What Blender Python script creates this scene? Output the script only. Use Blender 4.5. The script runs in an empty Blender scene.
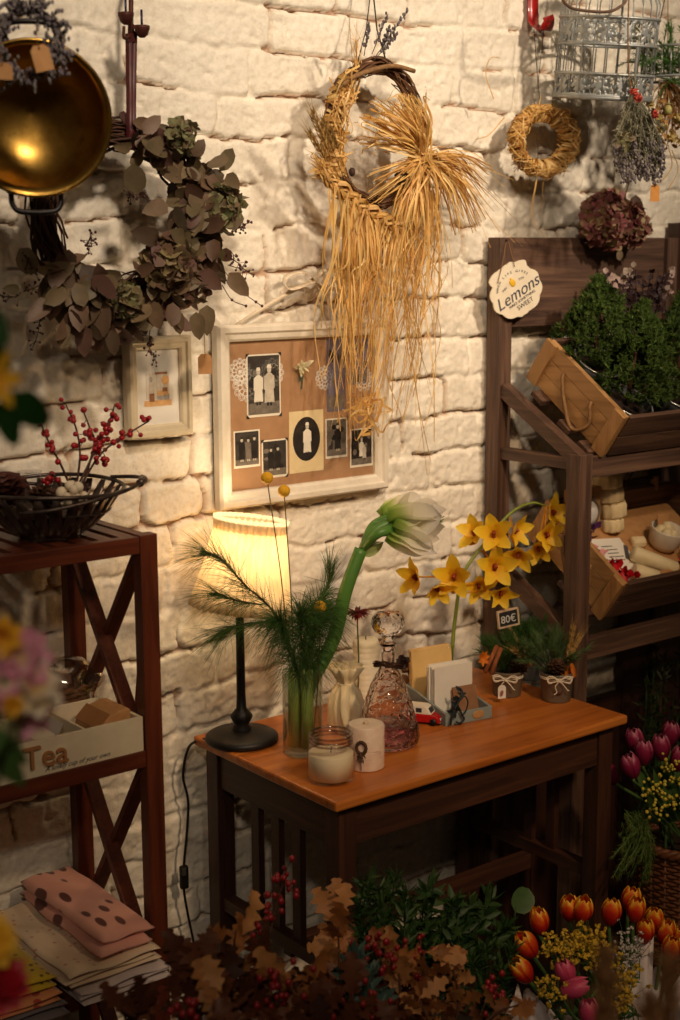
import bpy, math, random
import numpy as np
from mathutils import Vector, Matrix
V = Vector
PI = math.pi
sin, cos = math.sin, math.cos
R = random.Random(7)
SC = bpy.context.scene
COL = SC.collection

# ---------------------------------------------------------------- camera
F, YAW, PITCH, ROLL = 1443.2, .6681, .1774, -.0051
CAM = V((0, -2.1431, 1.6013))
_fw = V((sin(YAW)*cos(PITCH), cos(YAW)*cos(PITCH), -sin(PITCH)))
_r = V((cos(YAW), -sin(YAW), 0)); _u = _r.cross(_fw)
RT = _r*cos(ROLL) + _u*sin(ROLL); UP = -_r*sin(ROLL) + _u*cos(ROLL); FW = _fw

def at(px, py, **k):
    """the point of the place seen at (px, py) on a plane x=, y= or z="""
    d = FW + RT*((px-340)/F) + UP*((510-py)/F)
    a = 'xyz'.index(list(k)[0]); v = list(k.values())[0]
    return CAM + d*((v-CAM[a])/d[a])

# ---------------------------------------------------------------- colour, materials
def lin(c):
    c /= 255.0
    return c/12.92 if c <= .04045 else ((c+.055)/1.055)**2.4
def C(r, g, b): return (lin(r), lin(g), lin(b), 1)

class NT:
    def __init__(s, name):
        s.m = bpy.data.materials.new(name); s.m.use_nodes = True
        s.t = s.m.node_tree; s.n = s.t.nodes
        s.b = s.n['Principled BSDF']; s.out = s.n['Material Output']
    def N(s, typ, **k):
        n = s.n.new(typ)
        for a, v in k.items():
            if a in n.inputs: n.inputs[a].default_value = v
            else: setattr(n, a, v)
        return n
    def L(s, a, b): s.t.links.new(a, b)
    def set(s, **k):
        for a, v in k.items(): s.b.inputs[a.replace('_', ' ')].default_value = v
    def coords(s, scale=(1, 1, 1), which='Object'):
        tc = s.N('ShaderNodeTexCoord'); mp = s.N('ShaderNodeMapping')
        mp.inputs['Scale'].default_value = scale
        s.L(tc.outputs[which], mp.inputs['Vector']); return mp.outputs['Vector']
    def noise(s, vec, scale, detail=4, rough=.6, dist=0):
        n = s.N('ShaderNodeTexNoise'); n.inputs['Scale'].default_value = scale
        n.inputs['Detail'].default_value = detail; n.inputs['Roughness'].default_value = rough
        n.inputs['Distortion'].default_value = dist
        if vec is not None: s.L(vec, n.inputs['Vector'])
        return n.outputs['Fac']
    def ramp(s, fac, stops):
        r = s.N('ShaderNodeValToRGB'); e = r.color_ramp.elements
        while len(e) < len(stops): e.new(.5)
        for i, (p, c) in enumerate(stops): e[i].position = p; e[i].color = c
        s.L(fac, r.inputs['Fac']); return r.outputs['Color']
    def mix(s, fac, a, b, blend='MIX'):
        m = s.N('ShaderNodeMix', data_type='RGBA', blend_type=blend)
        for sock, v in ((m.inputs[0], fac), (m.inputs[6], a), (m.inputs[7], b)):
            if hasattr(v, 'links'): s.L(v, sock)
            else: sock.default_value = v
        return m.outputs[2]
    def bump(s, h, strength=.3, dist=.002):
        b = s.N('ShaderNodeBump'); b.inputs['Strength'].default_value = strength
        b.inputs['Distance'].default_value = dist
        s.L(h, b.inputs['Height']); s.L(b.outputs['Normal'], s.b.inputs['Normal'])
    def base(s, col): s.L(col, s.b.inputs['Base Color'])

def plain(name, c, c2=None, rough=.6, scale=30, metal=0, bump=0, spec=.5, coat=0, trans=0, ior=1.45):
    t = NT(name); c2 = c2 or tuple(x*.8 for x in c[:3])+(1,)
    v = t.coords(); f = t.noise(v, scale)
    t.base(t.ramp(f, [(.3, c), (.7, c2)]))
    t.set(Roughness=rough, Metallic=metal, Specular_IOR_Level=spec, Coat_Weight=coat, Transmission_Weight=trans, IOR=ior)
    if bump: t.bump(f, bump)
    return t.m

def leafy(name, cols, rough=.6, trans=.25, scale=60):
    """each leaf, petal or needle takes one of cols at random, with light passing through"""
    t = NT(name); g = t.N('ShaderNodeNewGeometry'); n = len(cols)
    c = t.ramp(g.outputs['Random Per Island'], [(i/max(1, n-1), x) for i, x in enumerate(cols)])
    f = t.noise(t.coords(), scale, 3)
    c = t.mix(.45, c, t.ramp(f, [(.3, (.45, .45, .45, 1)), (.7, (1, 1, 1, 1))]), 'MULTIPLY')
    t.base(c); t.set(Roughness=rough, Specular_IOR_Level=.3)
    if trans:
        tr = t.N('ShaderNodeBsdfTranslucent'); ms = t.N('ShaderNodeMixShader')
        t.L(c, tr.inputs['Color']); ms.inputs[0].default_value = trans
        t.L(t.b.outputs[0], ms.inputs[1]); t.L(tr.outputs[0], ms.inputs[2]); t.L(ms.outputs[0], t.out.inputs['Surface'])
    return t.m

def graded(name, stops, rough=.5, trans=.25, scale=90, vary=.35):
    """petal whose own colour changes from base (0) to tip (1)"""
    t = NT(name); a = t.N('ShaderNodeAttribute', attribute_name='grad')
    n = t.noise(t.coords(), scale, 3); ad = t.N('ShaderNodeMath', operation='MULTIPLY_ADD')
    ad.inputs[1].default_value = vary; ad.inputs[2].default_value = -vary/2; t.L(n, ad.inputs[0])
    su = t.N('ShaderNodeMath', operation='ADD'); t.L(a.outputs['Fac'], su.inputs[0]); t.L(ad.outputs[0], su.inputs[1])
    c = t.ramp(su.outputs[0], stops); t.base(c); t.set(Roughness=rough, Specular_IOR_Level=.35)
    if trans:
        tr = t.N('ShaderNodeBsdfTranslucent'); ms = t.N('ShaderNodeMixShader')
        t.L(c, tr.inputs['Color']); ms.inputs[0].default_value = trans
        t.L(t.b.outputs[0], ms.inputs[1]); t.L(tr.outputs[0], ms.inputs[2]); t.L(ms.outputs[0], t.out.inputs['Surface'])
    return t.m

def wood(name, cols, axis, rough=.5, grain=1.0, bump=.25):
    """grain runs along axis 0,1,2"""
    t = NT(name); sc = [55, 55, 55]; sc[axis] = 3
    g = t.N('ShaderNodeObjectInfo')
    tc = t.N('ShaderNodeTexCoord'); ad = t.N('ShaderNodeVectorMath', operation='ADD'); mp = t.N('ShaderNodeMapping')
    t.L(tc.outputs['Object'], ad.inputs[0])
    ml = t.N('ShaderNodeMath', operation='MULTIPLY'); ml.inputs[1].default_value = 7
    t.L(g.outputs['Random'], ml.inputs[0]); t.L(ml.outputs[0], ad.inputs[1])
    mp.inputs['Scale'].default_value = sc; t.L(ad.outputs[0], mp.inputs['Vector'])
    f = t.noise(mp.outputs['Vector'], grain, 6, .65, .8)
    big = t.noise(ad.outputs[0], 5, 2)
    c = t.ramp(f, [(.28, cols[0]), (.5, cols[1]), (.75, cols[2])])
    c = t.mix(.5, c, t.ramp(big, [(.3, (.55, .55, .55, 1)), (.7, (1, 1, 1, 1))]), 'MULTIPLY')
    t.base(c); t.set(Roughness=rough); t.bump(f, bump, .0015)
    return t.m

def glass(name, c=(1, 1, 1, 1), rough=.0, ior=1.45, bump=0, scale=60):
    t = NT(name); t.set(Base_Color=c, Roughness=rough, Transmission_Weight=1, IOR=ior)
    if bump:
        vo = t.N('ShaderNodeTexVoronoi'); vo.inputs['Scale'].default_value = scale
        t.L(t.coords(), vo.inputs['Vector']); t.bump(vo.outputs['Distance'], bump, .004)
    return t.m

# ---------------------------------------------------------------- mesh builder
def frame_from(d, up=V((0, 0, 1))):
    d = V(d).normalized(); up = V(up)
    if abs(d.dot(up.normalized())) > .97: up = V((1, 0, .13))
    s = d.cross(up).normalized(); return d, s, s.cross(d)

def bez(pts, n=8):
    """smooth curve through pts (Catmull-Rom)"""
    P = [V(p) for p in pts]
    if len(P) < 3: return [P[0].lerp(P[-1], i/n) for i in range(n+1)]
    out = []
    for i in range(len(P)-1):
        a = P[i-1] if i else P[0]*2-P[1]; b = P[i]; c = P[i+1]; d = P[i+2] if i+2 < len(P) else P[-1]*2-P[-2]
        for k in range(n):
            t = k/n
            out.append(.5*((2*b)+(c-a)*t+(2*a-5*b+4*c-d)*t*t+(3*b-a-3*c+d)*t*t*t))
    return out+[P[-1]]

OVATE = lambda t: math.sqrt(max(0, sin(PI*t**.8)))*(1-.25*t)
ROUND = lambda t: math.sqrt(max(0, 1-(2*t-1)**2))
LANCE = lambda t: max(0, sin(PI*t**.7))
PETAL = lambda t: math.sqrt(max(0, sin(PI*min(1, t*.97+.02)**1.5)))
def OAK(t): return .05 if t < .10 else (max(0, sin(PI*min(1, ((t-.08)/.92)*.90+.05)**1.25))**.75)*(.70+.30*cos(2*PI*(t*4.4-.25)))

class MB:
    def __init__(s): s.v = []; s.f = []; s.mi = []; s.sm = []; s.g = []
    def add(s, vs, fs, mi=0, sm=True, g=None):
        o = len(s.v); s.v += [V(p) for p in vs]; s.g += g or [0.]*len(vs)
        for f in fs: s.f.append([i+o for i in f]); s.mi.append(mi); s.sm.append(sm)
    def box(s, c, size, M=None, mi=0):
        c = V(c); h = V(size)/2
        vs = [V((x*h.x, y*h.y, z*h.z)) for z in (-1, 1) for y in (-1, 1) for x in (-1, 1)]
        if M is not None: vs = [M @ p for p in vs]
        s.add([p+c for p in vs], [(0, 2, 3, 1), (4, 5, 7, 6), (0, 1, 5, 4), (2, 6, 7, 3), (0, 4, 6, 2), (1, 3, 7, 5)], mi, False)
    def bx(s, a, b, mi=0):
        a, b = V(a), V(b); s.box((a+b)/2, (abs(b.x-a.x), abs(b.y-a.y), abs(b.z-a.z)), None, mi)
    def bar(s, a, b, w, h, up=(0, 0, 1), mi=0):
        a, b = V(a), V(b); d, sd, u = frame_from(b-a, up)
        s.box((a+b)/2, ((b-a).length, w, h), Matrix((d, sd, u)).transposed(), mi)
    def tube(s, pts, r, n=6, mi=0, cap=True, closed=False):
        P = [V(p) for p in pts]; m = len(P)
        rr = r if callable(r) else ((lambda t: r[min(len(r)-1, int(t*(len(r)-1)+.5))]) if isinstance(r, (list, tuple)) else (lambda t: r))
        vs = []; u = None
        for i, p in enumerate(P):
            if closed: d = P[(i+1) % m]-P[i-1]
            else: d = P[min(i+1, m-1)]-P[max(i-1, 0)]
            if d.length < 1e-9: d = V((0, 0, 1))
            d.normalize()
            if u is None: _, _, u = frame_from(d)
            u = (u-d*u.dot(d))
            if u.length < 1e-6: _, _, u = frame_from(d)
            u.normalize(); w = d.cross(u); q = rr(i/max(1, m-1))
            vs += [p+(u*cos(2*PI*k/n)+w*sin(2*PI*k/n))*q for k in range(n)]
        fs = []
        for i in range(m if closed else m-1):
            j = (i+1) % m
            for k in range(n): fs.append((i*n+k, i*n+(k+1) % n, j*n+(k+1) % n, j*n+k))
        if cap and not closed: fs.append(tuple(range(n))[::-1]); fs.append(tuple((m-1)*n+k for k in range(n)))
        s.add(vs, fs, mi, True)
    def lathe(s, prof, c=(0, 0, 0), n=28, M=None, mi=0, rfun=None, sm=True):
        c = V(c); vs = []; fs = []; m = len(prof)
        for r, z in prof:
            for k in range(n):
                a = 2*PI*k/n; q = r*(rfun(a, z) if rfun else 1); p = V((q*cos(a), q*sin(a), z))
                vs.append((M @ p if M is not None else p)+c)
        for i in range(m-1):
            for k in range(n): fs.append((i*n+k, i*n+(k+1) % n, (i+1)*n+(k+1) % n, (i+1)*n+k))
        if prof[0][0] > 1e-6 and prof[0][0] < 1e-3 or prof[0][0] == 0: pass
        s.add(vs, fs, mi, sm)
    def disc(s, c, r, nrm=(0, 0, 1), n=24, mi=0):
        d, a, b = frame_from(nrm); c = V(c)
        s.add([c+(a*cos(2*PI*k/n)+b*sin(2*PI*k/n))*r for k in range(n)], [tuple(range(n))[::-1]], mi, False)
    def ell(s, c, r, M=None, nu=10, nv=7, mi=0, fun=None):
        c = V(c); vs = []; fs = []
        if not hasattr(r, '__len__'): r = (r, r, r)
        for i in range(nv+1):
            th = PI*i/nv
            for k in range(nu):
                a = 2*PI*k/nu; p = V((sin(th)*cos(a)*r[0], sin(th)*sin(a)*r[1], -cos(th)*r[2]))
                if fun: p = p*fun(p)
                vs.append((M @ p if M is not None else p)+c)
        for i in range(nv):
            for k in range(nu): fs.append((i*nu+k, i*nu+(k+1) % nu, (i+1)*nu+(k+1) % nu, (i+1)*nu+k))
        s.add(vs, fs, mi, True)
    def leaf(s, base, d, up, L, W, prof=OVATE, bend=0., cup=.15, n=6, mi=0, twist=0., wave=0.):
        """a blade from base along d; up = its upper side; bend curls the tip down"""
        d, sd, u = frame_from(d, up); p = V(base); vs = []; fs = []; gg = []; dd = d.copy(); uu = u.copy(); ph = R.random()*6
        for i in range(n+1):
            t = i/n; w = W*.5*max(.02, prof(t)); a = twist*t
            s2 = sd*cos(a)+uu*sin(a); u2 = uu*cos(a)-sd*sin(a)
            k = wave*sin(t*11+ph)*W
            vs += [p-s2*w+u2*(w*cup*2+k), p.copy(), p+s2*w+u2*(w*cup*2-k)]
            gg += [t, t, t]
            rot = Matrix.Rotation(-bend/n, 3, sd); dd = rot @ dd; uu = rot @ uu
            p = p+dd*(L/n)
        for i in range(n):
            o = i*3; fs += [(o, o+1, o+4, o+3), (o+1, o+2, o+5, o+4)]
        s.add(vs, fs, mi, True, gg); return p
    def ribbon(s, pts, w, up=(0, 0, 1), mi=0, twist=0.):
        P = [V(p) for p in pts]; vs = []; fs = []; m = len(P); U = V(up)
        for i, p in enumerate(P):
            d = (P[min(i+1, m-1)]-P[max(i-1, 0)]).normalized()
            sd = d.cross(U)
            sd = sd.normalized() if sd.length > 1e-4 else V((1, 0, 0))
            if twist: sd = Matrix.Rotation(twist*i/m, 3, d) @ sd
            q = w(i/(m-1)) if callable(w) else w
            vs += [p-sd*q/2, p+sd*q/2]
        for i in range(m-1): fs.append((2*i, 2*i+1, 2*i+3, 2*i+2))
        s.add(vs, fs, mi, True)
    def poly(s, pts, th, nrm, mi=0):
        """extruded flat outline, pts in order, th thick along nrm"""
        P = [V(p) for p in pts]; n = len(P); o = V(nrm)*th
        fs = [tuple(range(n)), tuple(range(n, 2*n))[::-1]]+[(i, i+n, (i+1) % n+n, (i+1) % n) for i in range(n)]
        s.add(P+[p+o for p in P], fs, mi, False)

ORG = {}
def _mats(o, m):
    for x in (m if isinstance(m, (list, tuple)) else [m]): o.data.materials.append(x)

def build(mb, name, mat, parent=None, bevel=0, sub=0, solid=0, local=False, org=None, smooth=None):
    """ONE mesh object. With a parent the vertices are given in world space unless local."""
    me = bpy.data.meshes.new(name); vs = mb.v
    if parent is not None: o0 = V((0, 0, 0)) if local else ORG[parent]
    elif local: o0 = V((0, 0, 0))
    elif org is not None: o0 = V(org)
    else:
        xs = [p.x for p in vs]; ys = [p.y for p in vs]; zs = [p.z for p in vs]
        o0 = V(((min(xs)+max(xs))/2, (min(ys)+max(ys))/2, min(zs)))
    me.from_pydata([tuple(p-o0) for p in vs], [], mb.f)
    me.polygons.foreach_set('use_smooth', mb.sm if smooth is None else [smooth]*len(mb.f))
    o = bpy.data.objects.new(name, me); _mats(o, mat)
    if len(o.data.materials) > 1: me.polygons.foreach_set('material_index', mb.mi)
    if any(mb.g): me.attributes.new('grad', 'FLOAT', 'POINT').data.foreach_set('value', mb.g)
    me.update(); COL.objects.link(o)
    if parent is not None: o.parent = parent; ORG[o] = ORG[parent] if not local else V((0, 0, 0))
    else: o.location = o0; ORG[o] = o0
    if bevel:
        b = o.modifiers.new('Bevel', 'BEVEL'); b.width = bevel; b.segments = 2; b.limit_method = 'ANGLE'; b.harden_normals = False
    if solid:
        b = o.modifiers.new('Solid', 'SOLIDIFY'); b.thickness = solid; b.offset = 0
    if sub:
        b = o.modifiers.new('Sub', 'SUBSURF'); b.levels = sub; b.render_levels = sub
    return o

def tag(o, label, cat, group=None, kind=None):
    o['label'] = label; o['category'] = cat
    if group: o['group'] = group
    if kind: o['kind'] = kind
    return o
def thing(name, label, cat, loc=(0, 0, 0), rz=0, group=None):
    o = bpy.data.objects.new(name, None); COL.objects.link(o); o.empty_display_size = .05
    o.location = loc; o.rotation_euler = (0, 0, rz); ORG[o] = V(loc)
    return tag(o, label, cat, group)
def struct(o): o['kind'] = 'structure'; return o
def copy_tree(o, parent=None):
    c = o.copy(); COL.objects.link(c)
    if parent is not None: c.parent = parent
    for ch in list(o.children): copy_tree(ch, c)
    return c
def text_mesh(body, size, M, mat, name, parent, ext=.0003, shear=0, align='CENTER', local=False):
    cu = bpy.data.curves.new(name, 'FONT'); cu.body = body; cu.size = size; cu.extrude = ext; cu.shear = shear
    cu.align_x = align; cu.align_y = 'CENTER'; cu.resolution_u = 3
    o = bpy.data.objects.new(name, cu); COL.objects.link(o)
    dg = bpy.context.evaluated_depsgraph_get(); me = bpy.data.meshes.new_from_object(o.evaluated_get(dg))
    bpy.data.objects.remove(o); bpy.data.curves.remove(cu)
    me.name = name; M2 = Matrix.Translation(-(V((0, 0, 0)) if local else ORG[parent])) @ M; me.transform(M2)
    ob = bpy.data.objects.new(name, me); me.materials.clear(); me.materials.append(mat); COL.objects.link(ob)
    ob.parent = parent; ORG[ob] = ORG[parent]
    return ob
def axes(o, x, y, z):
    M = Matrix((V(x), V(y), V(z))).transposed().to_4x4(); M.translation = V(o); return M
def rnd(a, b): return R.uniform(a, b)
def rv(k=1.): return V((R.gauss(0, 1), R.gauss(0, 1), R.gauss(0, 1)))*k
def needles(mb, pts, L, r, per=6, spread=.9, mi=0, droop=0, start=0.):
    """pine needles around a twig"""
    m = len(pts)
    for i in range(1, m):
        if i/m < start: continue
        d = (pts[i]-pts[i-1]).normalized()
        for k in range(per):
            q = (d+rv(.5)*spread+V((0, 0, -droop))).normalized(); l = L*rnd(.7, 1.1)
            p = pts[i-1].lerp(pts[i], R.random()); e = p+q*l+V((0, 0, -droop*l*.4))
            mid = p+q*l*.55
            mb.tube([p, mid, e], lambda t: r*(1-.75*t), 3, mi, False)
# ================================================================ the setting
def brick_wall():
    rng = np.random.default_rng(3)
    xs = np.concatenate([np.arange(-.6, .72, .06), np.arange(.72, 3.02, .004), np.arange(3.04, 4.2, .06)])
    zs = np.concatenate([np.arange(0, .22, .03), np.arange(.22, 2.3, .004), np.arange(2.32, 2.8, .04)])
    X, Z = np.meshgrid(xs, zs)
    def vn(X, Z, s, seed):
        r = np.random.default_rng(seed); G = r.random((256, 256)); u = X*s+50; v = Z*s+50
        i = np.floor(u).astype(int); j = np.floor(v).astype(int); a = u-i; b = v-j; a = a*a*(3-2*a); b = b*b*(3-2*b)
        g = lambda p, q: G[p % 256, q % 256]
        return (g(i, j)*(1-a)+g(i+1, j)*a)*(1-b)+(g(i, j+1)*(1-a)+g(i+1, j+1)*a)*b-.5
    def fbm(X, Z, s, seed, o=4): return sum(vn(X, Z, s*2**k, seed+k)*.55**k for k in range(o))
    Xw = X+fbm(X, Z, 9, 10, 3)*.014+fbm(X, Z, 40, 17, 2)*.007; Zw = Z+fbm(X, Z, 4, 20, 3)*.022+fbm(X, Z, 45, 23, 2)*.007
    H = np.zeros_like(X); z0 = 1.952; P = .075
    row = np.floor((z0-Zw)/P).astype(int); vloc = (z0-Zw)/P-row
    edge = np.zeros_like(X); off = np.zeros_like(X)
    for k in np.unique(row):
        m = row == k; x = -1.2+rng.random()*.2; cuts = [x]; kind = k % 2
        while x < 4.6:
            w = (rng.choice([.118, .17, .24]) if kind == 0 else rng.choice([.235, .25, .12], p=[.5, .42, .08]))
            x += w*rng.uniform(.94, 1.06); cuts.append(x)
        cuts = np.array(cuts); idx = np.clip(np.searchsorted(cuts, Xw[m])-1, 0, len(cuts)-2)
        dx = np.minimum(Xw[m]-cuts[idx], cuts[idx+1]-Xw[m]); dz = np.minimum(vloc[m], 1-vloc[m])*P
        rr = .016; qx = np.maximum(rr-dx, 0); qz = np.maximum(rr-dz, 0)
        edge[m] = rr-np.sqrt(qx**2+qz**2)
        o = rng.uniform(-.0022, .0022, len(cuts)); tx = rng.uniform(-.03, .03, len(cuts)); tz = rng.uniform(-.05, .05, len(cuts))
        off[m] = o[idx]+tx[idx]*(Xw[m]-cuts[idx]-.08)*.6+tz[idx]*(vloc[m]-.5)*P
    t = np.clip((edge-.0008)/.0062, 0, 1); t = t*t*(3-2*t)
    H = off*t-.0062*(1-t)*(1+1.4*fbm(X, Z, 12, 33, 2))
    rid = fbm(X+.3*fbm(X, Z, 20, 81, 2)*.05, Z, 34, 80, 3); H += fbm(X, Z, 14, 40, 3)*.0030*(.3+.7*t)-np.abs(rid)*.0042+fbm(X, Z, 110, 50, 3)*.0018
    pit = fbm(X, Z, 60, 60, 3); H -= np.clip(pit-.27, 0, 1)*.012
    crack = (edge < .0026) & (fbm(X, Z, 7, 70, 3) > .04); H -= crack*.010
    H = np.clip(H, -.03, .009)
    nx, nz = len(xs), len(zs); n = nx*nz
    co = np.empty((n+4, 3), np.float32); co[:n, 0] = X.ravel(); co[:n, 1] = -H.ravel(); co[:n, 2] = Z.ravel()
    co[n:] = [(xs[0], .12, zs[0]), (xs[-1], .12, zs[0]), (xs[-1], .12, zs[-1]), (xs[0], .12, zs[-1])]
    I = np.arange(n).reshape(nz, nx)
    q = np.stack([I[:-1, :-1], I[:-1, 1:], I[1:, 1:], I[1:, :-1]], -1).reshape(-1, 4)
    q = np.vstack([q, [[n, n+3, n+2, n+1], [n, I[0, 0], I[-1, 0], n+3], [I[0, -1], n+1, n+2, I[-1, -1]]]])
    me = bpy.data.meshes.new('wall_back'); me.vertices.add(n+4); me.vertices.foreach_set('co', co.ravel())
    me.loops.add(q.size); me.loops.foreach_set('vertex_index', q.ravel().astype(np.int32))
    me.polygons.add(len(q)); me.polygons.foreach_set('loop_start', np.arange(0, q.size, 4, dtype=np.int32))
    me.polygons.foreach_set('use_smooth', np.ones(len(q), bool)); me.update(calc_edges=True); me.validate()
    t = NT('painted_brick'); v = t.coords()
    f = t.noise(v, 7, 5); f2 = t.noise(v, 120, 4)
    c = t.ramp(f, [(.3, C(228, 218, 200)), (.7, C(240, 232, 216))])
    c = t.mix(.5, c, t.ramp(f2, [(.25, (.72, .66, .56, 1)), (.55, (1, 1, 1, 1))]), 'MULTIPLY')
    a = t.N('ShaderNodeAttribute', attribute_name='bare'); mu = t.N('ShaderNodeMath', operation='MULTIPLY'); mu.inputs[1].default_value = .75; t.L(a.outputs['Fac'], mu.inputs[0])
    c = t.mix(mu.outputs[0], c, C(150, 104, 66))       # bare mortar where the paint has cracked
    t.base(c); t.set(Roughness=.55, Specular_IOR_Level=.35); t.bump(f2, .5, .003)
    at_ = me.attributes.new('bare', 'FLOAT', 'POINT'); at_.data.foreach_set('value', np.concatenate([crack.ravel().astype(np.float32), np.zeros(4, np.float32)]))
    me.materials.append(t.m)
    o = bpy.data.objects.new('wall_back', me); COL.objects.link(o); struct(o)
brick_wall()
t = NT('floor_concrete'); t.base(t.ramp(t.noise(t.coords(), 6, 6), [(.3, C(34, 27, 22)), (.7, C(48, 40, 33))])); t.set(Roughness=.7)
m = MB(); m.bx((-2.4, -5, -.1), (4.6, .12, 0)); struct(build(m, 'floor', t.m))

DARKC = [C(38, 22, 15), C(66, 38, 26), C(88, 52, 34)]
WX, WY, WZ = (wood('walnut_wood_%s' % 'xyz'[a], DARKC, a) for a in range(3))
REDC = [C(70, 30, 18), C(104, 48, 28), C(128, 64, 38)]
RX, RY, RZ = (wood('mahogany_wood_%s' % 'xyz'[a], REDC, a, .4) for a in range(3))
RUSC = [C(52, 34, 26), C(92, 66, 52), C(130, 98, 76)]
UX, UY, UZ = (wood('weathered_wood_%s' % 'xyz'[a], RUSC, a, .6, 1., .5) for a in range(3))
PINC = [C(140, 98, 56), C(186, 140, 88), C(206, 162, 106)]
PX, PY, PZ = (wood('pine_wood_%s' % 'xyz'[a], PINC, a, .55, .8, .3) for a in range(3))
OAKX = wood('oiled_table_wood', [C(140, 70, 24), C(192, 110, 44), C(214, 136, 62)], 0, .32, .6, .15)

# ================================================================ wooden table
tb = thing('side_table', 'small dark wooden table with orange-brown oiled top standing against the brick wall', 'table', (1.667, -.25, 0))
x0, x1, y0, y1, zt = 1.322, 2.013, -.454, -.04, .75
m = MB(); m.bx((x0, y0, zt-.017), (x1, y1, zt)); o = build(m, 'tabletop', OAKX, tb, bevel=.004); o['label'] = 'orange-brown oiled tabletop'
lx0, lx1, ly0, ly1, lw = 1.342, 1.993, -.436, -.05, .036
for (x, y) in ((lx0, ly0), (lx1-lw, ly0), (lx0, ly1-lw), (lx1-lw, ly1-lw)):
    m = MB(); m.bx((x, y, 0), (x+lw, y+lw, zt-.017)); build(m, 'leg', WZ, tb, bevel=.002)
za, zb = zt-.092, zt-.017
for a, b, w in (((lx0+lw, ly0+.006, za), (lx1-lw, ly0+.024, zb), WX), ((lx0+lw, ly1-.024, za), (lx1-lw, ly1-.006, zb), WX),
                ((lx0+.006, ly0+lw, za), (lx0+.024, ly1-lw, zb), WY), ((lx1-.024, ly0+lw, za), (lx1-.006, ly1-lw, zb), WY)):
    m = MB(); m.bx(a, b); build(m, 'apron', w, tb, bevel=.001)
for x in (lx0, lx1-lw):
    m = MB(); m.bx((x+.006, ly0+lw, .425), (x+.03, ly1-lw, .450)); build(m, 'side_rail', WY, tb, bevel=.001)
    for y in (-.185, -.245, -.305):
        m = MB(); m.bx((x+.011, y-.011, .450), (x+.023, y+.011, za)); build(m, 'slat', WZ, tb)
m = MB(); m.bx((lx0+.03, -.262, .395), (lx1-.03, -.238, .425)); build(m, 'stretcher', WX, tb, bevel=.001)

# ================================================================ left rack
rk = thing('shelf_rack', 'reddish-brown wooden rack with slatted shelves and crossed side braces at the left', 'shelf', (.8, -.16, 0))
rx0, rx1, ry0, ry1, rz = .47, 1.112, -.287, -.025, 1.182
pw, pd = .030, .024
for x in (rx0, rx1-pw):
    for y in (ry0, ry1-pd):
        m = MB(); m.bx((x, y, 0), (x+pw, y+pd, rz)); build(m, 'post', RZ, rk, bevel=.0015)
for zl in (rz-.002, .843, .482, .12):
    for y in (ry0+.002, ry1-.02):
        m = MB(); m.bx((rx0+pw, y, zl-.026), (rx1-pw, y+.018, zl)); build(m, 'shelf_rail', RX, rk, bevel=.001)
    for x in (rx0+.006, rx1-.024):
        m = MB(); m.bx((x, ry0+pd, zl-.024), (x+.018, ry1-pd, zl)); build(m, 'end_rail', RY, rk, bevel=.001)
    n = 17
    for i in range(n):
        x = rx0+pw+.012+(rx1-rx0-2*pw-.024)*i/(n-1)
        m = MB(); m.bx((x-.011, ry0+.02, zl-.008), (x+.011, ry1-.02, zl-.0005)); build(m, 'shelf_slat', RY, rk)
for (zu, zl_) in ((rz-.03, .85), (.812, .49), (.45, .13)):
    for k, x in enumerate((rx1-.021, rx0+.021)):
        for s, dx in ((1, .003), (-1, -.003)):
            ya, yb = (ry0+pd, ry1-pd) if s > 0 else (ry1-pd, ry0+pd)
            m = MB(); m.bar((x+dx*2, ya, zu), (x+dx*2, yb, zl_), .010, .024, (1, 0, 0)); build(m, 'cross_brace', RY, rk)
m = MB(); m.bar((1.106, -.250, 1.05), (1.103, -.225, .89), .003, .012, (0, 1, 0)); o = build(m, 'hinge_bar', plain('red_enamel', C(110, 22, 22), rough=.35), rk); o['label'] = 'dark red flat bar'

# ================================================================ right display stand
ds = thing('display_stand', 'tall weathered wooden display stand with sloping crate shelves at the right', 'display stand', (2.36, -.16, 0))
sx0, sx1, pw = 2.066, 2.62, .036
for x in (sx0, sx1-pw):
    m = MB(); m.bx((x, -.046, 0), (x+pw, -.010, 1.627)); build(m, 'rear_post', UZ, ds, bevel=.0015)
    m = MB(); m.bx((x, -.272, 0), (x+pw, -.236, 1.212)); build(m, 'front_post', UZ, ds, bevel=.0015)
m = MB(); m.bx((sx0+pw, -.036, 1.447), (sx1-pw, -.016, 1.627)); build(m, 'header_board', UX, ds, bevel=.0015)
for (zr, zf, lo) in ((1.338, 1.209, 1.192), (.966, .842, .82)):
    for x in (sx0+.006, sx1-pw+.006):
        m = MB(); m.bar((x+.012, -.044, zr-.015), (x+.012, -.262, zf-.013), .024, .028, (0, 0, 1)); build(m, 'sloping_rail', UY, ds, bevel=.001)
        m = MB(); m.bx((x+.002, -.236, lo-.012), (x+.022, -.046, lo+.012)); build(m, 'side_rail', UY, ds, bevel=.001)
    m = MB(); m.bx((sx0+pw, -.270, zf-.044), (sx1-pw, -.246, zf-.002)); build(m, 'front_rail', UX, ds, bevel=.0015)

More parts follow.
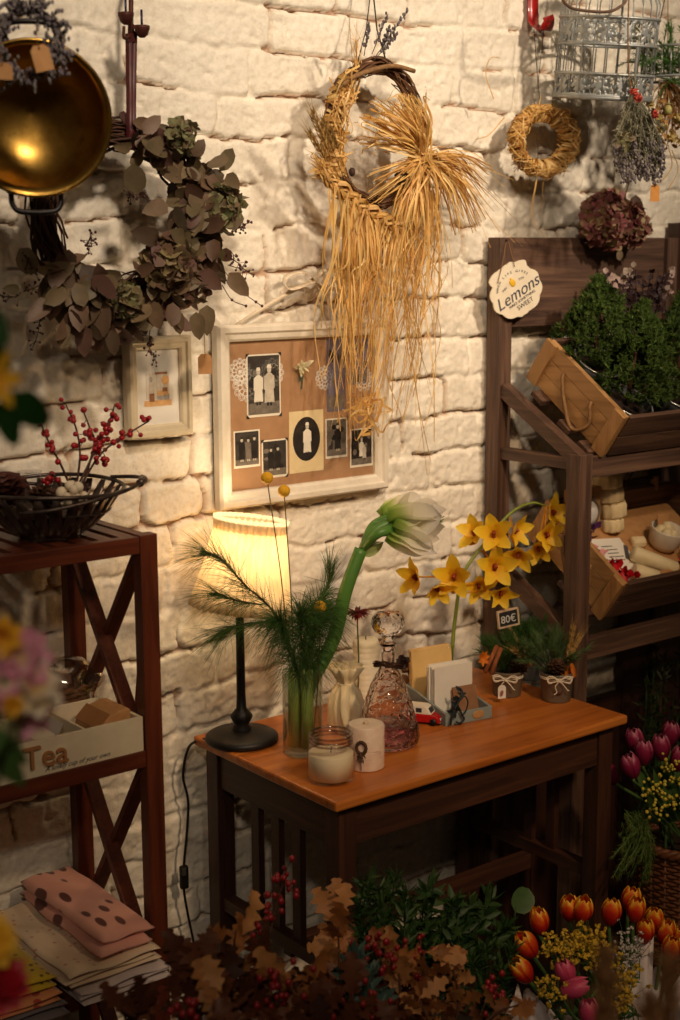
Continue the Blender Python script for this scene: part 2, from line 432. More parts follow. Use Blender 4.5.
# dark slatted shutter standing behind the display stand, and dark panel under the table
sh = thing('shutter', 'dark brown slatted wooden shutter standing behind the display stand', 'shutter', (2.86, -.03, 0))
m = MB(); m.bx((2.625, -.016, .0), (3.2, -.010, 1.66)); build(m, 'back_board', WZ, sh)
for x in (2.625, 3.16): m = MB(); m.bx((x, -.042, 0), (x+.04, -.016, 1.66)); build(m, 'stile', WZ, sh, bevel=.001)
for i in range(13):
    m = MB(); x = 2.672+i*.0375; m.bx((x, -.034, .03), (x+.026, -.016, 1.63)); build(m, 'slat', WZ, sh)
pn = thing('wooden_screen', 'dark brown plank screen standing against the brick wall low behind the table and stand', 'screen', (2.4, -.03, 0))
m = MB(); m.bx((2.492, -.034, 0), (2.582, -.0115, 1.09)); build(m, 'plank', WZ, pn, bevel=.001)
m = MB(); m.bx((1.999, -.034, 0), (2.060, -.0115, .60)); build(m, 'plank', WZ, pn, bevel=.001)
for k in range(4): m = MB(); m.bx((2.106+k*.096, -.034, 0), (2.198+k*.096, -.0115, .60)); build(m, 'plank', WZ, pn, bevel=.001)
# ================================================================ things on the wall
def thin_glass(name, c=(1, 1, 1, 1), edge=.35, rough=.02, base=.04, bump=0, scale=60):
    """clear glass: mostly passes light on, mirrors more towards its edges"""
    t = NT(name); g = t.N('ShaderNodeBsdfGlossy'); tr = t.N('ShaderNodeBsdfTransparent'); ms = t.N('ShaderNodeMixShader')
    lw = t.N('ShaderNodeLayerWeight'); lw.inputs[0].default_value = .5
    g.inputs['Roughness'].default_value = rough; tr.inputs['Color'].default_value = c
    po = t.N('ShaderNodeMath', operation='POWER'); po.inputs[1].default_value = 2.2
    ma = t.N('ShaderNodeMath', operation='MULTIPLY_ADD'); ma.inputs[1].default_value = edge; ma.inputs[2].default_value = base; ma.use_clamp = True
    t.L(lw.outputs['Facing'], po.inputs[0]); t.L(po.outputs[0], ma.inputs[0]); t.L(ma.outputs[0], ms.inputs[0])
    t.L(tr.outputs[0], ms.inputs[1]); t.L(g.outputs[0], ms.inputs[2]); t.L(ms.outputs[0], t.out.inputs['Surface'])
    if bump:
        vo = t.N('ShaderNodeTexVoronoi'); vo.inputs['Scale'].default_value = scale
        t.L(t.coords(), vo.inputs['Vector']); b = t.N('ShaderNodeBump'); b.inputs['Strength'].default_value = bump; b.inputs['Distance'].default_value = .006
        t.L(vo.outputs['Distance'], b.inputs['Height']); t.L(b.outputs['Normal'], g.inputs['Normal']); t.L(b.outputs['Normal'], lw.inputs['Normal'])
    return t.m
GLASS = thin_glass('clear_glass', base=.05)
PANE = thin_glass('picture_glass', edge=.12, base=.012)
TWIG = leafy('dark_twigs', [C(52, 34, 26), C(84, 54, 38), C(66, 42, 30)], .7, 0)
EUC = leafy('dried_eucalyptus', [C(84, 60, 48), C(122, 96, 76), C(108, 98, 70), C(96, 66, 58), C(134, 116, 86), C(64, 46, 38)], .5, .15)
HYG = leafy('dried_green_hydrangea', [C(128, 132, 90), C(150, 146, 104), C(126, 100, 80), C(112, 118, 80)], .6, .25)
HYM = leafy('dried_mauve_hydrangea', [C(132, 100, 82), C(156, 142, 98), C(112, 78, 74), C(140, 120, 92)], .6, .25)
HYP = leafy('dried_plum_hydrangea', [C(140, 76, 80), C(166, 104, 98), C(116, 62, 66), C(176, 148, 110), C(150, 86, 90), C(186, 172, 122)], .6, .25)
BERD = plain('dark_berry', C(58, 26, 28), C(84, 40, 38), .4, 80)
RAF = leafy('raffia_straw', [C(222, 170, 92), C(242, 202, 126), C(206, 150, 78), C(248, 216, 148), C(230, 184, 104)], .45, .25, 25)
LAV = leafy('lavender_buds', [C(104, 94, 102), C(132, 122, 124), C(120, 112, 104), C(90, 80, 90)], .7, .1)
GREYG = leafy('dried_grey_green', [C(120, 116, 92), C(146, 140, 116), C(96, 94, 72)], .7, .15)
KRAFT = plain('kraft_paper', C(190, 142, 92), C(172, 124, 76), .8, 60)
TAGO = plain('amber_paper', C(226, 158, 80), C(214, 142, 66), .7, 60)
STRING = plain('jute_string', C(150, 112, 70), C(110, 80, 48), .8, 120)
DARKSTR = plain('dark_cord', C(48, 32, 26), C(36, 24, 20), .7, 120)
WHITEP = plain('white_painted_wood', C(232, 222, 204), C(212, 200, 180), .45, 25, bump=.05)
PAPER = plain('white_paper', C(238, 232, 220), C(228, 222, 210), .8, 20)
IRON = plain('dark_iron', C(58, 54, 54), C(40, 37, 37), .45, 40, metal=.8)
RUST = plain('rusty_iron', C(96, 48, 36), C(66, 34, 28), .6, 60, metal=.4, bump=.1)
RIBB = plain('burgundy_ribbon', C(84, 30, 32), C(62, 22, 24), .45, 90)
TOCAM = (CAM-V((1.6, -.1, 1.3))).normalized()

def floret(mb, c, n, s, mi=0):
    d, a, b = frame_from(n, rv())
    ph = R.random()*PI
    for k in range(4):
        q = ph+k*PI/2; o = a*cos(q)+b*sin(q)
        mb.leaf(c, (o+d*.35).normalized(), d, s, s*.9, ROUND, bend=rnd(-.5, .6), cup=rnd(-.1, .15), n=3, mi=mi)
def hydrangea(mb, c, r, n, s, face=None, mi=0):
    c = V(c)
    for i in range(n):
        d = rv().normalized()
        if face is not None and d.dot(face) < -.25: d = -d
        floret(mb, c+V((d.x*r, d.y*r*.8, d.z*r))*rnd(.75, 1), (d+rv(.25)).normalized(), s*rnd(.7, 1.15), mi)
def sprig(mb, bb, a, d, L, n=5, br=.0022):
    """a thin branching sprig with small berries"""
    a = V(a); d = V(d).normalized(); p = [a]
    for i in range(5): p.append(p[-1]+(d+rv(.25)).normalized()*L/5)
    mb.tube(p, .0008, 4)
    for i in range(1, 6):
        for k in range(n):
            q = p[i]+(d*.4+rv(.7)).normalized()*rnd(.006, .016)
            mb.tube([p[i], q], .0005, 3); bb.ell(q, br*rnd(.7, 1.2), nu=5, nv=4)
def strands(mb, P, n, rad, r, turns=2.5, jit=.3, closed=True, K=44, seg=1.0, nn=4):
    """bundle of twigs following the closed curve P(t), t in 0..1"""
    for i in range(n):
        ph = R.random()*2*PI; q = rad*math.sqrt(R.random()); st = R.random(); ln = rnd(.35, .8)*seg; tw = rnd(-turns, turns)
        pts = []
        M = max(6, int(K*ln))
        for k in range(M+1):
            t = st+ln*k/M; p = P(t); dn = (P(t+.01)-P(t-.01)).normalized(); _, s1, u1 = frame_from(dn, TOCAM)
            a = ph+tw*2*PI*ln*k/M; e = q*(1+jit*sin(7*t*6+i))
            if k in (0, M): e *= 1.25
            pts.append(p+s1*cos(a)*e+u1*sin(a)*e)
        rr = r*rnd(.6, 1.3); mb.tube(pts, lambda t: rr*(.6+.4*sin(PI*min(1, max(0, t)))), nn)
def paper_tag(name, px, py, y, w, h, mat, label, cat='tag', up=None, string=None, parent=None, rot=0., org=None):
    c = at(px, py, y=y); n = (CAM-c); n.z = 0; n = (n.normalized()+V((0, -1, 0))).normalized(); s = V((0, 0, 1)).cross(n).normalized(); u = V((0, 0, 1))
    Q = Matrix.Rotation(rot, 3, n); s = Q @ s; u = Q @ u
    m = MB(); o = [(-.5, -.5), (.5, -.5), (.5, .32), (.28, .5), (-.28, .5), (-.5, .32)]
    m.poly([c+s*(a*w)+u*(b*h) for a, b in o], -.0008, n)
    hole = c+u*h*.38
    if string is not None:
        st = MB(); st.tube(bez([hole+n*.0006, hole+u*.01+n*.001, string], 5), .0005, 4)
    m.ell(hole+n*.0006, (.0018, .0018, .0008), nu=8, nv=4)
    o = build(m, name, mat, parent)
    if parent is None: tag(o, label, cat)
    elif label: o['label'] = label
    if string is not None: build(st, 'string', STRING, o)
    return o

# ---------------------------------------------------------------- big twig wreath with dried leaves
WYW = -.085
wr = thing('twig_wreath', 'large round twig wreath dressed with dried eucalyptus and hydrangea', 'wreath', at(116, 292, y=WYW))
RP = lambda t: at(116+74*cos(2*PI*t), 212-80*sin(2*PI*t), y=WYW)
m = MB(); strands(m, RP, 95, .024, .0022); build(m, 'twig_ring', TWIG, wr)
m = MB(); st = MB()
def arc_px(t): a = math.radians(66-205*t); return 116+(76+13*max(0, cos(a)))*cos(a), 210-84*sin(a)
for i in range(300):
    t = R.random()**.9; x, y = arc_px(t); wdt = 24*(1-.2*t)
    x += R.gauss(0, wdt*.62); y += R.gauss(0, wdt*.62)+6
    p = at(x, y, y=WYW-rnd(.012, .075)); d = V((rnd(-.8, .8), rnd(-.5, .2), rnd(-1, .45)))
    big = rnd(.030, .052); m.leaf(p, d, (TOCAM+rv(.45)).normalized(), big, big*rnd(.55, .8), OVATE if R.random() < .6 else ROUND, bend=rnd(-.3, .6), cup=rnd(.02, .2), n=5)
for (x, y, dx, dz, L) in ((207, 305, -.1, -1, .05), (196, 312, .05, -1, .046), (100, 300, 0, -1, .058), (65, 322, -.3, -1, .04), (84, 325, -.1, -1, .05), (20, 290, -1, .1, .028), (28, 294, -.8, -.3, .02), (112, 330, 0, -1, .04), (150, 300, .3, -1, .05), (176, 310, .1, -1, .04), (50, 300, -.7, -.5, .05), (168, 205, -.9, -.2, .05), (160, 240, -1, .25, .055)):
    m.leaf(at(x, y, y=WYW-.06), (dx, -.1, dz), TOCAM, L, L*.62, OVATE, bend=.2, cup=.12, n=6)
build(m, 'leaves', EUC, wr)
for nm, mt, x, y, r, n, s in (('hydrangea_head', HYG, 180, 135, .026, 34, .013), ('hydrangea_head', HYG, 220, 208, .034, 46, .017), ('hydrangea_head', HYM, 168, 262, .040, 60, .021), ('hydrangea_head', HYM, 196, 284, .026, 30, .015), ('hydrangea_head', HYG, 128, 300, .028, 34, .015)):
    m = MB(); hydrangea(m, at(x, y, y=WYW-.055), r, n, s, TOCAM); build(m, nm, mt, wr)
for (x, y, dx, dz, L, y2) in ((40, 285, -1, -.05, .07, 0), (55, 300, -.5, -.8, .075, 0), (145, 195, -.6, .1, .03, 0), (150, 330, -.1, -1, .05, -.03), (232, 232, .7, .2, .035, 0), (230, 250, .5, -.5, .05, 0), (88, 255, .1, .9, .03, 0), (38, 275, -.3, .5, .03, 0)):
    m = MB(); b = MB(); sprig(m, b, at(x, y, y=WYW-.02), (dx, -.1, dz), L); o = build(m, 'berry_sprig', TWIG, wr); build(b, 'berries', BERD, o)
m = MB(); b = MB()
for pts in ([(225, 272), (240, 290), (256, 302), (262, 306)], [(222, 285), (232, 300), (246, 306)], [(228, 265), (240, 268), (246, 262)]):
    q = [at(x, y, y=WYW+.02) for x, y in pts]; m.tube(bez(q, 4), .0008, 4)
    for p in q[1:]: b.ell(p, .0028, nu=6, nv=5)
o = build(m, 'berry_sprig', TWIG, wr); build(b, 'berries', BERD, o)
paper_tag('paper_tag', 205, 364, WYW, .024, .034, KRAFT, None, parent=wr, string=at(204, 322, y=WYW-.03))
m = MB()
for dx in (-.004, .005):
    pts = [at(131, 34, y=WYW)+V((dx, 0, 0)), at(131, 80, y=WYW-.006)+V((dx*.7, 0, 0)), at(131, 120, y=WYW-.026)+V((dx*.6, 0, 0)), at(131, 150, y=WYW-.022)+V((dx, 0, 0))]
    m.ribbon(bez(pts, 5), .011, TOCAM)
pts = [at(131, 24, y=WYW), at(131, 100, y=WYW+.02), at(131, 150, y=WYW+.02)]; m.ribbon(bez(pts, 5), .01, TOCAM)
m.box(at(131, 38, y=WYW), (.013, .008, .012)); m.tube([RP(.235)+V((0, 0, -.03)), RP(.235)+V((0, -.026, 0)), RP(.235)+V((0, 0, .028))], .006, 6)
build(m, 'ribbon', RIBB, wr, solid=.001)
hk = thing('double_hook', 'rusty iron double hook with two small cups above the burgundy ribbon', 'hook', at(132, 40, y=WYW))
m = MB(); m.tube([at(131, 36, y=WYW), at(131, 20, y=WYW), at(131, -30, y=WYW), at(131, -36, y=-.0)], .004, 8); m.tube(bez([at(131, 36, y=WYW), at(124, 38, y=WYW-.012), at(124, 26, y=WYW-.015)], 5), .0025, 6)
m.tube([at(131, 34, y=WYW), at(142, 30, y=WYW-.005)], .003, 6); build(m, 'bracket', RUST, hk)
for x, y in ((126, 18), (142, 31)):
    m = MB(); p = at(x, y, y=WYW-.016); m.lathe([(.004, -.010), (.009, -.006), (.0125, .004), (.0125, .008), (.0105, .008), (.010, .002), (.0, -.004)], p, 16); build(m, 'cup', RUST, hk)
    m = MB(); m.tube([p, p+V((0, 0, .032))], .0022, 6); build(m, 'rod', plain('indigo_metal', C(52, 44, 82), rough=.4, metal=.5), hk)

# ---------------------------------------------------------------- brass pan and lavender wreath, hanging in front of the wall
t = NT('aged_brass'); f = t.noise(t.coords(), 28, 5); t.base(t.ramp(f, [(.3, C(150, 112, 48)), (.6, C(190, 150, 74)), (.8, C(110, 80, 34))]))
t.set(Metallic=1, Roughness=.32); t.bump(f, .12, .002); BRASS = t.m
pc = at(34, 119, y=-.30); ax = (CAM-pc).normalized(); ax = (ax+V((.05, 0, -.1))).normalized(); _, ps, pu = frame_from(ax)
PM = Matrix((ps, pu, ax)).transposed(); Rp = .101
pan = thing('brass_pan', 'large round brass pan hanging with its hollow side showing', 'pan', pc-pu*.12)
m = MB(); prof = [(0, -.085), (.04, -.080), (.075, -.060), (.098, -.028), (Rp, -.002), (Rp+.004, 0), (Rp+.004, .003), (Rp-.002, .003), (.094, -.026), (.072, -.056), (.04, -.075), (0, -.080)]
m.lathe(prof, pc, 48, PM); build(m, 'bowl', BRASS, pan)
m = MB(); m.tube([pc+PM @ V((cos(a)*(Rp+.002), sin(a)*(Rp+.002), .001)) for a in [2*PI*k/48 for k in range(48)]], .0028, 8, closed=True); build(m, 'rim', BRASS, pan)
for sgn in (-1, 1):
    hp = lambda a, b, c=0: pc+PM @ V((a, sgn*(Rp+b), c))
    m = MB(); m.tube(bez([hp(-.034, .0, -.02), hp(-.032, .016, -.006), hp(-.020, .024), hp(.020, .024), hp(.032, .016, -.006), hp(.034, .0, -.02)], 5), .004, 8)
    for x in (-.034, .034): m.ell(hp(x, -.003, -.018), .007, nu=8, nv=6)
    build(m, 'handle', IRON, pan)
m = MB(); m.tube([pc+PM @ V((0, Rp+.024, 0)), pc+V((0, 0, .33))], .0018, 6); build(m, 'hanging_cord', DARKSTR, pan)
lw = thing('lavender_wreath', 'small dried lavender wreath hanging in front of the brass pan', 'wreath', at(26, 90, y=-.41))
LP = lambda t: at(27+31*cos(2*PI*t), 43-33*sin(2*PI*t), y=-.415)
m = MB(); strands(m, LP, 16, .006, .0012); build(m, 'twig_ring', TWIG, lw)
m = MB()
for i in range(150):
    t = R.random(); p = LP(t)+rv(.005); o = (p-at(27, 43, y=-.415)).normalized(); tg = (LP(t+.01)-LP(t)).normalized()
    d = (o*rnd(-.5, .9)+tg*rnd(-.9, .9)+TOCAM*rnd(0, .6)).normalized(); L = rnd(.012, .024)
    for k in range(6): m.ell(p+d*L*k/5+rv(.0012), (.0022, .0022, .0032), nu=5, nv=4)
build(m, 'lavender', LAV, lw)
paper_tag('paper_tag', 42, 58, -.436, .024, .032, KRAFT, None, parent=lw, string=at(37, 28, y=-.43), rot=.25)
m = MB(); m.tube([LP(.25), LP(.25)+V((0, .02, .28))], .001, 5); build(m, 'hanging_string', STRING, lw)
paper_tag('paper_tag', 2, 71, -.46, .026, .02, KRAFT, None, parent=lw, string=at(-6, 40, y=-.43))

# ---------------------------------------------------------------- small picture frame
def frame(name, label, xa, xb, za, zb, bw, depth, mat, cat):
    r = thing(name, label, cat, ((xa+xb)/2, -.01, za)); yb = -.010
    m = MB(); prof = [(0, 0), (0, depth*.7), (.15, depth), (.45, depth), (.55, depth*.78), (.85, depth*.7), (1, depth*.5), (1, 0)]
    cs = [(xa, za, 1, 1), (xb, za, -1, 1), (xb, zb, -1, -1), (xa, zb, 1, -1)]; vs = []; n = len(prof)
    for cx, cz, ix, iz in cs:
        for q, d in prof: vs.append((cx+ix*q*bw, yb-d, cz+iz*q*bw))
    fs = [(i*n+k, ((i+1) % 4)*n+k, ((i+1) % 4)*n+k+1, i*n+k+1) for i in range(4) for k in range(n-1)]
    m.add(vs, fs, 0, False); build(m, 'frame_moulding', mat, r, bevel=.0008)
    return r
sf = frame('picture_frame', 'small cream picture frame with a watercolour of baskets', 1.219, 1.347, 1.289, 1.461, .022, .02, plain('cream_frame', C(214, 200, 172), C(198, 182, 152), .4, 30), 'picture')
ia, ib, ja, jb = 1.241, 1.325, 1.311, 1.439
m = MB(); m.bx((ia-.006, -.016, ja-.006), (ib+.006, -.011, jb+.006)); build(m, 'mount', PAPER, sf)
WCO = plain('watercolour_ochre', C(214, 160, 100), C(226, 184, 130), .9, 200); WCG = plain('watercolour_grey', C(150, 144, 140), C(190, 184, 176), .9, 200); WCB = plain('watercolour_brown', C(140, 92, 64), C(170, 120, 84), .9, 200); WCS = plain('watercolour_pale', C(224, 214, 198), C(212, 198, 180), .9, 150)
m = MB(); cx, cz = 1.284, 1.372
def rc(a, b, c, d, mi): m.add([(cx+a, -.0163-.0001*mi, cz+b), (cx+c, -.0163-.0001*mi, cz+b), (cx+c, -.0163-.0001*mi, cz+d), (cx+a, -.0163-.0001*mi, cz+d)], [(0, 1, 2, 3)], mi, False)
rc(-.024, -.018, .022, .026, 0)
for k in range(7): rc(-.024+.007*k, -.018, -.0235+.007*k, .028, 1)
rc(-.028, -.03, .026, -.020, 2); rc(-.018, -.022, -.008, -.008, 3); rc(-.002, -.022, .022, -.010, 1); rc(-.003, -.012, .02, -.004, 2); rc(.008, -.006, .018, .001, 3); rc(-.006, .024, .018, .028, 3)
m.add([(cx+.014+.008*cos(a), -.0168, cz+.014+.008*sin(a)) for a in [2*PI*k/14 for k in range(14)]], [tuple(range(14))], 2, False)
m.add([(cx-.014+.003*cos(a), -.0168, cz+.016+.005*sin(a)) for a in [2*PI*k/8 for k in range(8)]], [tuple(range(8))], 1, False)
build(m, 'watercolour', [WCS, WCG, WCO, WCB], sf)
m = MB(); m.bx((ia-.004, -.0195, ja-.004), (ib+.004, -.018, jb+.004)); build(m, 'glass_pane', PANE, sf)

# ---------------------------------------------------------------- big frame with old photographs
bf = frame('photo_frame', 'large white picture frame holding old black and white photographs on brown card', 1.399, 1.791, 1.147, 1.475, .030, .022, WHITEP, 'picture')
m = MB(); m.bx((1.42, -.0145, 1.172), (1.762, -.011, 1.447)); build(m, 'backing_card', plain('brown_card', C(172, 132, 96), C(156, 116, 80), .85, 30), bf)
PH = [plain('photo_black', C(34, 30, 28), C(52, 46, 42), .4, 60), plain('photo_dark_grey', C(72, 66, 60), C(50, 45, 41), .4, 90), plain('photo_mid_grey', C(128, 118, 106), C(98, 90, 80), .4, 120), plain('photo_pale_grey', C(206, 196, 178), C(180, 170, 152), .4, 90), plain('photo_white', C(232, 224, 206), C(222, 212, 192), .5, 40), plain('photo_cream', C(226, 206, 160), C(214, 192, 146), .6, 40), plain('photo_slate', C(96, 90, 110), C(120, 112, 124), .4, 50)]
YB = -.0147
def photo(pxa, pya, pxb, pyb, figs, border=.0028, bg=1, card=4, oval=False, lean=0., label=None, corners=True):
    """card with its picture: figs = people as (u, v foot, height, dress tone, hat tone)"""
    a = at(pxa, pyb, y=YB); b = at(pxb, pya, y=YB); mm = MB(); w, h = b.x-a.x, b.z-a.z; x0, z0 = a.x, a.z; y = YB
    def P(u, v, l): return V((x0+u*w-lean*(v-.5)*h, y-.0006-.00012*l, z0+v*h+lean*(u-.5)*w))
    def pl(pts, l, mi): mm.add([P(u, v, l) for u, v in pts], [tuple(range(len(pts)))], mi, False)
    mm.poly([P(0, 0, 0)+V((0, .0006, 0)), P(1, 0, 0)+V((0, .0006, 0)), P(1, 1, 0)+V((0, .0006, 0)), P(0, 1, 0)+V((0, .0006, 0))], .0006, (0, -1, 0), card)
    el = lambda cu, cv, ru, rv_, n=16: [(cu+ru*cos(2*PI*k/n), cv+rv_*sin(2*PI*k/n)) for k in range(n)]
    bu, bv = border/w, border/h
    if oval: pl(el(.5, .54, .40, .36, 28), 1, bg)
    else:
        pl([(bu, bv*1.6), (1-bu, bv*1.6), (1-bu, 1-bv), (bu, 1-bv)], 1, bg)
        for k in range(9):
            u, v = rnd(.15, .85), rnd(.25, .85); pl(el(u, v, rnd(.05, .13), rnd(.04, .1), 9), 1.5+.1*k/9, R.choice([0, 1, 2]))
        pl([(bu, bv*1.6), (1-bu, bv*1.6), (1-bu, .24), (bu, .22)], 2.7, 2)
    for i, (u, v, H, tone, hat) in enumerate(figs):
        l = 3+i*.6; ww = H*h/w*.16
        pl([(u-ww*1.0, v+.02), (u+ww*1.0, v+.02), (u+ww*.8, v+H*.45), (u+ww*.75, v+H*.74), (u+ww*.35, v+H*.80), (u-ww*.35, v+H*.80), (u-ww*.75, v+H*.74), (u-ww*.8, v+H*.45)], l, tone)
        pl([(u-ww*1.0, v+H*.72), (u-ww*.72, v+H*.74), (u-ww*.75, v+H*.38), (u-ww*1.05, v+H*.36)], l+.1, tone)
        pl([(u+ww*.72, v+H*.74), (u+ww*1.0, v+H*.72), (u+ww*1.05, v+H*.40), (u+ww*.75, v+H*.38)], l+.1, tone)
        pl([(u-ww*.5, v-.03), (u-ww*.1, v-.03), (u-ww*.1, v+.03), (u-ww*.5, v+.03)], l, 0 if tone > 2 else 3); pl([(u+ww*.1, v-.03), (u+ww*.5, v-.03), (u+ww*.5, v+.03), (u+ww*.1, v+.03)], l, 0 if tone > 2 else 3)
        pl(el(u, v+H*.88, ww*.42, H*.085, 12), l+.2, 3); pl([(u-ww*.5, v+H*.93), (u+ww*.5, v+H*.93), (u+ww*.32, v+H*1.02), (u-ww*.32, v+H*1.02)], l+.3, hat)
    if corners:
        for (u, v, du, dv) in ((0, 0, 1, 1), (1, 0, -1, 1), (1, 1, -1, -1), (0, 1, 1, -1)):
            q = .006; pl([(u-du*.02, v-dv*.015), (u+du*q/w, v-dv*.015), (u-du*.02, v+dv*q/h)], 6, 0)
    o = build(mm, 'photograph', PH, bf)
    if label: o['label'] = label
def doily(px, py, r, label=None):
    c = at(px, py, y=YB-.0002); mm = MB()
    ringf = lambda cx, cz, q, t=.0006, n=12: mm.tube([c+V((cx+q*cos(2*PI*k/n), 0, cz+q*sin(2*PI*k/n))) for k in range(n)], t, 4, closed=True)
    for k in range(12):
        a = 2*PI*k/12; ringf(r*.82*cos(a), r*.82*sin(a), r*.2); ringf(r*.82*cos(a), r*.82*sin(a), r*.11); ringf(r*.52*cos(a+.26), r*.52*sin(a+.26), r*.15)
    for q in (.15, .3, .38, .66): ringf(0, 0, r*q, n=28)
    mm.ell(c, (r*.1, .0004, r*.1), nu=10, nv=4)
    o = build(mm, 'lace_doily', PAPER, bf)
doily(247, 385, .030); doily(272, 373, .026); doily(240, 372, .024); doily(325, 378, .022); doily(364, 380, .022)
photo(247, 353, 280, 418, [(.34, .22, .56, 4, 4), (.66, .2, .62, 3, 4)], label='tall photograph of two women in pale dresses')
photo(234, 429, 259.5, 469, [(.3, .2, .62, 0, 0), (.55, .2, .6, 2, 0), (.78, .2, .64, 0, 0)], corners=False)
photo(262, 438, 287, 479, [(.35, .22, .58, 0, 0), (.62, .22, .6, 0, 0)])
photo(289.5, 409, 323, 474, [(.52, .3, .5, 4, 4)], bg=0, card=5, oval=True, corners=False, label='cream card with an oval portrait of a child in white')
photo(325.5, 417, 347, 459, [(.55, .2, .66, 0, 1)], bg=2, corners=False)
photo(350, 427, 372.5, 468, [(.5, .25, .5, 4, 3), (.62, .2, .4, 3, 0)], bg=0, corners=False)
photo(327, 338, 345, 412, [], bg=6, card=6, corners=False); photo(349, 338, 368, 385, [], bg=6, card=6, corners=False)
m = MB(); c = at(302, 366, y=YB-.004)
for k in range(26): m.leaf(c+rv(.003), (rnd(-1, 1), -.35, rnd(-.6, 1)), (0, -1, 0), rnd(.012, .02), .007, ROUND, cup=.1, n=3)
fl = build(m, 'pressed_flower', leafy('pressed_petal', [C(240, 230, 196), C(226, 216, 170)], .7, .2), bf)
m = MB(); m.ribbon(bez([c, c+V((.002, .002, -.02)), c+V((0, .002, -.042))], 4), .004, (0, -1, 0)); m.leaf(c+V((0, .001, -.012)), (-.4, 0, -1), (0, -1, 0), .02, .006, LANCE); build(m, 'stem', leafy('dull_green_stem', [C(70, 92, 84), C(84, 100, 80)], .7, .1), fl)
m = MB(); m.bx((1.424, -.0235, 1.176), (1.757, -.022, 1.444)); build(m, 'glass_pane', PANE, bf)
SILK = plain('cream_silk_ribbon', C(222, 206, 180), C(206, 188, 160), .35, 40)
m = MB(); k = at(315, 279, y=-.03)
m.ribbon(bez([at(236, 326, y=-.02), at(262, 309, y=-.026), at(292, 291, y=-.028), k], 5), .008, (0, -1, .2)); m.ribbon(bez([k, at(326, 297, y=-.028), at(345, 326, y=-.02)], 5), .008, (0, -1, .2))
for a, b, c_ in (((303, 272), (286, 277), (290, 289)), ((324, 270), (334, 274), (331, 290))):
    m.ribbon(bez([k]+[at(x, y, y=-.036) for x, y in (a, b, c_)]+[k+V((0, -.003, -.003))], 5), .010, (0, -.5, 1))
m.ell(k+V((0, -.004, 0)), (.006, .005, .006), nu=8, nv=6)
build(m, 'hanging_ribbon', SILK, bf, solid=.0008)

# ---------------------------------------------------------------- raffia wreath with long tails
RY_ = -.075
rw = thing('raffia_wreath', 'tall twig and raffia wreath with a big bow and long straw tails', 'wreath', at(375, 212, y=RY_))
Q = lambda x, y, d=0.: at(x, y, y=RY_-d)
GP = lambda t: Q(374+43*cos(2*PI*t), 135-69*sin(2*PI*t))
m = MB(); strands(m, GP, 60, .014, .0018); build(m, 'twig_ring', leafy('brown_twigs', [C(92, 60, 38), C(120, 82, 52), C(74, 48, 32)], .7, 0), rw)
def straw(mb, pts, w=.0034, n=5, jit=.004, tw=2.):
    q = [V(p)+rv(jit) for p in pts]; ww = w*rnd(.5, 1.2)
    mb.ribbon(bez(q, n), lambda t: ww*(1-.55*t), (TOCAM+rv(.5)), twist=rnd(-tw, tw))
m = MB()
for i in range(70):     # raffia wound round the left side
    t0 = rnd(.36, .60); p = GP(t0); o = (p-Q(374, 135)).normalized(); r_ = rnd(.014, .019); tl = rnd(-.02, .02)
    m.ribbon([p+(o*cos(a)+V((0, -1, 0))*sin(a))*r_+V((0, 0, tl*sin(a*.5))) for a in [2*PI*k/10 for k in range(11)]], .005, TOCAM+rv(.3))
for i in range(40):
    t0 = rnd(.33, .5); straw(m, [GP(t0+j*.035)+rv(.012)-V((0, .016, 0)) for j in range(5)], .004)
build(m, 'raffia_wrap', RAF, rw)
m = MB(); m.tube(bez([Q(338, 88, .02), Q(352, 78, .026), Q(372, 70, .03), Q(394, 66, .026), Q(414, 71, .012)], 6), .0042, 8); build(m, 'jute_rope', STRING, rw)
m = MB(); bo = Q(420, 158, .035)
for i in range(170):    # loops and ends fanning up and left
    x, y = R.choice([(rnd(366, 424), rnd(98, 118)), (rnd(362, 392), rnd(112, 150)), (rnd(395, 428), rnd(92, 125))]); e = Q(x, y, rnd(.01, .06))
    mid = bo.lerp(e, .5)+V((rnd(-.01, .01), -.02, rnd(-.004, .012))); straw(m, [bo+rv(.006), mid, e, e+V((rnd(-.014, .004), rnd(-.01, .01), rnd(-.016, .006)))], .0042)
for i in range(200):    # ends fanning to the right
    x, y = rnd(438, 492), rnd(164, 240); x -= max(0, y-205)*.4; e = Q(x, y, rnd(.0, .06)); mid = bo.lerp(e, .5)+V((0, -.02, rnd(.004, .02)))
    straw(m, [bo+rv(.006), mid, e], .0038)
for i in range(60):     # stray loops to the left and the middle
    e = Q(rnd(368, 400), rnd(168, 205), rnd(.01, .05)); straw(m, [bo+rv(.006), bo.lerp(e, .5)+V((0, -.02, .006)), e], .004)
for i in range(16):
    e = Q(rnd(480, 520), rnd(150, 250), rnd(-.03, .06)); straw(m, [bo, bo.lerp(e, .5)+V((0, -.01, .02)), e], .0022, jit=.008)
build(m, 'raffia_bow', RAF, rw)
m = MB()
for k in range(12): a = 2*PI*k/12; m.ribbon([bo+V((.010*cos(b), -.012*sin(b)-.004, .012*sin(a)*.6+.001*k)) for b in [2*PI*j/8 for j in range(9)]], .006, TOCAM)
m.ell(bo, (.012, .014, .016)); build(m, 'bow_knot', RAF, rw)
m = MB()                # the plait: three strands woven
pa, pb = Q(322, 170, .035), Q(398, 226, .035); dv = (pb-pa); dn = dv.normalized(); _, ss, uu = frame_from(dn, TOCAM)
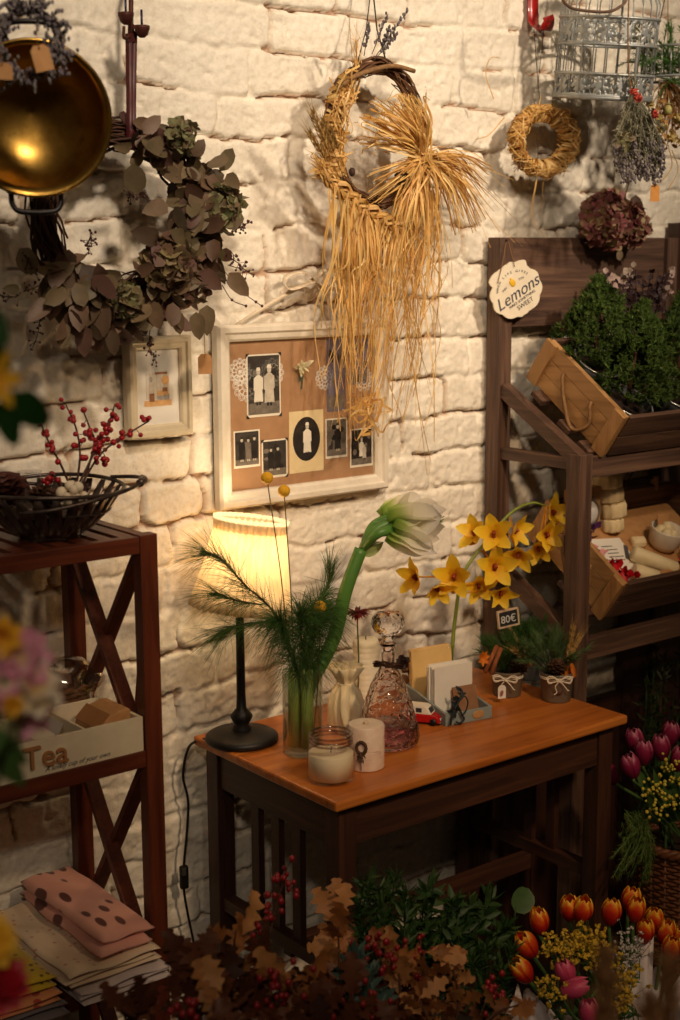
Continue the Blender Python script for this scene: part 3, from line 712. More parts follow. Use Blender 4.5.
for k in range(3):
    for j in range(12):
        pts = []; oo = rv(.0032)
        for i in range(29):
            t = i/28; a = 2*PI*(t*2.6+k/3); pts.append(pa+dv*t+V((0, 0, -.012*sin(PI*t)))+ss*.0095*sin(a)+uu*.006*sin(2*a)+oo)
        m.ribbon(pts, .0045, TOCAM+rv(.6))
build(m, 'raffia_plait', RAF, rw)
m = MB()
for i in range(60):     # frayed head of the plait
    e = Q(rnd(308, 330), rnd(150, 182), rnd(.01, .06)); straw(m, [pa+dv*.1+rv(.006), pa.lerp(e, .6), e], .003)
for i in range(150):    # tassel below the plait
    xx = min(394, max(333, R.gauss(360, 15))); s0 = pa.lerp(pb, min(1, max(.15, (xx-322)/76)))+V((0, 0, -.012))+rv(.005); L = R.choice([290, 320, 340, 372, 400, 425]); ex = 352+(xx-358)*.75+R.gauss(0, 9)
    straw(m, [s0, Q(xx+R.gauss(0, 5), 258, rnd(.0, .05)), Q((xx+ex)/2+R.gauss(0, 8), (258+L)/2, rnd(0, .045)), Q(ex, L+R.gauss(0, 8), rnd(0, .04))], .0034, 6)
for i in range(120):    # tails below the bow
    xx = rnd(395, 440); L = R.choice([285, 310, 330, 350, 380, 420]); ex = 404+(xx-415)*1.05+R.gauss(0, 11)-max(0, L-330)*.22
    if R.random() < .16: ex = rnd(412, 436); L = rnd(370, 478)
    straw(m, [bo+rv(.008)+V((0, 0, -.01)), Q(xx, 215, rnd(.0, .06)), Q((xx*2+ex)/3+R.gauss(0, 7), 215+(L-215)*.35, rnd(0, .05)), Q((xx+ex*2)/3+R.gauss(0, 8), 215+(L-215)*.7, rnd(0, .05)), Q(ex, L, rnd(0, .04))], .0032, 6)
for i in range(26): # curled lower ends
    c = Q(rnd(345, 382), rnd(395, 428), rnd(.0, .04)); straw(m, [c+rv(.012) for _ in range(4)], .005, 6)
build(m, 'raffia_tails', RAF, rw)
WHEAT = leafy('wheat', [C(196, 158, 92), C(170, 134, 74), C(214, 180, 116)], .55, .1)
def wheat_ear(mb, a, b, r=.0045):
    a, b = V(a), V(b); d = b-a; n = 9; _, s, u = frame_from(d)
    mb.tube([a-d*.8, a, b], .0009, 4)
    for i in range(n):
        p = a+d*(i/n)
        for k in range(3):
            q = 2*PI*k/3+i; o = s*cos(q)+u*sin(q); mb.leaf(p, (d.normalized()+o*.45), o, d.length*.24, r*1.3, OVATE, cup=.3, n=3)
            mb.tube([p+d*.1, p+d*.1+(d.normalized()+o*.25)*d.length*.55], lambda t: .0004*(1-.6*t), 3, cap=False)
m = MB()
for a, b in (((336, 170), (312, 112)), ((340, 168), (322, 120)), ((333, 172), (309, 132)), ((342, 160), (330, 128))): wheat_ear(m, Q(*a, .03).lerp(Q(*b, .045), .35), Q(*b, .045))
build(m, 'wheat_ears', WHEAT, rw)
m = MB()
for (a, b) in (((364, 56), (369, 24)), ((372, 54), (388, 14)), ((376, 56), (408, 10)), ((374, 60), (398, 34)), ((380, 52), (390, 28))):
    A, B = Q(*a, .01), Q(*b, .035); m.tube([A, B], .0008, 4)
    for k in range(26): m.ell(A.lerp(B, .3+.7*k/25)+rv(.0018), (.0022, .0022, .0034), nu=5, nv=4)
build(m, 'lavender', LAV, rw)
m = MB()
for i in range(14):  e = Q(rnd(340, 366), rnd(10, 40), .02); straw(m, [Q(356, 66, .01), Q(355, 45, .02), e], .0016)
build(m, 'dried_grass', RAF, rw)
m = MB(); c = Q(402, 178, .052); m.ell(c, .009, nu=8, nv=6)
for i in range(40): d = rv().normalized(); m.leaf(c+d*.006, d, rv(), .010, .008, ROUND, bend=.5, n=3)
DCONE = plain('dark_cone', C(62, 36, 24), C(44, 26, 18), .7, 80); build(m, 'cone', DCONE, rw)
m = MB(); m.ell(Q(352, 172, .04), (.006, .006, .008), nu=10, nv=8); build(m, 'acorn', DCONE, rw)
m = MB(); m.tube([Q(388, 68), Q(377, 30, -.01), Q(372, -18, -.03)], .0014, 5); m.tube([Q(355, 72), Q(366, 30, -.01), Q(372, -18, -.03)], .001, 5); build(m, 'hanging_string', DARKSTR, rw)
nl = MB(); nl.tube([at(372, -20, y=-.055), at(372, -18, y=.005)], .0025, 8); nl.ell(at(372, -20, y=-.055), (.005, .003, .005)); tag(build(nl, 'nail', IRON), 'iron nail in the brick from which the tall raffia wreath hangs', 'nail')

# ---------------------------------------------------------------- small raffia wreath on its red hook
REDM = plain('red_enamel_metal', C(168, 28, 26), C(150, 22, 22), .3, 30, coat=.4)
RP2 = lambda x, y, d=0.: at(x, y, y=-.06-d)
hk = MB(); hk.ribbon(bez([at(533, -40, y=-.012), at(533, -10, y=-.014), at(533, 12, y=-.016), at(534, 24, y=-.022), at(538, 30, y=-.038), at(545, 29, y=-.058), at(549, 22, y=-.066), at(548, 16, y=-.066)], 6), .028, (0, -1, .02))
tag(build(hk, 'wall_hook', REDM, solid=.003), 'red metal wall hook holding the small raffia wreath', 'hook')
sw = thing('raffia_wreath', 'small round raffia wreath hanging from the red hook', 'wreath', RP2(540, 182))
SP = lambda t: RP2(541+25*cos(2*PI*t), 141-28*sin(2*PI*t))
m = MB(); strands(m, SP, 40, .010, .002, nn=4)
for i in range(190):
    t0 = R.random(); p = SP(t0); o = (p-RP2(541, 141)).normalized(); tg = (SP(t0+.01)-SP(t0-.01)).normalized(); r_ = rnd(.013, .019); sk = rnd(-.012, .012)
    m.ribbon([p+(o*cos(a)+V((0, -1, 0))*sin(a))*r_+tg*sk*sin(a) for a in [2*PI*k/9 for k in range(10)]], .0045, tg.cross(o)+rv(.5))
for i in range(190):
    t0 = R.random(); p = SP(t0)-V((0, .016, 0)); tg = (SP(t0+.01)-SP(t0-.01)).normalized()*R.choice([-1, 1]); o = (p-RP2(541, 141)).normalized()
    L = rnd(.02, .05); straw(m, [p, p+tg*L*.5+o*.006-V((0, .008, 0)), p+tg*L+o*rnd(0, .014)], .003)
build(m, 'raffia_ring', RAF, sw)
m = MB()
for i in range(22): straw(m, [SP(.62)+rv(.006), SP(.62)+V((-.012, -.012, -.006))+rv(.004), SP(.62)+V((-.026, -.01, -.012))+rv(.006)], .004)
build(m, 'dark_straw_ends', leafy('dark_straw', [C(96, 66, 40), C(130, 92, 54)], .6, .1), sw)
m = MB(); top = SP(.27)
for x in (534, 544): m.tube([at(x, 29, y=-.05), RP2(538, 84, .006), top+V((0, -.01, -.004))], .0008, 5)
m.tube([SP(.27)+V((0, .012, -.02)), SP(.27)+V((0, -.012, .0)), SP(.27)+V((0, .01, .02))], .001, 5); m.tube([top, RP2(538, 168, .002)], .0006, 4)
build(m, 'hanging_string', DARKSTR, sw)
for pts in ([(497, 98), (488, 72), (492, 60), (500, 58)], [(505, 118), (492, 132), (478, 140)], [(555, 118), (585, 105), (600, 98)], [(540, 180), (542, 205), (540, 228)], [(536, 180), (533, 215), (545, 240)]):
    m = MB(); straw(m, [RP2(x, y, .01) for x, y in pts], .003, 6); build(m, 'loose_straw', RAF, sw)

# ---------------------------------------------------------------- birdcage
t = NT('galvanised_zinc'); f = t.noise(t.coords(), 60, 4); t.base(t.ramp(f, [(.3, C(150, 156, 158)), (.6, C(176, 178, 174)), (.75, C(150, 126, 100))])); t.set(Metallic=.65, Roughness=.5); ZINC = t.m
bcen = at(602, 99, y=-.125); br = .0965; BM = Matrix.Rotation(.055, 3, FW) @ Matrix.Rotation(.115, 3, V((RT.x, RT.y, 0)).normalized())
bc = thing('birdcage', 'grey zinc birdcage with pierced bands hanging at the top right', 'birdcage', bcen)
def cy(a, z, r=br): return bcen+BM @ V((r*cos(a), r*sin(a), z))
m = MB(); m.lathe([(0, -.002), (br+.002, -.002), (br+.004, .004), (br, .008), (0, .008)], bcen, 40, BM); build(m, 'base_tray', ZINC, bc)
ZB = (0.006, .047, .102, .152)
for z in ZB:
    m = MB(); m.tube([cy(2*PI*k/40, z, br+.001) for k in range(40)], .0028, 6, closed=True); build(m, 'hoop', ZINC, bc)
for (za, zb) in ((ZB[0], ZB[1]), (ZB[2], ZB[3])):
    m = MB(); NA, NZ = 240, 18; vs = [cy(2*PI*i/NA, za+(zb-za)*j/NZ) for j in range(NZ+1) for i in range(NA)]; fs = []
    for j in range(NZ):
        for i in range(NA):
            u = (i+.5)/NA*14 % 1-.5; v = (j+.5)/NZ-.5; du = u*1.0
            r1 = math.hypot(du, v*1.1); a1 = math.atan2(v, du)
            petal = r1 < .30+.14*cos(5*a1) and r1 > .09; leafhole = abs(abs(u)-.42) < .07+.06*sin(v*14) and abs(v) < .40; dots = math.hypot(abs(u)-.5, abs(v)-.33) < .08
            rim = abs(v) > .45
            hole = (leafhole or dots or (abs(r1-.42) < .05 and int(a1*4) % 2 == 0) or (petal and r1 > .2 and abs(sin(2.5*a1)) < .35)) and not rim
            if not hole: fs.append((j*NA+i, j*NA+(i+1) % NA, (j+1)*NA+(i+1) % NA, (j+1)*NA+i))
    m.add(vs, fs); build(m, 'pierced_band', ZINC, bc, solid=.0012)
for k in range(26):
    a = 2*PI*k/26; m = MB(); m.tube([cy(a, ZB[0]), cy(a, ZB[3])]+[cy(a, ZB[3]+.10*sin(q), br*cos(q)+.004) for q in (.3, .6, .9, 1.2, 1.5)], .0014, 5); build(m, 'wire', ZINC, bc)
for a in (-1.62, -1.52):
    pass
m = MB(); m.bar(cy(-1.75, ZB[1]), cy(-1.75, ZB[2]), .006, .003, (0, -1, 0)); build(m, 'door_bar', ZINC, bc)
m = MB(); hp = [(564, -30), (562, -4), (568, 6), (580, 10), (605, 12), (618, 8), (627, -2), (630, -30)]; m.tube(bez([at(x, y, y=-.235) for x, y in hp], 5), .0028, 8); build(m, 'handle', plain('brown_metal', C(126, 100, 84), C(104, 80, 66), .5, 40, metal=.5), bc)
m = MB(); m.ell(cy(0, .252, 0), .01); m.tube([cy(0, .25, 0), cy(0, .45, 0)], .002, 6); build(m, 'hanging_wire', IRON, bc)

# wire basket with fern behind the bouquets
kb = thing('wire_basket', 'pale wire basket holding green fern at the right edge', 'basket', at(668, 82, y=-.16))
kc = at(676, 79, y=-.19); kr = .07
for z in (0, .058):
    m = MB(); m.tube([kc+V((kr*cos(2*PI*k/30), kr*sin(2*PI*k/30), z)) for k in range(30)], .0024, 6, closed=True); build(m, 'hoop', ZINC, kb)
for k in range(24):
    a = 2*PI*k/24; m = MB(); m.tube([kc+V((kr*cos(a), kr*sin(a), 0)), kc+V((kr*cos(a), kr*sin(a), .058))], .0012, 5); build(m, 'wire', ZINC, kb)
m = MB(); m.tube([kc+V((-kr, 0, 0)), kc+V((kr, 0, 0))], .0015, 5); m.tube([kc+V((0, -kr, 0)), kc+V((0, kr, 0))], .0015, 5); build(m, 'base_wire', ZINC, kb)
for s in (-1, 1): m = MB(); m.tube([kc+V((kr*s, 0, .058)), kc+V((0, 0, .30))], .001, 5); build(m, 'hanging_wire', IRON, kb)
FERN = leafy('fresh_fern', [C(62, 104, 40), C(84, 128, 52), C(102, 144, 66)], .5, .3)
m = MB()
for i in range(80):
    p = kc+V((rnd(-.06, .05), rnd(-.05, .05), rnd(.0, .03))); d = (V((rnd(-.9, .6), rnd(-.4, .4), rnd(-.2, 1)))).normalized(); L = rnd(.06, .13)
    pts = bez([p, p+d*L*.6, p+d*L+V((0, 0, -.015))], 7); m.tube(pts, .0008, 4); needles(m, pts, .012, .0005, 5, .9)
tag(build(m, 'fern_bunch', FERN), 'feathery green fern in the pale wire basket', 'fern')

# ---------------------------------------------------------------- hanging dried bouquets
db = thing('dried_bouquet', 'bunch of dried grey-green statice and lavender hanging head down', 'dried flowers', at(635, 176, y=-.24))
tp = at(634, 92, y=-.24)
m = MB()
for i in range(130):
    x, y = rnd(612, 666), rnd(128, 176); e = at(x, y, y=-.24+rnd(-.05, .03)); mid = tp.lerp(e, .5)+rv(.006)
    m.tube(bez([tp+rv(.004), mid, e], 4), .0009, 4)
    for k in range(9): q = mid.lerp(e, k/8*.9); m.leaf(q, (e-mid).normalized()+rv(.6), rv(), .010, .004, OVATE, n=3)
for i in range(12): m.tube([tp, tp+V((rnd(-.01, .005), rnd(-.01, .01), rnd(.02, .04)))], .001, 4)
build(m, 'stems', GREYG, db)
m = MB()
for i in range(90):
    x, y = rnd(614, 664), rnd(138, 176); p = at(x, y, y=-.24+rnd(-.055, .02)); d = V((rnd(-.5, .5), 0, -1)).normalized()
    for k in range(7): m.ell(p+d*.003*k+rv(.002), (.0026, .0026, .0036), nu=5, nv=4)
build(m, 'lavender', LAV, db)
m = MB()
for i in range(30): p = at(rnd(618, 632), rnd(134, 150), y=-.285); m.leaf(p, rv(), TOCAM, .013, .008, OVATE, n=3)
build(m, 'green_leaves', HYG, db)
RBUD = plain('dried_red_bud', C(176, 44, 44), C(200, 90, 70), .6, 120)
for (x, y) in ((634, 92), (638, 98), (655, 114)):
    m = MB(); c = at(x, y, y=-.275); m.ell(c, .006, nu=8, nv=6)
    for i in range(22): m.leaf(c, rv().normalized(), rv(), .010, .006, ROUND, n=3)
    build(m, 'red_bud', RBUD, db)
m = MB(); m.tube(bez([at(632, 92, y=-.24), at(629, 74, y=-.24), at(628, 30, y=-.24), at(630, -30, y=-.24)], 4), .0015, 5); build(m, 'hanging_string', STRING, db)
pb_ = thing('dried_bouquet', 'bunch of dried straw flowers and poppy heads at the right edge', 'dried flowers', at(676, 166, y=-.15))
m = MB(); tp = at(668, 78, y=-.15)
for i in range(80): x, y = rnd(652, 700), rnd(100, 150); e = at(x, y, y=-.15+rnd(-.05, .03)); m.tube(bez([tp, tp.lerp(e, .5)+rv(.008), e], 3), .0011, 4); m.leaf(e, rv(), TOCAM, .016, .009, OVATE, n=3)
build(m, 'stems', leafy('straw_brown_stems', [C(160, 112, 62), C(190, 144, 84), C(128, 88, 50)], .6, .15), pb_)
SFL = leafy('straw_flower', [C(216, 190, 120), C(196, 170, 106), C(226, 206, 146)], .6, .2)
for (x, y, r) in ((663, 128, .012), (672, 138, .013), (660, 118, .009), (678, 118, .012), (650, 104, .010), (683, 142, .013)):
    m = MB(); c = at(x, y, y=-.20); m.ell(c, r*.55, nu=8, nv=6)
    for i in range(36): d = rv().normalized(); m.leaf(c, d, rv(), r, r*.6, ROUND, n=3)
    build(m, 'flower_head', SFL, pb_)
for (x, y) in ((668, 110), (682, 122)):
    m = MB(); c = at(x, y, y=-.20); m.ell(c, (.0085, .0085, .010), nu=10, nv=8); m.lathe([(0, .010), (.006, .011), (.007, .013), (0, .013)], c, 10); build(m, 'poppy_head', plain('poppy_head', C(150, 148, 84), C(176, 164, 100), .6, 60), pb_)
for pts in ([(668, 145), (672, 166), (660, 182), (652, 178)], [(672, 150), (678, 170), (668, 190)]):
    m = MB(); m.tube(bez([at(x, y, y=-.18) for x, y in pts], 5), .0013, 4); build(m, 'straw', RAF, pb_)
m = MB(); m.tube([tp, at(668, -40, y=-.15)], .001, 5); build(m, 'hanging_string', STRING, pb_)
paper_tag('paper_tag', 655, 193, -.17, .020, .034, TAGO, 'amber paper tag', parent=pb_, string=at(648, 165, y=-.15))

# dried hydrangea head hung on the stand's header board
hy = thing('dried_hydrangea', 'large plum and green dried hydrangea head above the header board of the stand', 'dried flowers', at(612, 255, y=-.085))
m = MB(); hydrangea(m, at(606, 220, y=-.075), .056, 190, .021, TOCAM); hydrangea(m, at(628, 226, y=-.08), .046, 90, .019, TOCAM); build(m, 'flower_head', HYP, hy)
m = MB(); m.leaf(at(633, 226, y=-.03), (.15, 0, 1), TOCAM, .07, .045, OVATE, bend=.3, cup=.15, n=8); m.leaf(at(640, 222, y=-.035), (.7, -.1, -.4), TOCAM, .03, .02, OVATE); build(m, 'leaf', leafy('brown_leaf', [C(72, 50, 36), C(84, 60, 42)], .6, .1), hy)
m = MB(); m.leaf(at(620, 250, y=-.1), (-.1, 0, -1), TOCAM, .022, .014, ROUND); build(m, 'pale_petal', HYG, hy)
m = MB(); m.tube(bez([at(615, 225, y=-.06), at(622, 205, y=-.03), at(630, 180, y=-.004)], 4), .0016, 5); build(m, 'stem', TWIG, hy)
# ================================================================ crates on the display stand
def Gframe(TL, ang):
    d = V((0, -cos(ang), -sin(ang))); n = V((0, -sin(ang), cos(ang)))
    return lambda x, s, h: V(TL)+V((x, 0, 0))+d*s+n*h, Matrix((V((1, 0, 0)), d, n)).transposed()
TRAYM = {}
def crate(label, TL, ang, W, D, H, cross):
    G, M3 = Gframe(TL, ang); base = G(W/2, D/2, -H)
    r = thing('wooden_crate', label, 'crate', base)
    bxl = lambda m, a, b: m.box(G((a[0]+b[0])/2, (a[1]+b[1])/2, (a[2]+b[2])/2), (abs(b[0]-a[0]), abs(b[1]-a[1]), abs(b[2]-a[2])), M3)
    for k, x in enumerate((0, W-.012)):
        m = MB()
        for q in range(3): h0 = -H+q*H/3; bxl(m, (x, .004, h0+.0006), (x+.012, D-.004, h0+H/3-.0006))
        e = build(m, 'end_panel', PY if k == 0 else UY, r, bevel=.0008)
        for s in (0, D-.030):
            m = MB(); xx = x-.009 if k == 0 else x+.012; bxl(m, (xx, s, -H), (xx+.009, s+.030, .001)); build(m, 'corner_batten', PZ if k == 0 else UZ, r, bevel=.0008)
        m = MB(); xo = x-.004 if k == 0 else x+.016; sa, sb = D*.30, D*.66
        g = V((0, 0, -1)); A, B = G(xo, sa, -H*.36), G(xo, sb, -H*.36)
        mid = (A+B)/2+V((-.012 if k == 0 else .012, 0, -.075))
        m.tube(bez([G(x+.014, sa, -H*.36), A, A+g*.045+V((0, -.004, 0)), mid, B+g*.040+V((0, .004, 0)), B, G(x+.014, sb, -H*.36)] if k == 0 else [A, mid, B], 6), .0036, 7)
        build(m, 'rope_handle', STRING, r)
    for s, nm in ((.0, 'back_board'), (D-.010, 'front_board')):
        for q in range(2):
            m = MB(); h0 = -H+q*H/2; bxl(m, (.0125, s, h0+.001), (W-.0125, s+.010, h0+H/2-.001)); build(m, nm, UX, r, bevel=.0008)
    m = MB()
    for q in range(5): s0 = .011+(D-.022)*q/5; bxl(m, (.0125, s0, -H), (W-.0125, s0+(D-.022)/5-.002, -H+.007))
    build(m, 'crate_bottom', UX, r)
    for s in (.06, .15, .215):          # the tray slats of the stand that carry it
        m = MB(); a = G(0, s, -H-.0055)
        m.box(V(((sx0+sx1)/2, a.y, a.z)), (sx1-sx0-2*.036-.004, .034, .010), M3); build(m, 'tray_slat', UX, ds)
    return r, G, M3
c1, G1, M1 = crate('light pine crate with rope handle tilted on the upper shelf, potted conifers inside', (2.128, -.126, 1.428), math.radians(35), .42, .25, .098, 0)
c2, G2, M2 = crate('tilted wooden crate on the lower shelf holding soaps, a cup and gift boxes', (2.128, -.135, 1.103), math.radians(35), .42, .25, .098, 0)

# ---- potted conifers
SPRUCE = leafy('dwarf_spruce', [C(46, 72, 26), C(66, 94, 34), C(92, 118, 46), C(54, 80, 30), C(116, 132, 58)], .55, .2)
SOIL = plain('dark_soil', C(48, 32, 24), C(32, 22, 16), .9, 90, bump=.5)
POTZ = plain('dark_zinc', C(74, 76, 76), C(54, 56, 56), .35, 30, metal=.7); RIMZ = plain('bright_zinc_rim', C(214, 212, 206), C(190, 188, 182), .25, 30, metal=.6)
def conifer_pot(p, ax, r, h, label):
    ax = V(ax).normalized(); _, s, u = frame_from(ax); M = Matrix((s, u, ax)).transposed()
    t = thing('zinc_pot', label, 'pot', p)
    m = MB(); m.lathe([(0, 0), (r*.78, 0), (r, h), (r-.003, h), (r*.76, .004), (0, .004)], p, 32, M); build(m, 'pot_body', POTZ, t)
    m = MB(); m.tube([V(p)+M @ V((r*cos(a), r*sin(a), h)) for a in [2*PI*k/32 for k in range(32)]], .0018, 6, closed=True); build(m, 'rim', RIMZ, t)
    m = MB(); m.lathe([(0, h-.012), (r*.93, h-.014)], p, 24, M); build(m, 'soil', SOIL, t)
    return M
def conifer(p, top, r, label, n=460):
    p = V(p); top = V(top); H = (top-p).length; ax = (top-p).normalized(); _, s, u = frame_from(ax)
    t = thing('dwarf_conifer', label, 'conifer', p)
    m = MB(); m.tube([p, p.lerp(top, .8)], lambda q: .005*(1-.7*q), 6); build(m, 'trunk', TWIG, t)
    m = MB()
    for i in range(n):
        q = R.random()**.8; a = rnd(0, 2*PI); lump = 1+.22*sin(a*3+q*9)+.12*sin(a*5+q*17)
        rr = r*lump*(min(1, .6+q*2.5) if q < .16 else (1-((q-.16)/.84)**1.5*.95)); o = s*cos(a)+u*sin(a)
        e = p+ax*(H*(.0+1.0*q))+o*rr*rnd(.6, 1.0); d = (o*(1.1-q)+ax*(.35+q)+rv(.25)).normalized()
        L = rnd(.016, .028)
        for k in range(3):
            d2 = (d+rv(.35)).normalized(); b = e-d2*.012; pts = [b, b+d2*L*.5, b+d2*L]
            for g in range(8):
                w = rnd(0, 1); c = b+d2*L*w; nd = (d2+rv(.55)).normalized(); l = rnd(.006, .010)
                m.tube([c, c+nd*l], lambda z: .0013*(1-.6*z), 3, cap=False)
    build(m, 'foliage', SPRUCE, t)
hb = .098-.0095
n1 = V(M1.col[2])
p1 = G1(.092, .066, -hb); conifer_pot(p1, n1, .052, .078, 'dark zinc pot with bright rim at the back left of the upper crate')
conifer(p1+n1*.066, p1+V((.012, -.03, .225)), .086, 'dwarf green conifer growing in the back left pot of the upper crate')
p2 = G1(.100, .172, -hb); conifer_pot(p2, n1, .052, .060, 'dark zinc pot with bright rim at the front of the upper crate')
conifer(p2+n1*.050, p2+V((.030, -.040, .235)), .090, 'dwarf green conifer growing in the front pot of the upper crate, before the other')
p4 = G1(.235, .180, -hb); conifer_pot(p4, n1, .052, .074, 'dark zinc pot in the upper crate, nearest the right edge of the photo')
conifer(p4+n1*.064, p4+V((.0, -.045, .25)), .09, 'dwarf green conifer nearest the right edge in the upper crate')
p3 = G1(.212, .060, -hb); conifer_pot(p3, n1, .048, .080, 'dark zinc pot at the back of the upper crate holding a plum coloured plant')
dk = thing('heather_plant', 'dark plum dried flower plant with pale tips standing behind the conifers', 'plant', p3+n1*.066)
m = MB(); m2 = MB()
for i in range(60):
    b = p3+n1*.07; e = b+V((rnd(-.10, .09), rnd(-.03, .06), rnd(.12, .185))); m.tube(bez([b, b.lerp(e, .6)+rv(.006), e], 4), .0008, 4)
    for k in range(6): m.leaf(b.lerp(e, rnd(.5, 1)), rv(), TOCAM, .016, .010, OVATE, n=3)
    if R.random() < .28:
        for k in range(3): m2.leaf(e+rv(.003), rv(), TOCAM, .014, .012, ROUND, n=3, cup=.2)
build(m, 'foliage', leafy('plum_leaves', [C(52, 34, 38), C(74, 50, 52), C(44, 28, 32), C(90, 66, 64)], .6, .15), dk); build(m2, 'pale_tips', leafy('pale_tip', [C(206, 190, 172), C(180, 150, 144)], .6, .2), dk)

# ---- contents of the lower crate
n2 = V(M2.col[2]); d2 = V(M2.col[1]); EX = V((1, 0, 0)); H2 = -.098+.0075
CREAM = plain('cream_soap', C(236, 220, 180), C(224, 204, 158), .5, 30)
CREAMF = plain('cream_felt', C(232, 212, 170), C(220, 196, 148), .9, 60, bump=.3)
PURP = plain('purple_ribbon', C(86, 40, 92), C(66, 28, 74), .4, 40); PINKT = plain('pink_tissue', C(232, 150, 160), C(222, 176, 170), .7, 30); REDT = plain('red_tissue', C(206, 20, 34), C(176, 12, 26), .5, 60)
def boxG(m, G, M3, a, b, mi=0): m.box(G((a[0]+b[0])/2, (a[1]+b[1])/2, (a[2]+b[2])/2), (abs(b[0]-a[0]), abs(b[1]-a[1]), abs(b[2]-a[2])), M3, mi)
fl = MB()
for i in range(10):
    a = rnd(.03, .36); boxG(fl, G2, M2 @ Matrix.Rotation(rnd(-.2, .2), 3, 'Z'), (a, rnd(.02, .05), H2+.001), (a+.05, rnd(.19, .22), H2+.010+.0015*i))
fl = MB(); boxG(fl, G2, M2, (.016, .014, H2+.0005), (.40, .236, H2+.034)); tag(build(fl, 'kraft_liner', KRAFT, bevel=.004), 'kraft paper pad lining the lower crate beneath the soaps', 'packing paper')
HL = H2+.036
gb = thing('gift_box', 'kraft box with a round window showing a white ball, tied with purple ribbon', 'gift box', G2(.05, .04, HL))
bU = (n2*.45+V((0, .25, .8))).normalized(); bN = EX.cross(bU).normalized()*1.0
def upright(o, w, h, t): return lambda a, b, c: o+EX*a*w+bU*b*h+bN*c*t
O = G2(.000, .070, HL)+EX*.024
m = MB(); m.box(O+EX*.045+bU*.052, (.09, .02, .104), Matrix((EX, -bN, bU)).transposed()); build(m, 'box', KRAFT, gb, bevel=.001)
m = MB(); m.lathe([(.030, 0), (.033, .002), (.033, .003), (.028, .003)], O+EX*.052+bU*.052+bN*.010, 28, Matrix((EX, -bU, bN)).transposed() if False else Matrix((EX, bU, bN)).transposed()); build(m, 'window_ring', plain('grey_ring', C(120, 112, 104)), gb)
m = MB(); m.ell(O+EX*.052+bU*.052+bN*.008, (.027, .018, .027), Matrix((EX, bN, bU)).transposed(), 16, 12); build(m, 'white_ball', plain('white_ball', C(226, 224, 220), C(206, 202, 198), .3, 12), gb)
m = MB(); m.box(O+EX*.045+bU*.024, (.093, .023, .012), Matrix((EX, -bN, bU)).transposed())
kq = O+EX*.046+bU*.022+bN*.013
for sx in (-1, 1): m.ribbon(bez([kq, kq+EX*.014*sx+bU*.008+bN*.006, kq+EX*.016*sx-bU*.010+bN*.004, kq], 5), .008, bU)
m.ribbon(bez([kq, kq+EX*.006-bU*.02+bN*.006, kq-EX*.004-bU*.035+bN*.01], 4), .008, bN); build(m, 'ribbon', PURP, gb, solid=.0008)
def scallop(m, c, axv, r, h):
    axv = V(axv).normalized(); _, s, u = frame_from(axv); M = Matrix((s, u, axv)).transposed()
    m.lathe([(0, 0), (r*.9, 0), (r, h*.15), (r, h*.85), (r*.9, h), (0, h)], c, 40, M, rfun=lambda a, z: 1+.045*sin(a*10))
axs = (bU+EX*-.10+bN*.0).normalized(); c = G2(.166, .066, HL)
for i, (r, h, dx) in enumerate(((.026, .030, .0), (.030, .034, .004), (.029, .032, -.002), (.031, .030, -.008))):
    m = MB(); scallop(m, c+EX*dx, axs, r, h-.001)
    tag(build(m, 'soap', CREAMF), ('cream scalloped soap at the bottom of the leaning stack', 'cream scalloped soap second from the bottom of the leaning stack', 'cream scalloped soap third from the bottom of the leaning stack', 'widest cream scalloped soap on top of the leaning stack')[i], 'soap', 'cream soaps in a stack')
    c = c+axs*h
m = MB(); scallop(m, G2(.185, .110, HL+.002), EX*.9+d2*.3+n2*.2, .013, .030); tag(build(m, 'soap', CREAMF), 'small cream soap lying at the foot of the leaning stack', 'soap')
cu = thing('cup', 'white cup filled with small cream balls in the lower crate', 'cup', G2(.262, .135, HL))
cc = G2(.262, .135, HL); ca = (n2*.8+V((0, 0, .6))).normalized(); _, s_, u_ = frame_from(ca); CM = Matrix((s_, u_, ca)).transposed()
m = MB(); m.lathe([(0, 0), (.024, 0), (.033, .012), (.037, .044), (.0365, .047), (.034, .046), (.030, .014), (0, .006)], cc, 32, CM); build(m, 'bowl', plain('white_china', C(232, 222, 204), C(222, 210, 190), .25, 12), cu)
for i, (x, y, z) in enumerate(((-.014, .006, .038), (.012, .008, .038), (0, -.014, .038), (.0, .004, .046), (.014, -.010, .040))):
    m = MB(); m.ell(cc+CM @ V((x, y, z)), .0125, nu=14, nv=10); tag(build(m, 'soap_ball', CREAM), 'small cream ball in the white cup of the lower crate', 'soap', 'cream balls in the cup')
m = MB(); q = cc+CM @ V((-.002, .018, .046)); m.box(q+V((0, 0, .010)), (.034, .002, .024), Matrix.Rotation(-.25, 3, 'X') @ Matrix.Rotation(.15, 3, 'Y')); tag(build(m, 'kraft_card', KRAFT), 'small kraft card standing in the white cup', 'card')
m = MB(); boxG(m, G2, M2 @ Matrix.Rotation(.12, 3, 'Z'), (.058, .085, HL+.001), (.158, .205, HL+.003))
pc_ = thing('printed_card', 'white printed card lying in the lower crate', 'card', G2(.1, .15, HL)); build(m, 'card', PAPER, pc_)
INK = plain('grey_ink', C(92, 88, 92), C(70, 66, 70), .8)
m = MB(); MM = M2 @ Matrix.Rotation(.12, 3, 'Z')
for i in range(5): m.box(G2(.125, .155, HL+.0034)+MM @ V((-.02+.002*i, -.045+.010*i, 0)), (.03+.01*(i % 2), .002, .0004), MM)
m.box(G2(.125, .15, HL+.0034)+MM @ V((.022, -.02, 0)), (.010, .045, .0004), MM @ Matrix.Rotation(.5, 3, 'Z')); build(m, 'print', INK, pc_)
m = MB()
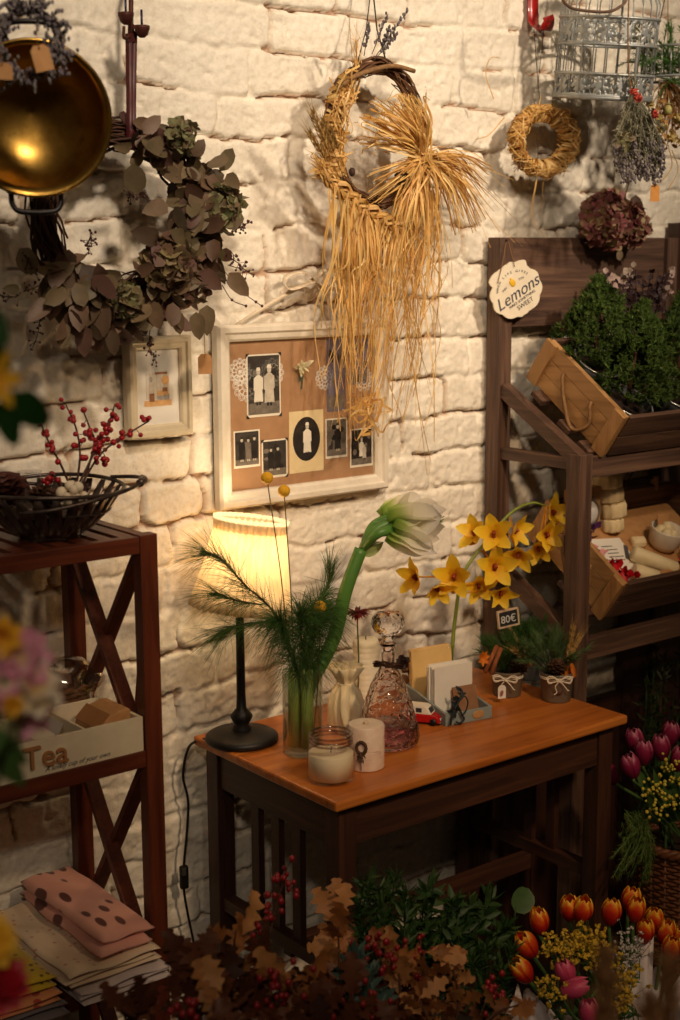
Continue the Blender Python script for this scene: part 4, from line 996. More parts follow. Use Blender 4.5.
for i in range(60): q = G2(rnd(.035, .085), rnd(.155, .222), HL+rnd(.004, .024)); m.leaf(q, rv(), n2, rnd(.014, .026), rnd(.010, .018), ROUND, bend=rnd(-1, 1), wave=.15, n=4)
tag(build(m, 'red_tissue', REDT), 'crumpled red tissue paper at the left front of the lower crate', 'tissue paper')
m = MB()
for i in range(40): q = G2(rnd(.022, .050), rnd(.11, .16), HL+rnd(.004, .024)); m.leaf(q, rv(), n2, rnd(.014, .03), rnd(.012, .02), ROUND, bend=rnd(-1, 1), wave=.15, n=4)
tag(build(m, 'pink_tissue', PINKT), 'crumpled pink tissue paper below the kraft box with the white ball', 'tissue paper')
for (a, b, lab) in (((.100, .195), (.145, .225), 'short cream cylinder soap beside the red tissue'), ((.140, .150), (.215, .215), 'long cream soap bar lying across the white printed card')):
    m = MB(); A, B = G2(a[0], a[1], HL+.020), G2(b[0], b[1], HL+.020); m.tube([A, A.lerp(B, .03), A.lerp(B, .97), B], [.014, .0165, .0165, .014], 16); tag(build(m, 'soap', CREAM), lab, 'soap')
m = MB(); boxG(m, G2, M2, (.155, .212, HL+.002), (.235, .236, HL+.026)); tag(build(m, 'kraft_box', KRAFT, bevel=.001), 'flat kraft box against the front board of the lower crate', 'box')
k2 = thing('gift_box', 'kraft box with purple band at the right end of the lower crate', 'gift box', G2(.33, .19, HL))
m = MB(); boxG(m, G2, M2, (.285, .165, HL), (.36, .232, HL+.05)); build(m, 'box', KRAFT, k2, bevel=.001); m = MB(); boxG(m, G2, M2, (.310, .1645, HL), (.322, .2325, HL+.0508)); build(m, 'ribbon', PURP, k2)
m = MB(); 
for i in range(24): q = G2(rnd(.225, .262), rnd(.200, .232), HL+rnd(.006, .03)); m.leaf(q, rv(), n2, .02, .012, ROUND, bend=rnd(-1, 1), n=3)
tag(build(m, 'magenta_tissue', plain('magenta_tissue', C(190, 24, 70), C(160, 16, 56), .6)), 'small magenta tissue tuft beside the kraft boxes', 'tissue paper')
cl = thing('chalkboard_tag', 'small dark chalkboard tag clipped to the back board of the lower crate', 'sign', G2(.33, .004, .0))
m = MB(); q = G2(.325, -.004, .004); m.box(q+V((0, 0, .018)), (.030, .003, .030)); build(m, 'board', plain('chalkboard', C(36, 38, 38), C(26, 28, 28), .8), cl)
m = MB(); m.box(q+V((0, -.003, -.006)), (.006, .016, .030)); build(m, 'peg', PZ, cl)
m = MB(); m.tube([G2(.205, .016, HL+.002), G2(.196, .016, .075)], .0022, 6); tag(build(m, 'stick', TWIG), 'thin dark stick leaning at the back of the lower crate beside the soaps', 'stick')

# ---- lemons sign hanging on the stand
sg = thing('hanging_sign', 'white scalloped wooden sign reading Lemons hanging on the left post of the stand', 'sign', at(516, 322, y=-.06))
sc = at(516.5, 291.5, y=-.062); sn = (V((0, -1, 0))*.75+(CAM-sc).normalized()*.5).normalized(); sr = V((0, 0, 1)).cross(sn).normalized(); su = sn.cross(sr)
Q3 = Matrix.Rotation(.50, 3, sn); ar, au = Q3 @ sr, Q3 @ su
m = MB(); N = 96; out = []
for k in range(N):
    a = 2*PI*k/N; rx_, rz_ = .056, .049
    q = 1+.075*abs(sin(5*a+.4))-.05*(abs(cos(a)) < .16)+.10*(sin(a) > .55 and abs(cos(a)) < .75)
    if .25*PI < a < .75*PI: q *= 1.06
    out.append(sc+ar*(rx_*q*cos(a))+au*(rz_*q*sin(a)))
m.poly(out, -.004, sn); build(m, 'plaque', plain('white_plaque', C(236, 224, 200), C(222, 208, 182), .6, 30), sg)
INKG = plain('sign_ink', C(70, 72, 84), C(50, 52, 64), .7)
def sgtext(s, size, x, z, rot=0., shear=0.):
    c = sc+ar*x+au*z+sn*.0005; q = Matrix.Rotation(rot, 3, sn); text_mesh(s, size, axes(c, q @ ar, q @ au, sn), INKG, 'lettering', sg, shear=shear)
sgtext('Lemons', .034, 0, -.004, .06, .35); sgtext('MAKE SOMETHING', .0078, .004, -.020, .05); sgtext('SWEET', .013, .006, -.031, .05)
for i, ch in enumerate('WHEN LIFE GIVES'):
    a = PI*.86-i*(PI*.72)/14
    if ch != ' ': sgtext(ch, .007, .041*cos(a), .006+.034*sin(a), a-PI/2)
sgtext('YOU', .006, -.022, .016, .3); sgtext('YOU', .006, .021, .018, -.1)
m = MB(); lc = sc+ar*0+au*.020+sn*.0008; LM = Matrix((ar, au, sn)).transposed(); m.ell(lc, (.0065, .0085, .0012), LM, 14, 8); m.ell(lc+au*.0085, (.002, .003, .001), LM, 8, 5); build(m, 'lemon_motif', plain('lemon_yellow', C(236, 190, 40), C(222, 172, 26), .5), sg)
a = sc-ar*.030+au*.036; b = sc+ar*.018+au*.046; q = at(507, 240, y=-.05)
m = MB(); m.tube(bez([a+sn*.003, a.lerp(q, .5)+sn*.004, q, b.lerp(q, .5)+sn*.004, b+sn*.003], 4), .0008, 5); build(m, 'hanging_string', STRING, sg)
m = MB(); m.tube([q+V((0, -.002, -.001)), q+V((0, .012, 0))], .0018, 6); build(m, 'nail', IRON, sg)
# ================================================================ things on the table
ZT = .7505
def T(px, py): return at(px, py, z=ZT)
def ob(m, name, mat, label, cat, group=None, **k): return tag(build(m, name, mat, **k), label, cat, group)
# ---- lamp
BLACKM = plain('black_metal', C(34, 31, 30), C(24, 22, 21), .45, 40, metal=.3, bump=.04)
lc = V((1.3745, -.118, ZT)); lp = thing('table_lamp', 'table lamp with turned black base and lit pleated cream shade', 'lamp', lc)
m = MB(); m.lathe([(0, 0), (.062, 0), (.065, .004), (.064, .010), (.058, .014), (.026, .019), (.022, .020), (0, .020)], lc, 40); build(m, 'base', BLACKM, lp)
tl = V((.020, 0, .24)); lx = tl.normalized(); _, s_, u_ = frame_from(lx); LM = Matrix((s_, u_, lx)).transposed()
m = MB(); m.lathe([(.016, .018), (.018, .024), (.012, .030), (.018, .040), (.020, .046), (.014, .054), (.009, .060), (.008, .085), (.007, .25), (.007, .27)], lc, 20); build(m, 'stem', BLACKM, lp)
sb = lc+V((.004, 0, .243)); sh = .150; sax = V((.150, -.01, 1)).normalized(); _, s_, u_ = frame_from(sax); SM = Matrix((s_, u_, sax)).transposed()
NP = 36
t = NT('pleated_shade'); v = t.coords(); c = t.ramp(t.noise(v, 40), [(.3, C(250, 238, 212)), (.7, C(244, 228, 198))]); t.base(c); t.set(Roughness=.8)
tr = t.N('ShaderNodeBsdfTranslucent'); ms = t.N('ShaderNodeMixShader'); ms.inputs[0].default_value = .55; t.L(c, tr.inputs['Color']); t.L(t.b.outputs[0], ms.inputs[1]); t.L(tr.outputs[0], ms.inputs[2]); t.L(ms.outputs[0], t.out.inputs['Surface'])
m = MB(); m.lathe([(.088, -.004), (.082, .02), (.071, .07), (.062, .125), (.0595, .148)], sb, NP*6, SM, rfun=lambda a, z: 1+.055*(2*abs(((a*NP/(2*PI)) % 1)-.5)*2-1)); build(m, 'shade', t.m, lp, solid=.0008)
m = MB(); m.lathe([(.0600, .132), (.0615, .134), (.0622, .150), (.064, .157)], sb, NP*6, SM, rfun=lambda a, z: 1+.05*(2*abs(((a*NP/(2*PI)) % 1)-.5)*2-1)); build(m, 'shade_trim', t.m, lp)
m = MB(); m.ell(sb+sax*.065, (.021, .021, .027), SM, 16, 12); t = NT('lit_bulb'); t.set(Emission_Color=(1, .78, .48, 1), Emission_Strength=12); build(m, 'bulb', t.m, lp)
m = MB(); m.lathe([(.013, 0), (.013, .035), (.010, .042)], sb-sax*.004, 16, SM); 
for k in range(3): a = 2*PI*k/3; m.tube([sb+sax*.01, sb+SM @ V((.081*cos(a), .081*sin(a), .004))], .0012, 5)
build(m, 'socket', BLACKM, lp)
l = bpy.data.lights.new('lamp_bulb', 'POINT'); l.energy = 1.1; l.color = (1, .78, .50); l.shadow_soft_size = .025
o = bpy.data.objects.new('lamp_bulb', l); COL.objects.link(o); o.location = sb+sax*.105
cd_ = thing('power_cord', 'black lamp cord with inline switch hanging down the wall beside the table', 'cord', at(193, 945, y=-.02))
m = MB(); m.tube(bez([lc+V((-.045, .035, .004)), at(197, 741, y=-.05), at(188, 749, y=-.045), at(183, 775, y=-.035), at(188, 800, y=-.03), at(187, 830, y=-.03), at(184, 865, y=-.03), at(184, 890, y=-.03), at(188, 915, y=-.03), at(194, 946, y=-.03), at(197, 990, y=-.03), at(196, 1060, y=-.03)], 6), .0024, 6); build(m, 'cable', BLACKM, cd_)
m = MB(); m.box(at(184, 877, y=-.03), (.016, .012, .045)); s_ = build(m, 'inline_switch', BLACKM, cd_, bevel=.004)
m = MB(); m.box(at(184, 872, y=-.037), (.008, .004, .014)); build(m, 'rocker', plain('grey_plastic', C(60, 58, 56)), s_, bevel=.001)

# ---- vase with amaryllis, pine and billy buttons
vc = T(303, 752); VG = thin_glass('vase_glass', (.93, .97, .93, 1), .75, base=.06)
va = thing('glass_vase', 'clear straight glass vase holding the amaryllis and pine', 'vase', vc)
m = MB(); m.lathe([(0, 0), (.032, 0), (.0345, .004), (.0345, .145), (.033, .147), (.0318, .145), (.0318, .010), (0, .008)], vc, 40); build(m, 'body', VG, va)
m = MB(); m.lathe([(0, .0085), (.0312, .0105), (.0312, .060), (0, .060)], vc, 32); build(m, 'water', thin_glass('water', (.95, .97, .93, 1), .2, base=.01), va)
STEM = plain('thick_green_stem', C(150, 172, 84), C(176, 192, 110), .4, 12); STEM2 = plain('amaryllis_stem', C(74, 118, 48), C(92, 136, 60), .38, 14)
AMW = graded('amaryllis_petal', [(0, C(130, 168, 66)), (.2, C(190, 208, 124)), (.42, C(244, 240, 218)), (1, C(252, 248, 242))], .4, .5, 40, .15)
am = thing('amaryllis', 'white amaryllis bending to the right on a thick green stem in the vase', 'flower', vc+V((0, 0, .01)))
YA = vc.y
q = [vc+V((.006, 0, .010)), vc+V((.008, 0, .10)), at(333, 640, y=YA), at(346, 590, y=YA-.01), at(361, 549, y=YA-.015)]
m = MB(); m.tube(bez(q, 8), lambda t: .0135-.002*t, 14); build(m, 'stem', STEM2, am)
tip = q[-1]
m = MB()
for a_, b_ in ((at(376, 530, y=YA-.02), at(392, 523, y=YA-.03)), (at(372, 527, y=YA+.02), at(388, 519, y=YA+.01)), (at(378, 534, y=YA-.05), at(392, 530, y=YA-.05))): m.tube(bez([tip-V((0, 0, .004)), a_, b_], 5), lambda t: .006+.004*t, 10)
build(m, 'pedicels', STEM2, am)
m = MB(); dr = (at(360, 560, y=YA)-tip)
m.leaf(tip-V((.006, 0, .014)), (.5, -.2, .75), (-1, 0, .6), .055, .018, LANCE, bend=.9, cup=.25); m.leaf(tip-V((0, .006, .012)), (.8, -.5, .5), (0, -1, .3), .05, .016, LANCE, bend=.8, cup=.25)
build(m, 'bract', leafy('pale_green_bract', [C(150, 172, 96), C(176, 190, 124)], .5, .3), am)
def trumpet(name, base, d, L, W, open_, n=6):
    d, s, u = frame_from(d); mm = MB()
    for k in range(n):
        a = 2*PI*k/n+.3; o = s*cos(a)+u*sin(a); inn = k % 2
        mm.leaf(V(base)+o*.004, (d+o*(.22 if not inn else .16)).normalized(), -o, L*rnd(.92, 1.05), W, lambda t: (.35+.65*sin(PI*min(1, t*.55+.30))**1.2)*(1 if t < .75 else math.sqrt(max(0, 1-((t-.75)/.25)**2))), bend=-open_*rnd(.7, 1.2), cup=.22, n=9, wave=.04)
    return build(mm, name, AMW, am)
trumpet('bloom', at(388, 525, y=YA-.03), at(440, 520, y=YA-.08)-at(388, 527, y=YA-.03), .105, .066, 1.0)
trumpet('bloom', at(386, 520, y=YA+.012), at(430, 495, y=YA+.03)-at(386, 521, y=YA+.012), .095, .058, .6)
trumpet('bloom', at(390, 529, y=YA-.05), at(432, 552, y=YA-.10)-at(390, 529, y=YA-.05), .088, .052, .45)
m = MB(); sd_ = at(440, 520, y=YA-.08)-at(388, 527, y=YA-.03)
for k in range(5): m.tube(bez([at(400, 525, y=YA-.03), at(425, 522, y=YA-.05)+rv(.005), at(446, 518, y=YA-.06)+rv(.008)], 4), .0009, 4)
build(m, 'stamens', AMW, am)
for x, y_, lab in ((-.014, .006, 'pale green cut stem standing at the left inside the vase'), (-.002, -.016, 'pale green cut stem at the front inside the vase'), (.016, .012, 'pale green cut stem at the back right inside the vase')):
    m = MB(); m.tube([vc+V((x, y_, .012)), vc+V((x*.9, y_, .15))], .0105, 12); ob(m, 'cut_stem', STEM, lab, 'stem')
PINE = leafy('pine_needles', [C(40, 76, 28), C(60, 98, 40), C(84, 118, 54), C(48, 86, 34)], .5, .15)
def pine(label, paths, L, per, spread=.8, droop=.4, r=.0006, start=0.):
    m = MB(); tw = MB(); b0 = V(paths[0][0])
    for P in paths:
        pts = bez(P, 10); tw.tube(pts, .0016, 5); needles(m, pts, L, r, per, spread, droop=droop, start=start)
    t = thing('pine_branch', label, 'pine branch', b0); build(tw, 'twig', TWIG, t); build(m, 'needles', PINE, t); return t
top = vc+V((0, 0, .15))
pine('long-needled pine branch reaching left from the vase before the lamp shade', [[top+V((-.004, .004, -.02)), at(275, 615, y=YA-.01), at(245, 585, y=YA-.01), at(222, 560, y=YA), at(206, 552, y=YA)], [at(262, 605, y=YA), at(235, 600, y=YA-.02), at(215, 592, y=YA-.02)], [at(280, 620, y=YA), at(240, 625, y=YA+.02), at(222, 632, y=YA+.02)]], .074, 8, .75, .25, r=.00045, start=.12)
pine('drooping tuft of long pine needles over the front of the vase', [[top+V((.004, -.012, -.01)), at(300, 628, y=YA-.03), at(302, 612, y=YA-.035)], [top+V((.012, -.008, -.01)), at(316, 625, y=YA-.03), at(322, 612, y=YA-.035)], [top+V((-.012, -.008, -.01)), at(285, 630, y=YA-.03), at(280, 620, y=YA-.035)], [top+V((.0, .010, -.01)), at(310, 618, y=YA+.02), at(318, 600, y=YA+.02)]], .064, 22, .95, .7, r=.0006)
pine('sparse pine sprig rising behind the amaryllis stem', [[top+V((.010, .016, -.02)), at(318, 610, y=YA+.04), at(328, 585, y=YA+.05), at(330, 568, y=YA+.05)]], .05, 6, .6, .0)
for (bx_, tip_, lab) in (((-.010, .012), (267, 478), 'yellow billy button, higher and left of the pair'), ((-.004, .014), (284, 491), 'yellow billy button, lower and right of the pair'), ((.008, -.02), (320, 607), 'yellow billy button low among the pine needles')):
    tp_ = at(*tip_, y=YA+(.03 if tip_[1] < 550 else -.03)); b_ = vc+V((bx_[0], bx_[1], .03)); t = thing('billy_button', lab, 'flower', b_)
    mid = b_.lerp(tp_, .55)+V((.008 if tip_[0] == 267 else .004, 0, 0))
    m = MB(); m.tube(bez([b_, mid, tp_], 8), .0011, 5); build(m, 'stem', plain('thin_brown_stem', C(86, 70, 34), C(104, 88, 44), .6), t)
    m = MB(); m.ell(tp_, .0105, nu=20, nv=14, fun=lambda p: 1+.05*sin(p.x*2600)*sin(p.y*2600+1)*sin(p.z*2600)); build(m, 'flower_ball', plain('mustard_yellow', C(230, 178, 36), C(206, 148, 22), .8, 300, bump=.8), t)

# ---- candles
jc = T(331, 779); jr = thing('candle_jar', 'glass jar candle with cream wax at the front corner of the table', 'candle', jc)
m = MB(); m.lathe([(0, 0), (.036, 0), (.0395, .004), (.0395, .052), (.036, .060), (.0335, .062), (.0335, .066), (.0365, .067), (.0365, .070), (.0335, .071), (.0335, .075), (.0365, .076), (.0365, .0795), (.034, .0805), (.0315, .079), (.0315, .062), (.0375, .050), (.0375, .006), (0, .004)], jc, 44); build(m, 'jar', thin_glass('jar_glass', (.98, .97, .95, 1), .35, base=.05), jr)
m = MB()
for z in (.0645, .0705, .0775): m.tube([jc+V((.0352*cos(a), .0352*sin(a), z)) for a in [2*PI*k/40 for k in range(40)]], .0021, 6, closed=True)
build(m, 'ribbed_rim', thin_glass('rim_glass', (.80, .70, .66, 1), .6, .05, .14), jr)
m = MB(); m.lathe([(0, .0045), (.0370, .0065), (.0370, .046), (.036, .047), (0, .0455)], jc, 40); build(m, 'wax', plain('cream_wax', C(250, 238, 210), C(246, 232, 200), .4, 20), jr)
m = MB(); m.tube([jc+V((0, 0, .045)), jc+V((.001, 0, .056))], .001, 5); build(m, 'wick', DARKSTR, jr)
cc_ = T(366, 766); ck = thing('pillar_candle', 'birch bark patterned pillar candle beside the jar candle', 'candle', cc_)
t = NT('birch_bark'); v = t.coords((14, 14, 160)); f = t.noise(v, 1, 4, .6); f2 = t.noise(t.coords(), 60, 4)
t.base(t.mix(t.ramp(f, [(.60, (0, 0, 0, 1)), (.70, (1, 1, 1, 1))]), t.ramp(f2, [(.3, C(236, 214, 192)), (.7, C(222, 190, 168))]), C(128, 92, 76))); t.set(Roughness=.6); t.bump(f, .3, .001)
m = MB(); m.lathe([(0, 0), (.0305, 0), (.031, .002), (.031, .072), (.029, .0745)], cc_, 40); build(m, 'bark', t.m, ck)
m = MB(); m.lathe([(0, .0735), (.008, .0742), (.024, .0755), (.0292, .0745)], cc_, 36); build(m, 'wax', plain('pale_wax', C(240, 220, 196), C(232, 206, 184), .45, 24), ck)
m = MB(); m.ell(cc_+V((0, 0, .076)), (.005, .004, .004), nu=8, nv=6); build(m, 'wick', plain('wick_cream', C(214, 190, 164)), ck)
m = MB(); kd = (CAM-cc_); kd.z = 0; kd = (Matrix.Rotation(-.25, 3, 'Z') @ kd.normalized()); kp = cc_+kd*.0312+V((0, 0, .040)); ks = V((0, 0, 1)).cross(kd)
for i in range(14): a = 2*PI*i/14; p = kp+ks*.008*cos(a)+V((0, 0, .010*sin(a)+.002)); m.ell(p, (.0035, .0030, .0035), nu=6, nv=5)
for i in range(18): m.leaf(kp-V((0, 0, .012))+rv(.003), ks*rnd(-1, 1)+kd*.6+V((0, 0, rnd(-1, .3))), kd, .010, .003, LANCE, n=3)
m.tube([kp-V((0, 0, .014)), kp-V((0, 0, .026))+kd*.002, kp-V((0, 0, .036))+kd*.001], .0008, 4); build(m, 'tiny_wreath', plain('dark_green_brown', C(62, 52, 32), C(84, 48, 30), .7, 150), ck)

# ---- decanter
dc = T(388, 743); de = thing('decanter', 'hammered glass decanter of pink liqueur with round stopper and twig collar', 'decanter', dc)
GD = glass('hammered_glass', (.985, .93, .95, 1), .02, 1.42, .7, 85)
prof = [(0, 0), (.047, 0), (.054, .005), (.056, .014), (.053, .030), (.043, .062), (.031, .092), (.019, .112), (.0125, .122), (.0115, .128), (.0115, .146), (.013, .152), (.015, .155), (.0125, .157), (.010, .152), (.0092, .146), (.0092, .128), (.016, .112), (.028, .092), (.040, .062), (.050, .030), (.053, .014), (.051, .007), (0, .004)]
KZ = 1.16; m = MB(); m.lathe([(r, z*KZ) for r, z in prof], dc, 44); build(m, 'bottle', GD, de)
m = MB(); m.lathe([(0, .0045), (.0505, .0075), (.0525, .014), (.0498, .028), (.0482, .034), (0, .034)], dc, 32); build(m, 'liqueur', glass('pink_liqueur', (.86, .40, .42, 1), .02, 1.33), de)
m = MB(); m.lathe([(.0, .165), (.0085, .168), (.0088, .184), (.009, .190), (.013, .196), (.024, .203), (.0295, .214), (.0285, .226), (.019, .237), (0, .240)], dc, 32); build(m, 'stopper', glass('cut_glass', (.99, .96, .98, 1), .02, 1.42, .6, 100), de)
ct = thing('twig_collar', 'twig ring with a small dark cone around the decanter neck', 'garland', dc+V((0, 0, .134)))
CP = lambda t: dc+V((.0225*cos(2*PI*t), .0225*sin(2*PI*t), .142+.008*cos(2*PI*t+2.6)))
m = MB(); strands(m, CP, 26, .0045, .0009); build(m, 'twig_ring', TWIG, ct)
m = MB(); cp = dc+V((.020, -.016, .148)); m.ell(cp, .008, nu=8, nv=6)
for i in range(46): d = rv().normalized(); m.leaf(cp+d*.005, d, rv(), .009, .008, ROUND, bend=.5, n=3)
build(m, 'cone', plain('dark_cone_scales', C(56, 30, 24), C(38, 20, 16), .6, 100), ct)
# ---- toy van
tc = T(424, 722); td = (T(487, 700)-T(440, 712)); td.z = 0; td = (Matrix.Rotation(-1.0, 3, 'Z') @ td.normalized()); ts = V((0, 0, 1)).cross(td); TM = Matrix((td, ts, V((0, 0, 1)))).transposed()
tv = thing('toy_car', 'tiny red and white toy car between the decanter and the card holder', 'toy car', tc); REDC_ = plain('toy_red', C(196, 24, 30), C(176, 18, 24), .25, 20, coat=.5)
def TL_(x, y, z): return tc+TM @ V((x, y, z))
m = MB(); sec = [(-.033, .004), (-.035, .012), (-.033, .019), (.010, .019), (.030, .017), (.035, .012), (.034, .004)]
m.add([TL_(x, s*.0155, z) for s in (-1, 1) for x, z in sec], [tuple(range(7))[::-1], tuple(range(7, 14))]+[(i, (i+1) % 7, (i+1) % 7+7, i+7) for i in range(7)], 0, False); build(m, 'body', REDC_, tv, bevel=.002)
m = MB(); sec = [(-.033, .019), (-.030, .032), (-.026, .034), (.004, .034), (.010, .031), (.018, .019)]
m.add([TL_(x, s*(.0145 if z < .03 else .012), z) for s in (-1, 1) for x, z in sec], [tuple(range(6))[::-1], tuple(range(6, 12))]+[(i, (i+1) % 6, (i+1) % 6+6, i+6) for i in range(6)], 0, False); build(m, 'roof', plain('toy_white', C(236, 226, 210), C(226, 214, 198), .3), tv, bevel=.0015)
for x in (-.022, .022):
    for s in (-1, 1):
        m = MB(); m.lathe([(0, -.003), (.0065, -.003), (.0065, .003), (0, .003)], TL_(x, s*.0145, .0065), 16, Matrix((td, V((0, 0, 1)), ts)).transposed()); build(m, 'wheel', BLACKM, tv)
m = MB()
for s in (-1, 1): m.ell(TL_(.0345, s*.010, .012), (.003, .003, .003), nu=8, nv=6)
m.box(TL_(.035, 0, .006), (.003, .030, .0025), TM); build(m, 'headlamps', plain('toy_chrome', C(210, 206, 200), rough=.25, metal=.8), tv)
m = MB()
for s in (-1, 1):
    for x in (-.022, -.006): m.box(TL_(x, s*.0136, .026), (.011, .001, .008), TM)
m.add([TL_(.0165, -.0105, .0215), TL_(.0165, .0105, .0215), TL_(.0112, .010, .030), TL_(.0112, -.010, .030)], [(0, 1, 2, 3)], 0, False); build(m, 'windows', plain('toy_glass', C(60, 60, 66), rough=.15), tv)

# ---- card holder with envelopes and cards
FL, FR, BL = T(445.6, 726.6), T(487, 715.6), T(414.5, 703.5)
ex_ = (FR-FL); wl = ex_.length; ex_.normalize(); ex_ = Matrix.Rotation(-.14, 3, 'Z') @ ex_; ey_ = V((0, 0, 1)).cross(ex_); dp = (BL-FL).dot(ey_); HB = lambda a, b, z: FL+ex_*a+ey_*b+V((0, 0, z)); HM = Matrix((ex_, ey_, V((0, 0, 1)))).transposed()
ch = thing('card_holder', 'grey-blue wooden card holder with sloping sides', 'card holder', HB(wl/2, dp/2, 0)); GB = wood('grey_blue_paint', [C(120, 132, 130), C(140, 152, 150), C(152, 162, 158)], 0, .6)
fh, bh, th = .022, .042, .005
for x in (0, wl-th):
    m = MB(); m.poly([HB(x, 0, 0), HB(x, dp, 0), HB(x, dp, bh), HB(x, dp*.72, bh*.92), HB(x, 0, fh)], th, ex_); build(m, 'side_panel', GB, ch, bevel=.0005)
m = MB(); m.box(HB(wl/2, th/2, fh/2), (wl-2*th, th, fh), HM); build(m, 'front_panel', GB, ch, bevel=.0005)
m = MB(); m.box(HB(wl/2, dp-th/2, bh/2), (wl-2*th, th, bh), HM); build(m, 'back_panel', GB, ch, bevel=.0005)
m = MB(); m.box(HB(wl/2, dp/2, .002), (wl-2*th, dp-2*th, .004), HM); build(m, 'bottom_panel', GB, ch)
m = MB(); m.ell(HB(wl*.70, -.0006, fh*.52), (.013, .0014, .0085), HM, 20, 8); o = build(m, 'wooden_plate', PX, ch); o['label'] = 'oval wooden plate'
ENV = plain('manila_paper', C(228, 192, 128), C(216, 178, 112), .7, 20)
def leaning(name, n, y0_, dy, x0_, w, h, th_, lean, mat, labels, grp, fan=.0):
    for i in range(n):
        y = y0_+dy*i; Rm = HM @ Matrix.Rotation(lean+rnd(-.035, .035), 3, 'X') @ Matrix.Rotation(fan*(i-n/2), 3, 'Z'); up_ = Rm @ V((0, 0, 1))
        dh = rnd(-.004, .003); m = MB(); m.box(HB(x0_+w/2+rnd(-.002, .002), y, .0055)+up_*((h+dh)/2), (w, th_, h+dh), Rm)
        o = ob(m, name, mat, labels[i] if isinstance(labels, (list, tuple)) else labels, 'envelope' if name == 'envelope' else 'card', grp)
leaning('envelope', 6, dp-.011, -.0034, .006, wl-.014, .104, .0024, -.07, ENV, 'manila envelope in the stack at the back of the card holder', 'manila envelopes in the card holder')
leaning('greeting_card', 7, dp*.50, -.0036, .007, wl-.018, .090, .0016, -.04, PAPER, 'white greeting card in the stack in the middle of the card holder', 'white cards in the card holder', .006)
leaning('kraft_card', 4, dp*.5-.0315, -.0030, wl*.44, wl*.50, .050, .0013, -.30, plain('dark_kraft', C(150, 108, 76), C(132, 92, 62), .8, 40), 'small brown card at the front right of the card holder', 'brown cards in the card holder')
m = MB()
fr_ = HB(.034, dp*.50-.0235, .0)
for zz, l_, w_ in ((.066, .018, .0009), (.060, .024, .0009), (.055, .020, .0009), (.050, .012, .0009)): m.box(HB(.042, dp*.50-.0265, zz-.002), (l_, .0004, w_), HM)
bw = MB(); NAV = plain('dark_teal_cord', C(30, 44, 46), C(22, 32, 36), .5, 60)
bp = HB(.022, -.004, .040)
bw.tube(bez([HB(.040, .012, .062), HB(.034, -.002, .058), bp, HB(.010, -.006, .020), HB(.006, -.007, .004)], 6), .0022, 6)
bw.tube(bez([bp, HB(.030, -.006, .022), HB(.036, -.006, .010), HB(.026, -.007, .004), HB(.018, -.007, .008)], 6), .002, 6); bw.tube(bez([bp, HB(.038, -.003, .052), HB(.044, -.006, .040), HB(.038, -.006, .022), HB(.030, -.006, .018)], 6), .0013, 6)
for i in range(16): q = bp.lerp(HB(.012, -.006, .022), R.random()) if i < 8 else bp.lerp(HB(.038, .008, .060), R.random()); bw.leaf(q, rv(), TOCAM, .014, .008, OVATE, n=4)
ob(bw, 'cord_bow', NAV, 'dark teal cord with small leaves draped over the front of the card holder', 'ribbon')

# ---- little decorated pots
TIN = plain('grey_tin', C(132, 122, 106), C(100, 92, 80), .5, 24, metal=.35, bump=.08); TAUPE = plain('taupe_pot', C(120, 104, 84), C(98, 84, 66), .7, 24)
CORD = plain('white_cord', C(236, 226, 206), C(222, 210, 188), .8, 120); CINN = wood('cinnamon_bark', [C(112, 58, 26), C(152, 84, 40), C(176, 104, 54)], 2, .7)
ORNG = plain('dried_orange', C(222, 128, 36), C(196, 100, 24), .6, 90, bump=.2); CONE = plain('pine_cone', C(92, 60, 40), C(64, 40, 26), .7, 90)
def bow(m, c, nrm, w, r=.0011):
    nrm = V(nrm).normalized(); s = V((0, 0, 1)).cross(nrm).normalized(); u = V((0, 0, 1)); P = lambda a, b, k=.003: c+s*a*w+u*b*w+nrm*k
    for k in range(2):
        j = k*.12
        for sg_ in (-1, 1): m.tube(bez([P(0, 0), P(sg_*(.55), .32+j), P(sg_*(1.0+j), .28+j, .006), P(sg_*(.95), -.02-j, .006), P(sg_*.4, -.05), P(0, 0)], 6), r, 5)
    m.tube(bez([P(0, 0), P(-.35, -.5), P(-.2, -1.0), P(-.45, -1.25)], 5), r, 5); m.tube(bez([P(0, 0), P(.4, -.35), P(.75, -.8), P(.9, -.85)], 5), r, 5); m.ell(P(0, 0, .004), r*2.2, nu=8, nv=6)
def cone_(m, c, up_, r, L):
    up_, s, u = frame_from(up_)
    for j in range(9):
        t = j/8; rr = r*sin(PI*(.18+.8*t))
        for k in range(7): a = 2*PI*(k/7)+j*.45; o = s*cos(a)+u*sin(a); m.leaf(V(c)+up_*L*t+o*rr*.4, (o+up_*.35).normalized(), up_, rr*.9, rr*.9, ROUND, cup=.2, n=3)
    m.ell(V(c)+up_*L*.5, (r*.5, r*.5, L*.5), Matrix((s, u, up_)).transposed(), 8, 6)
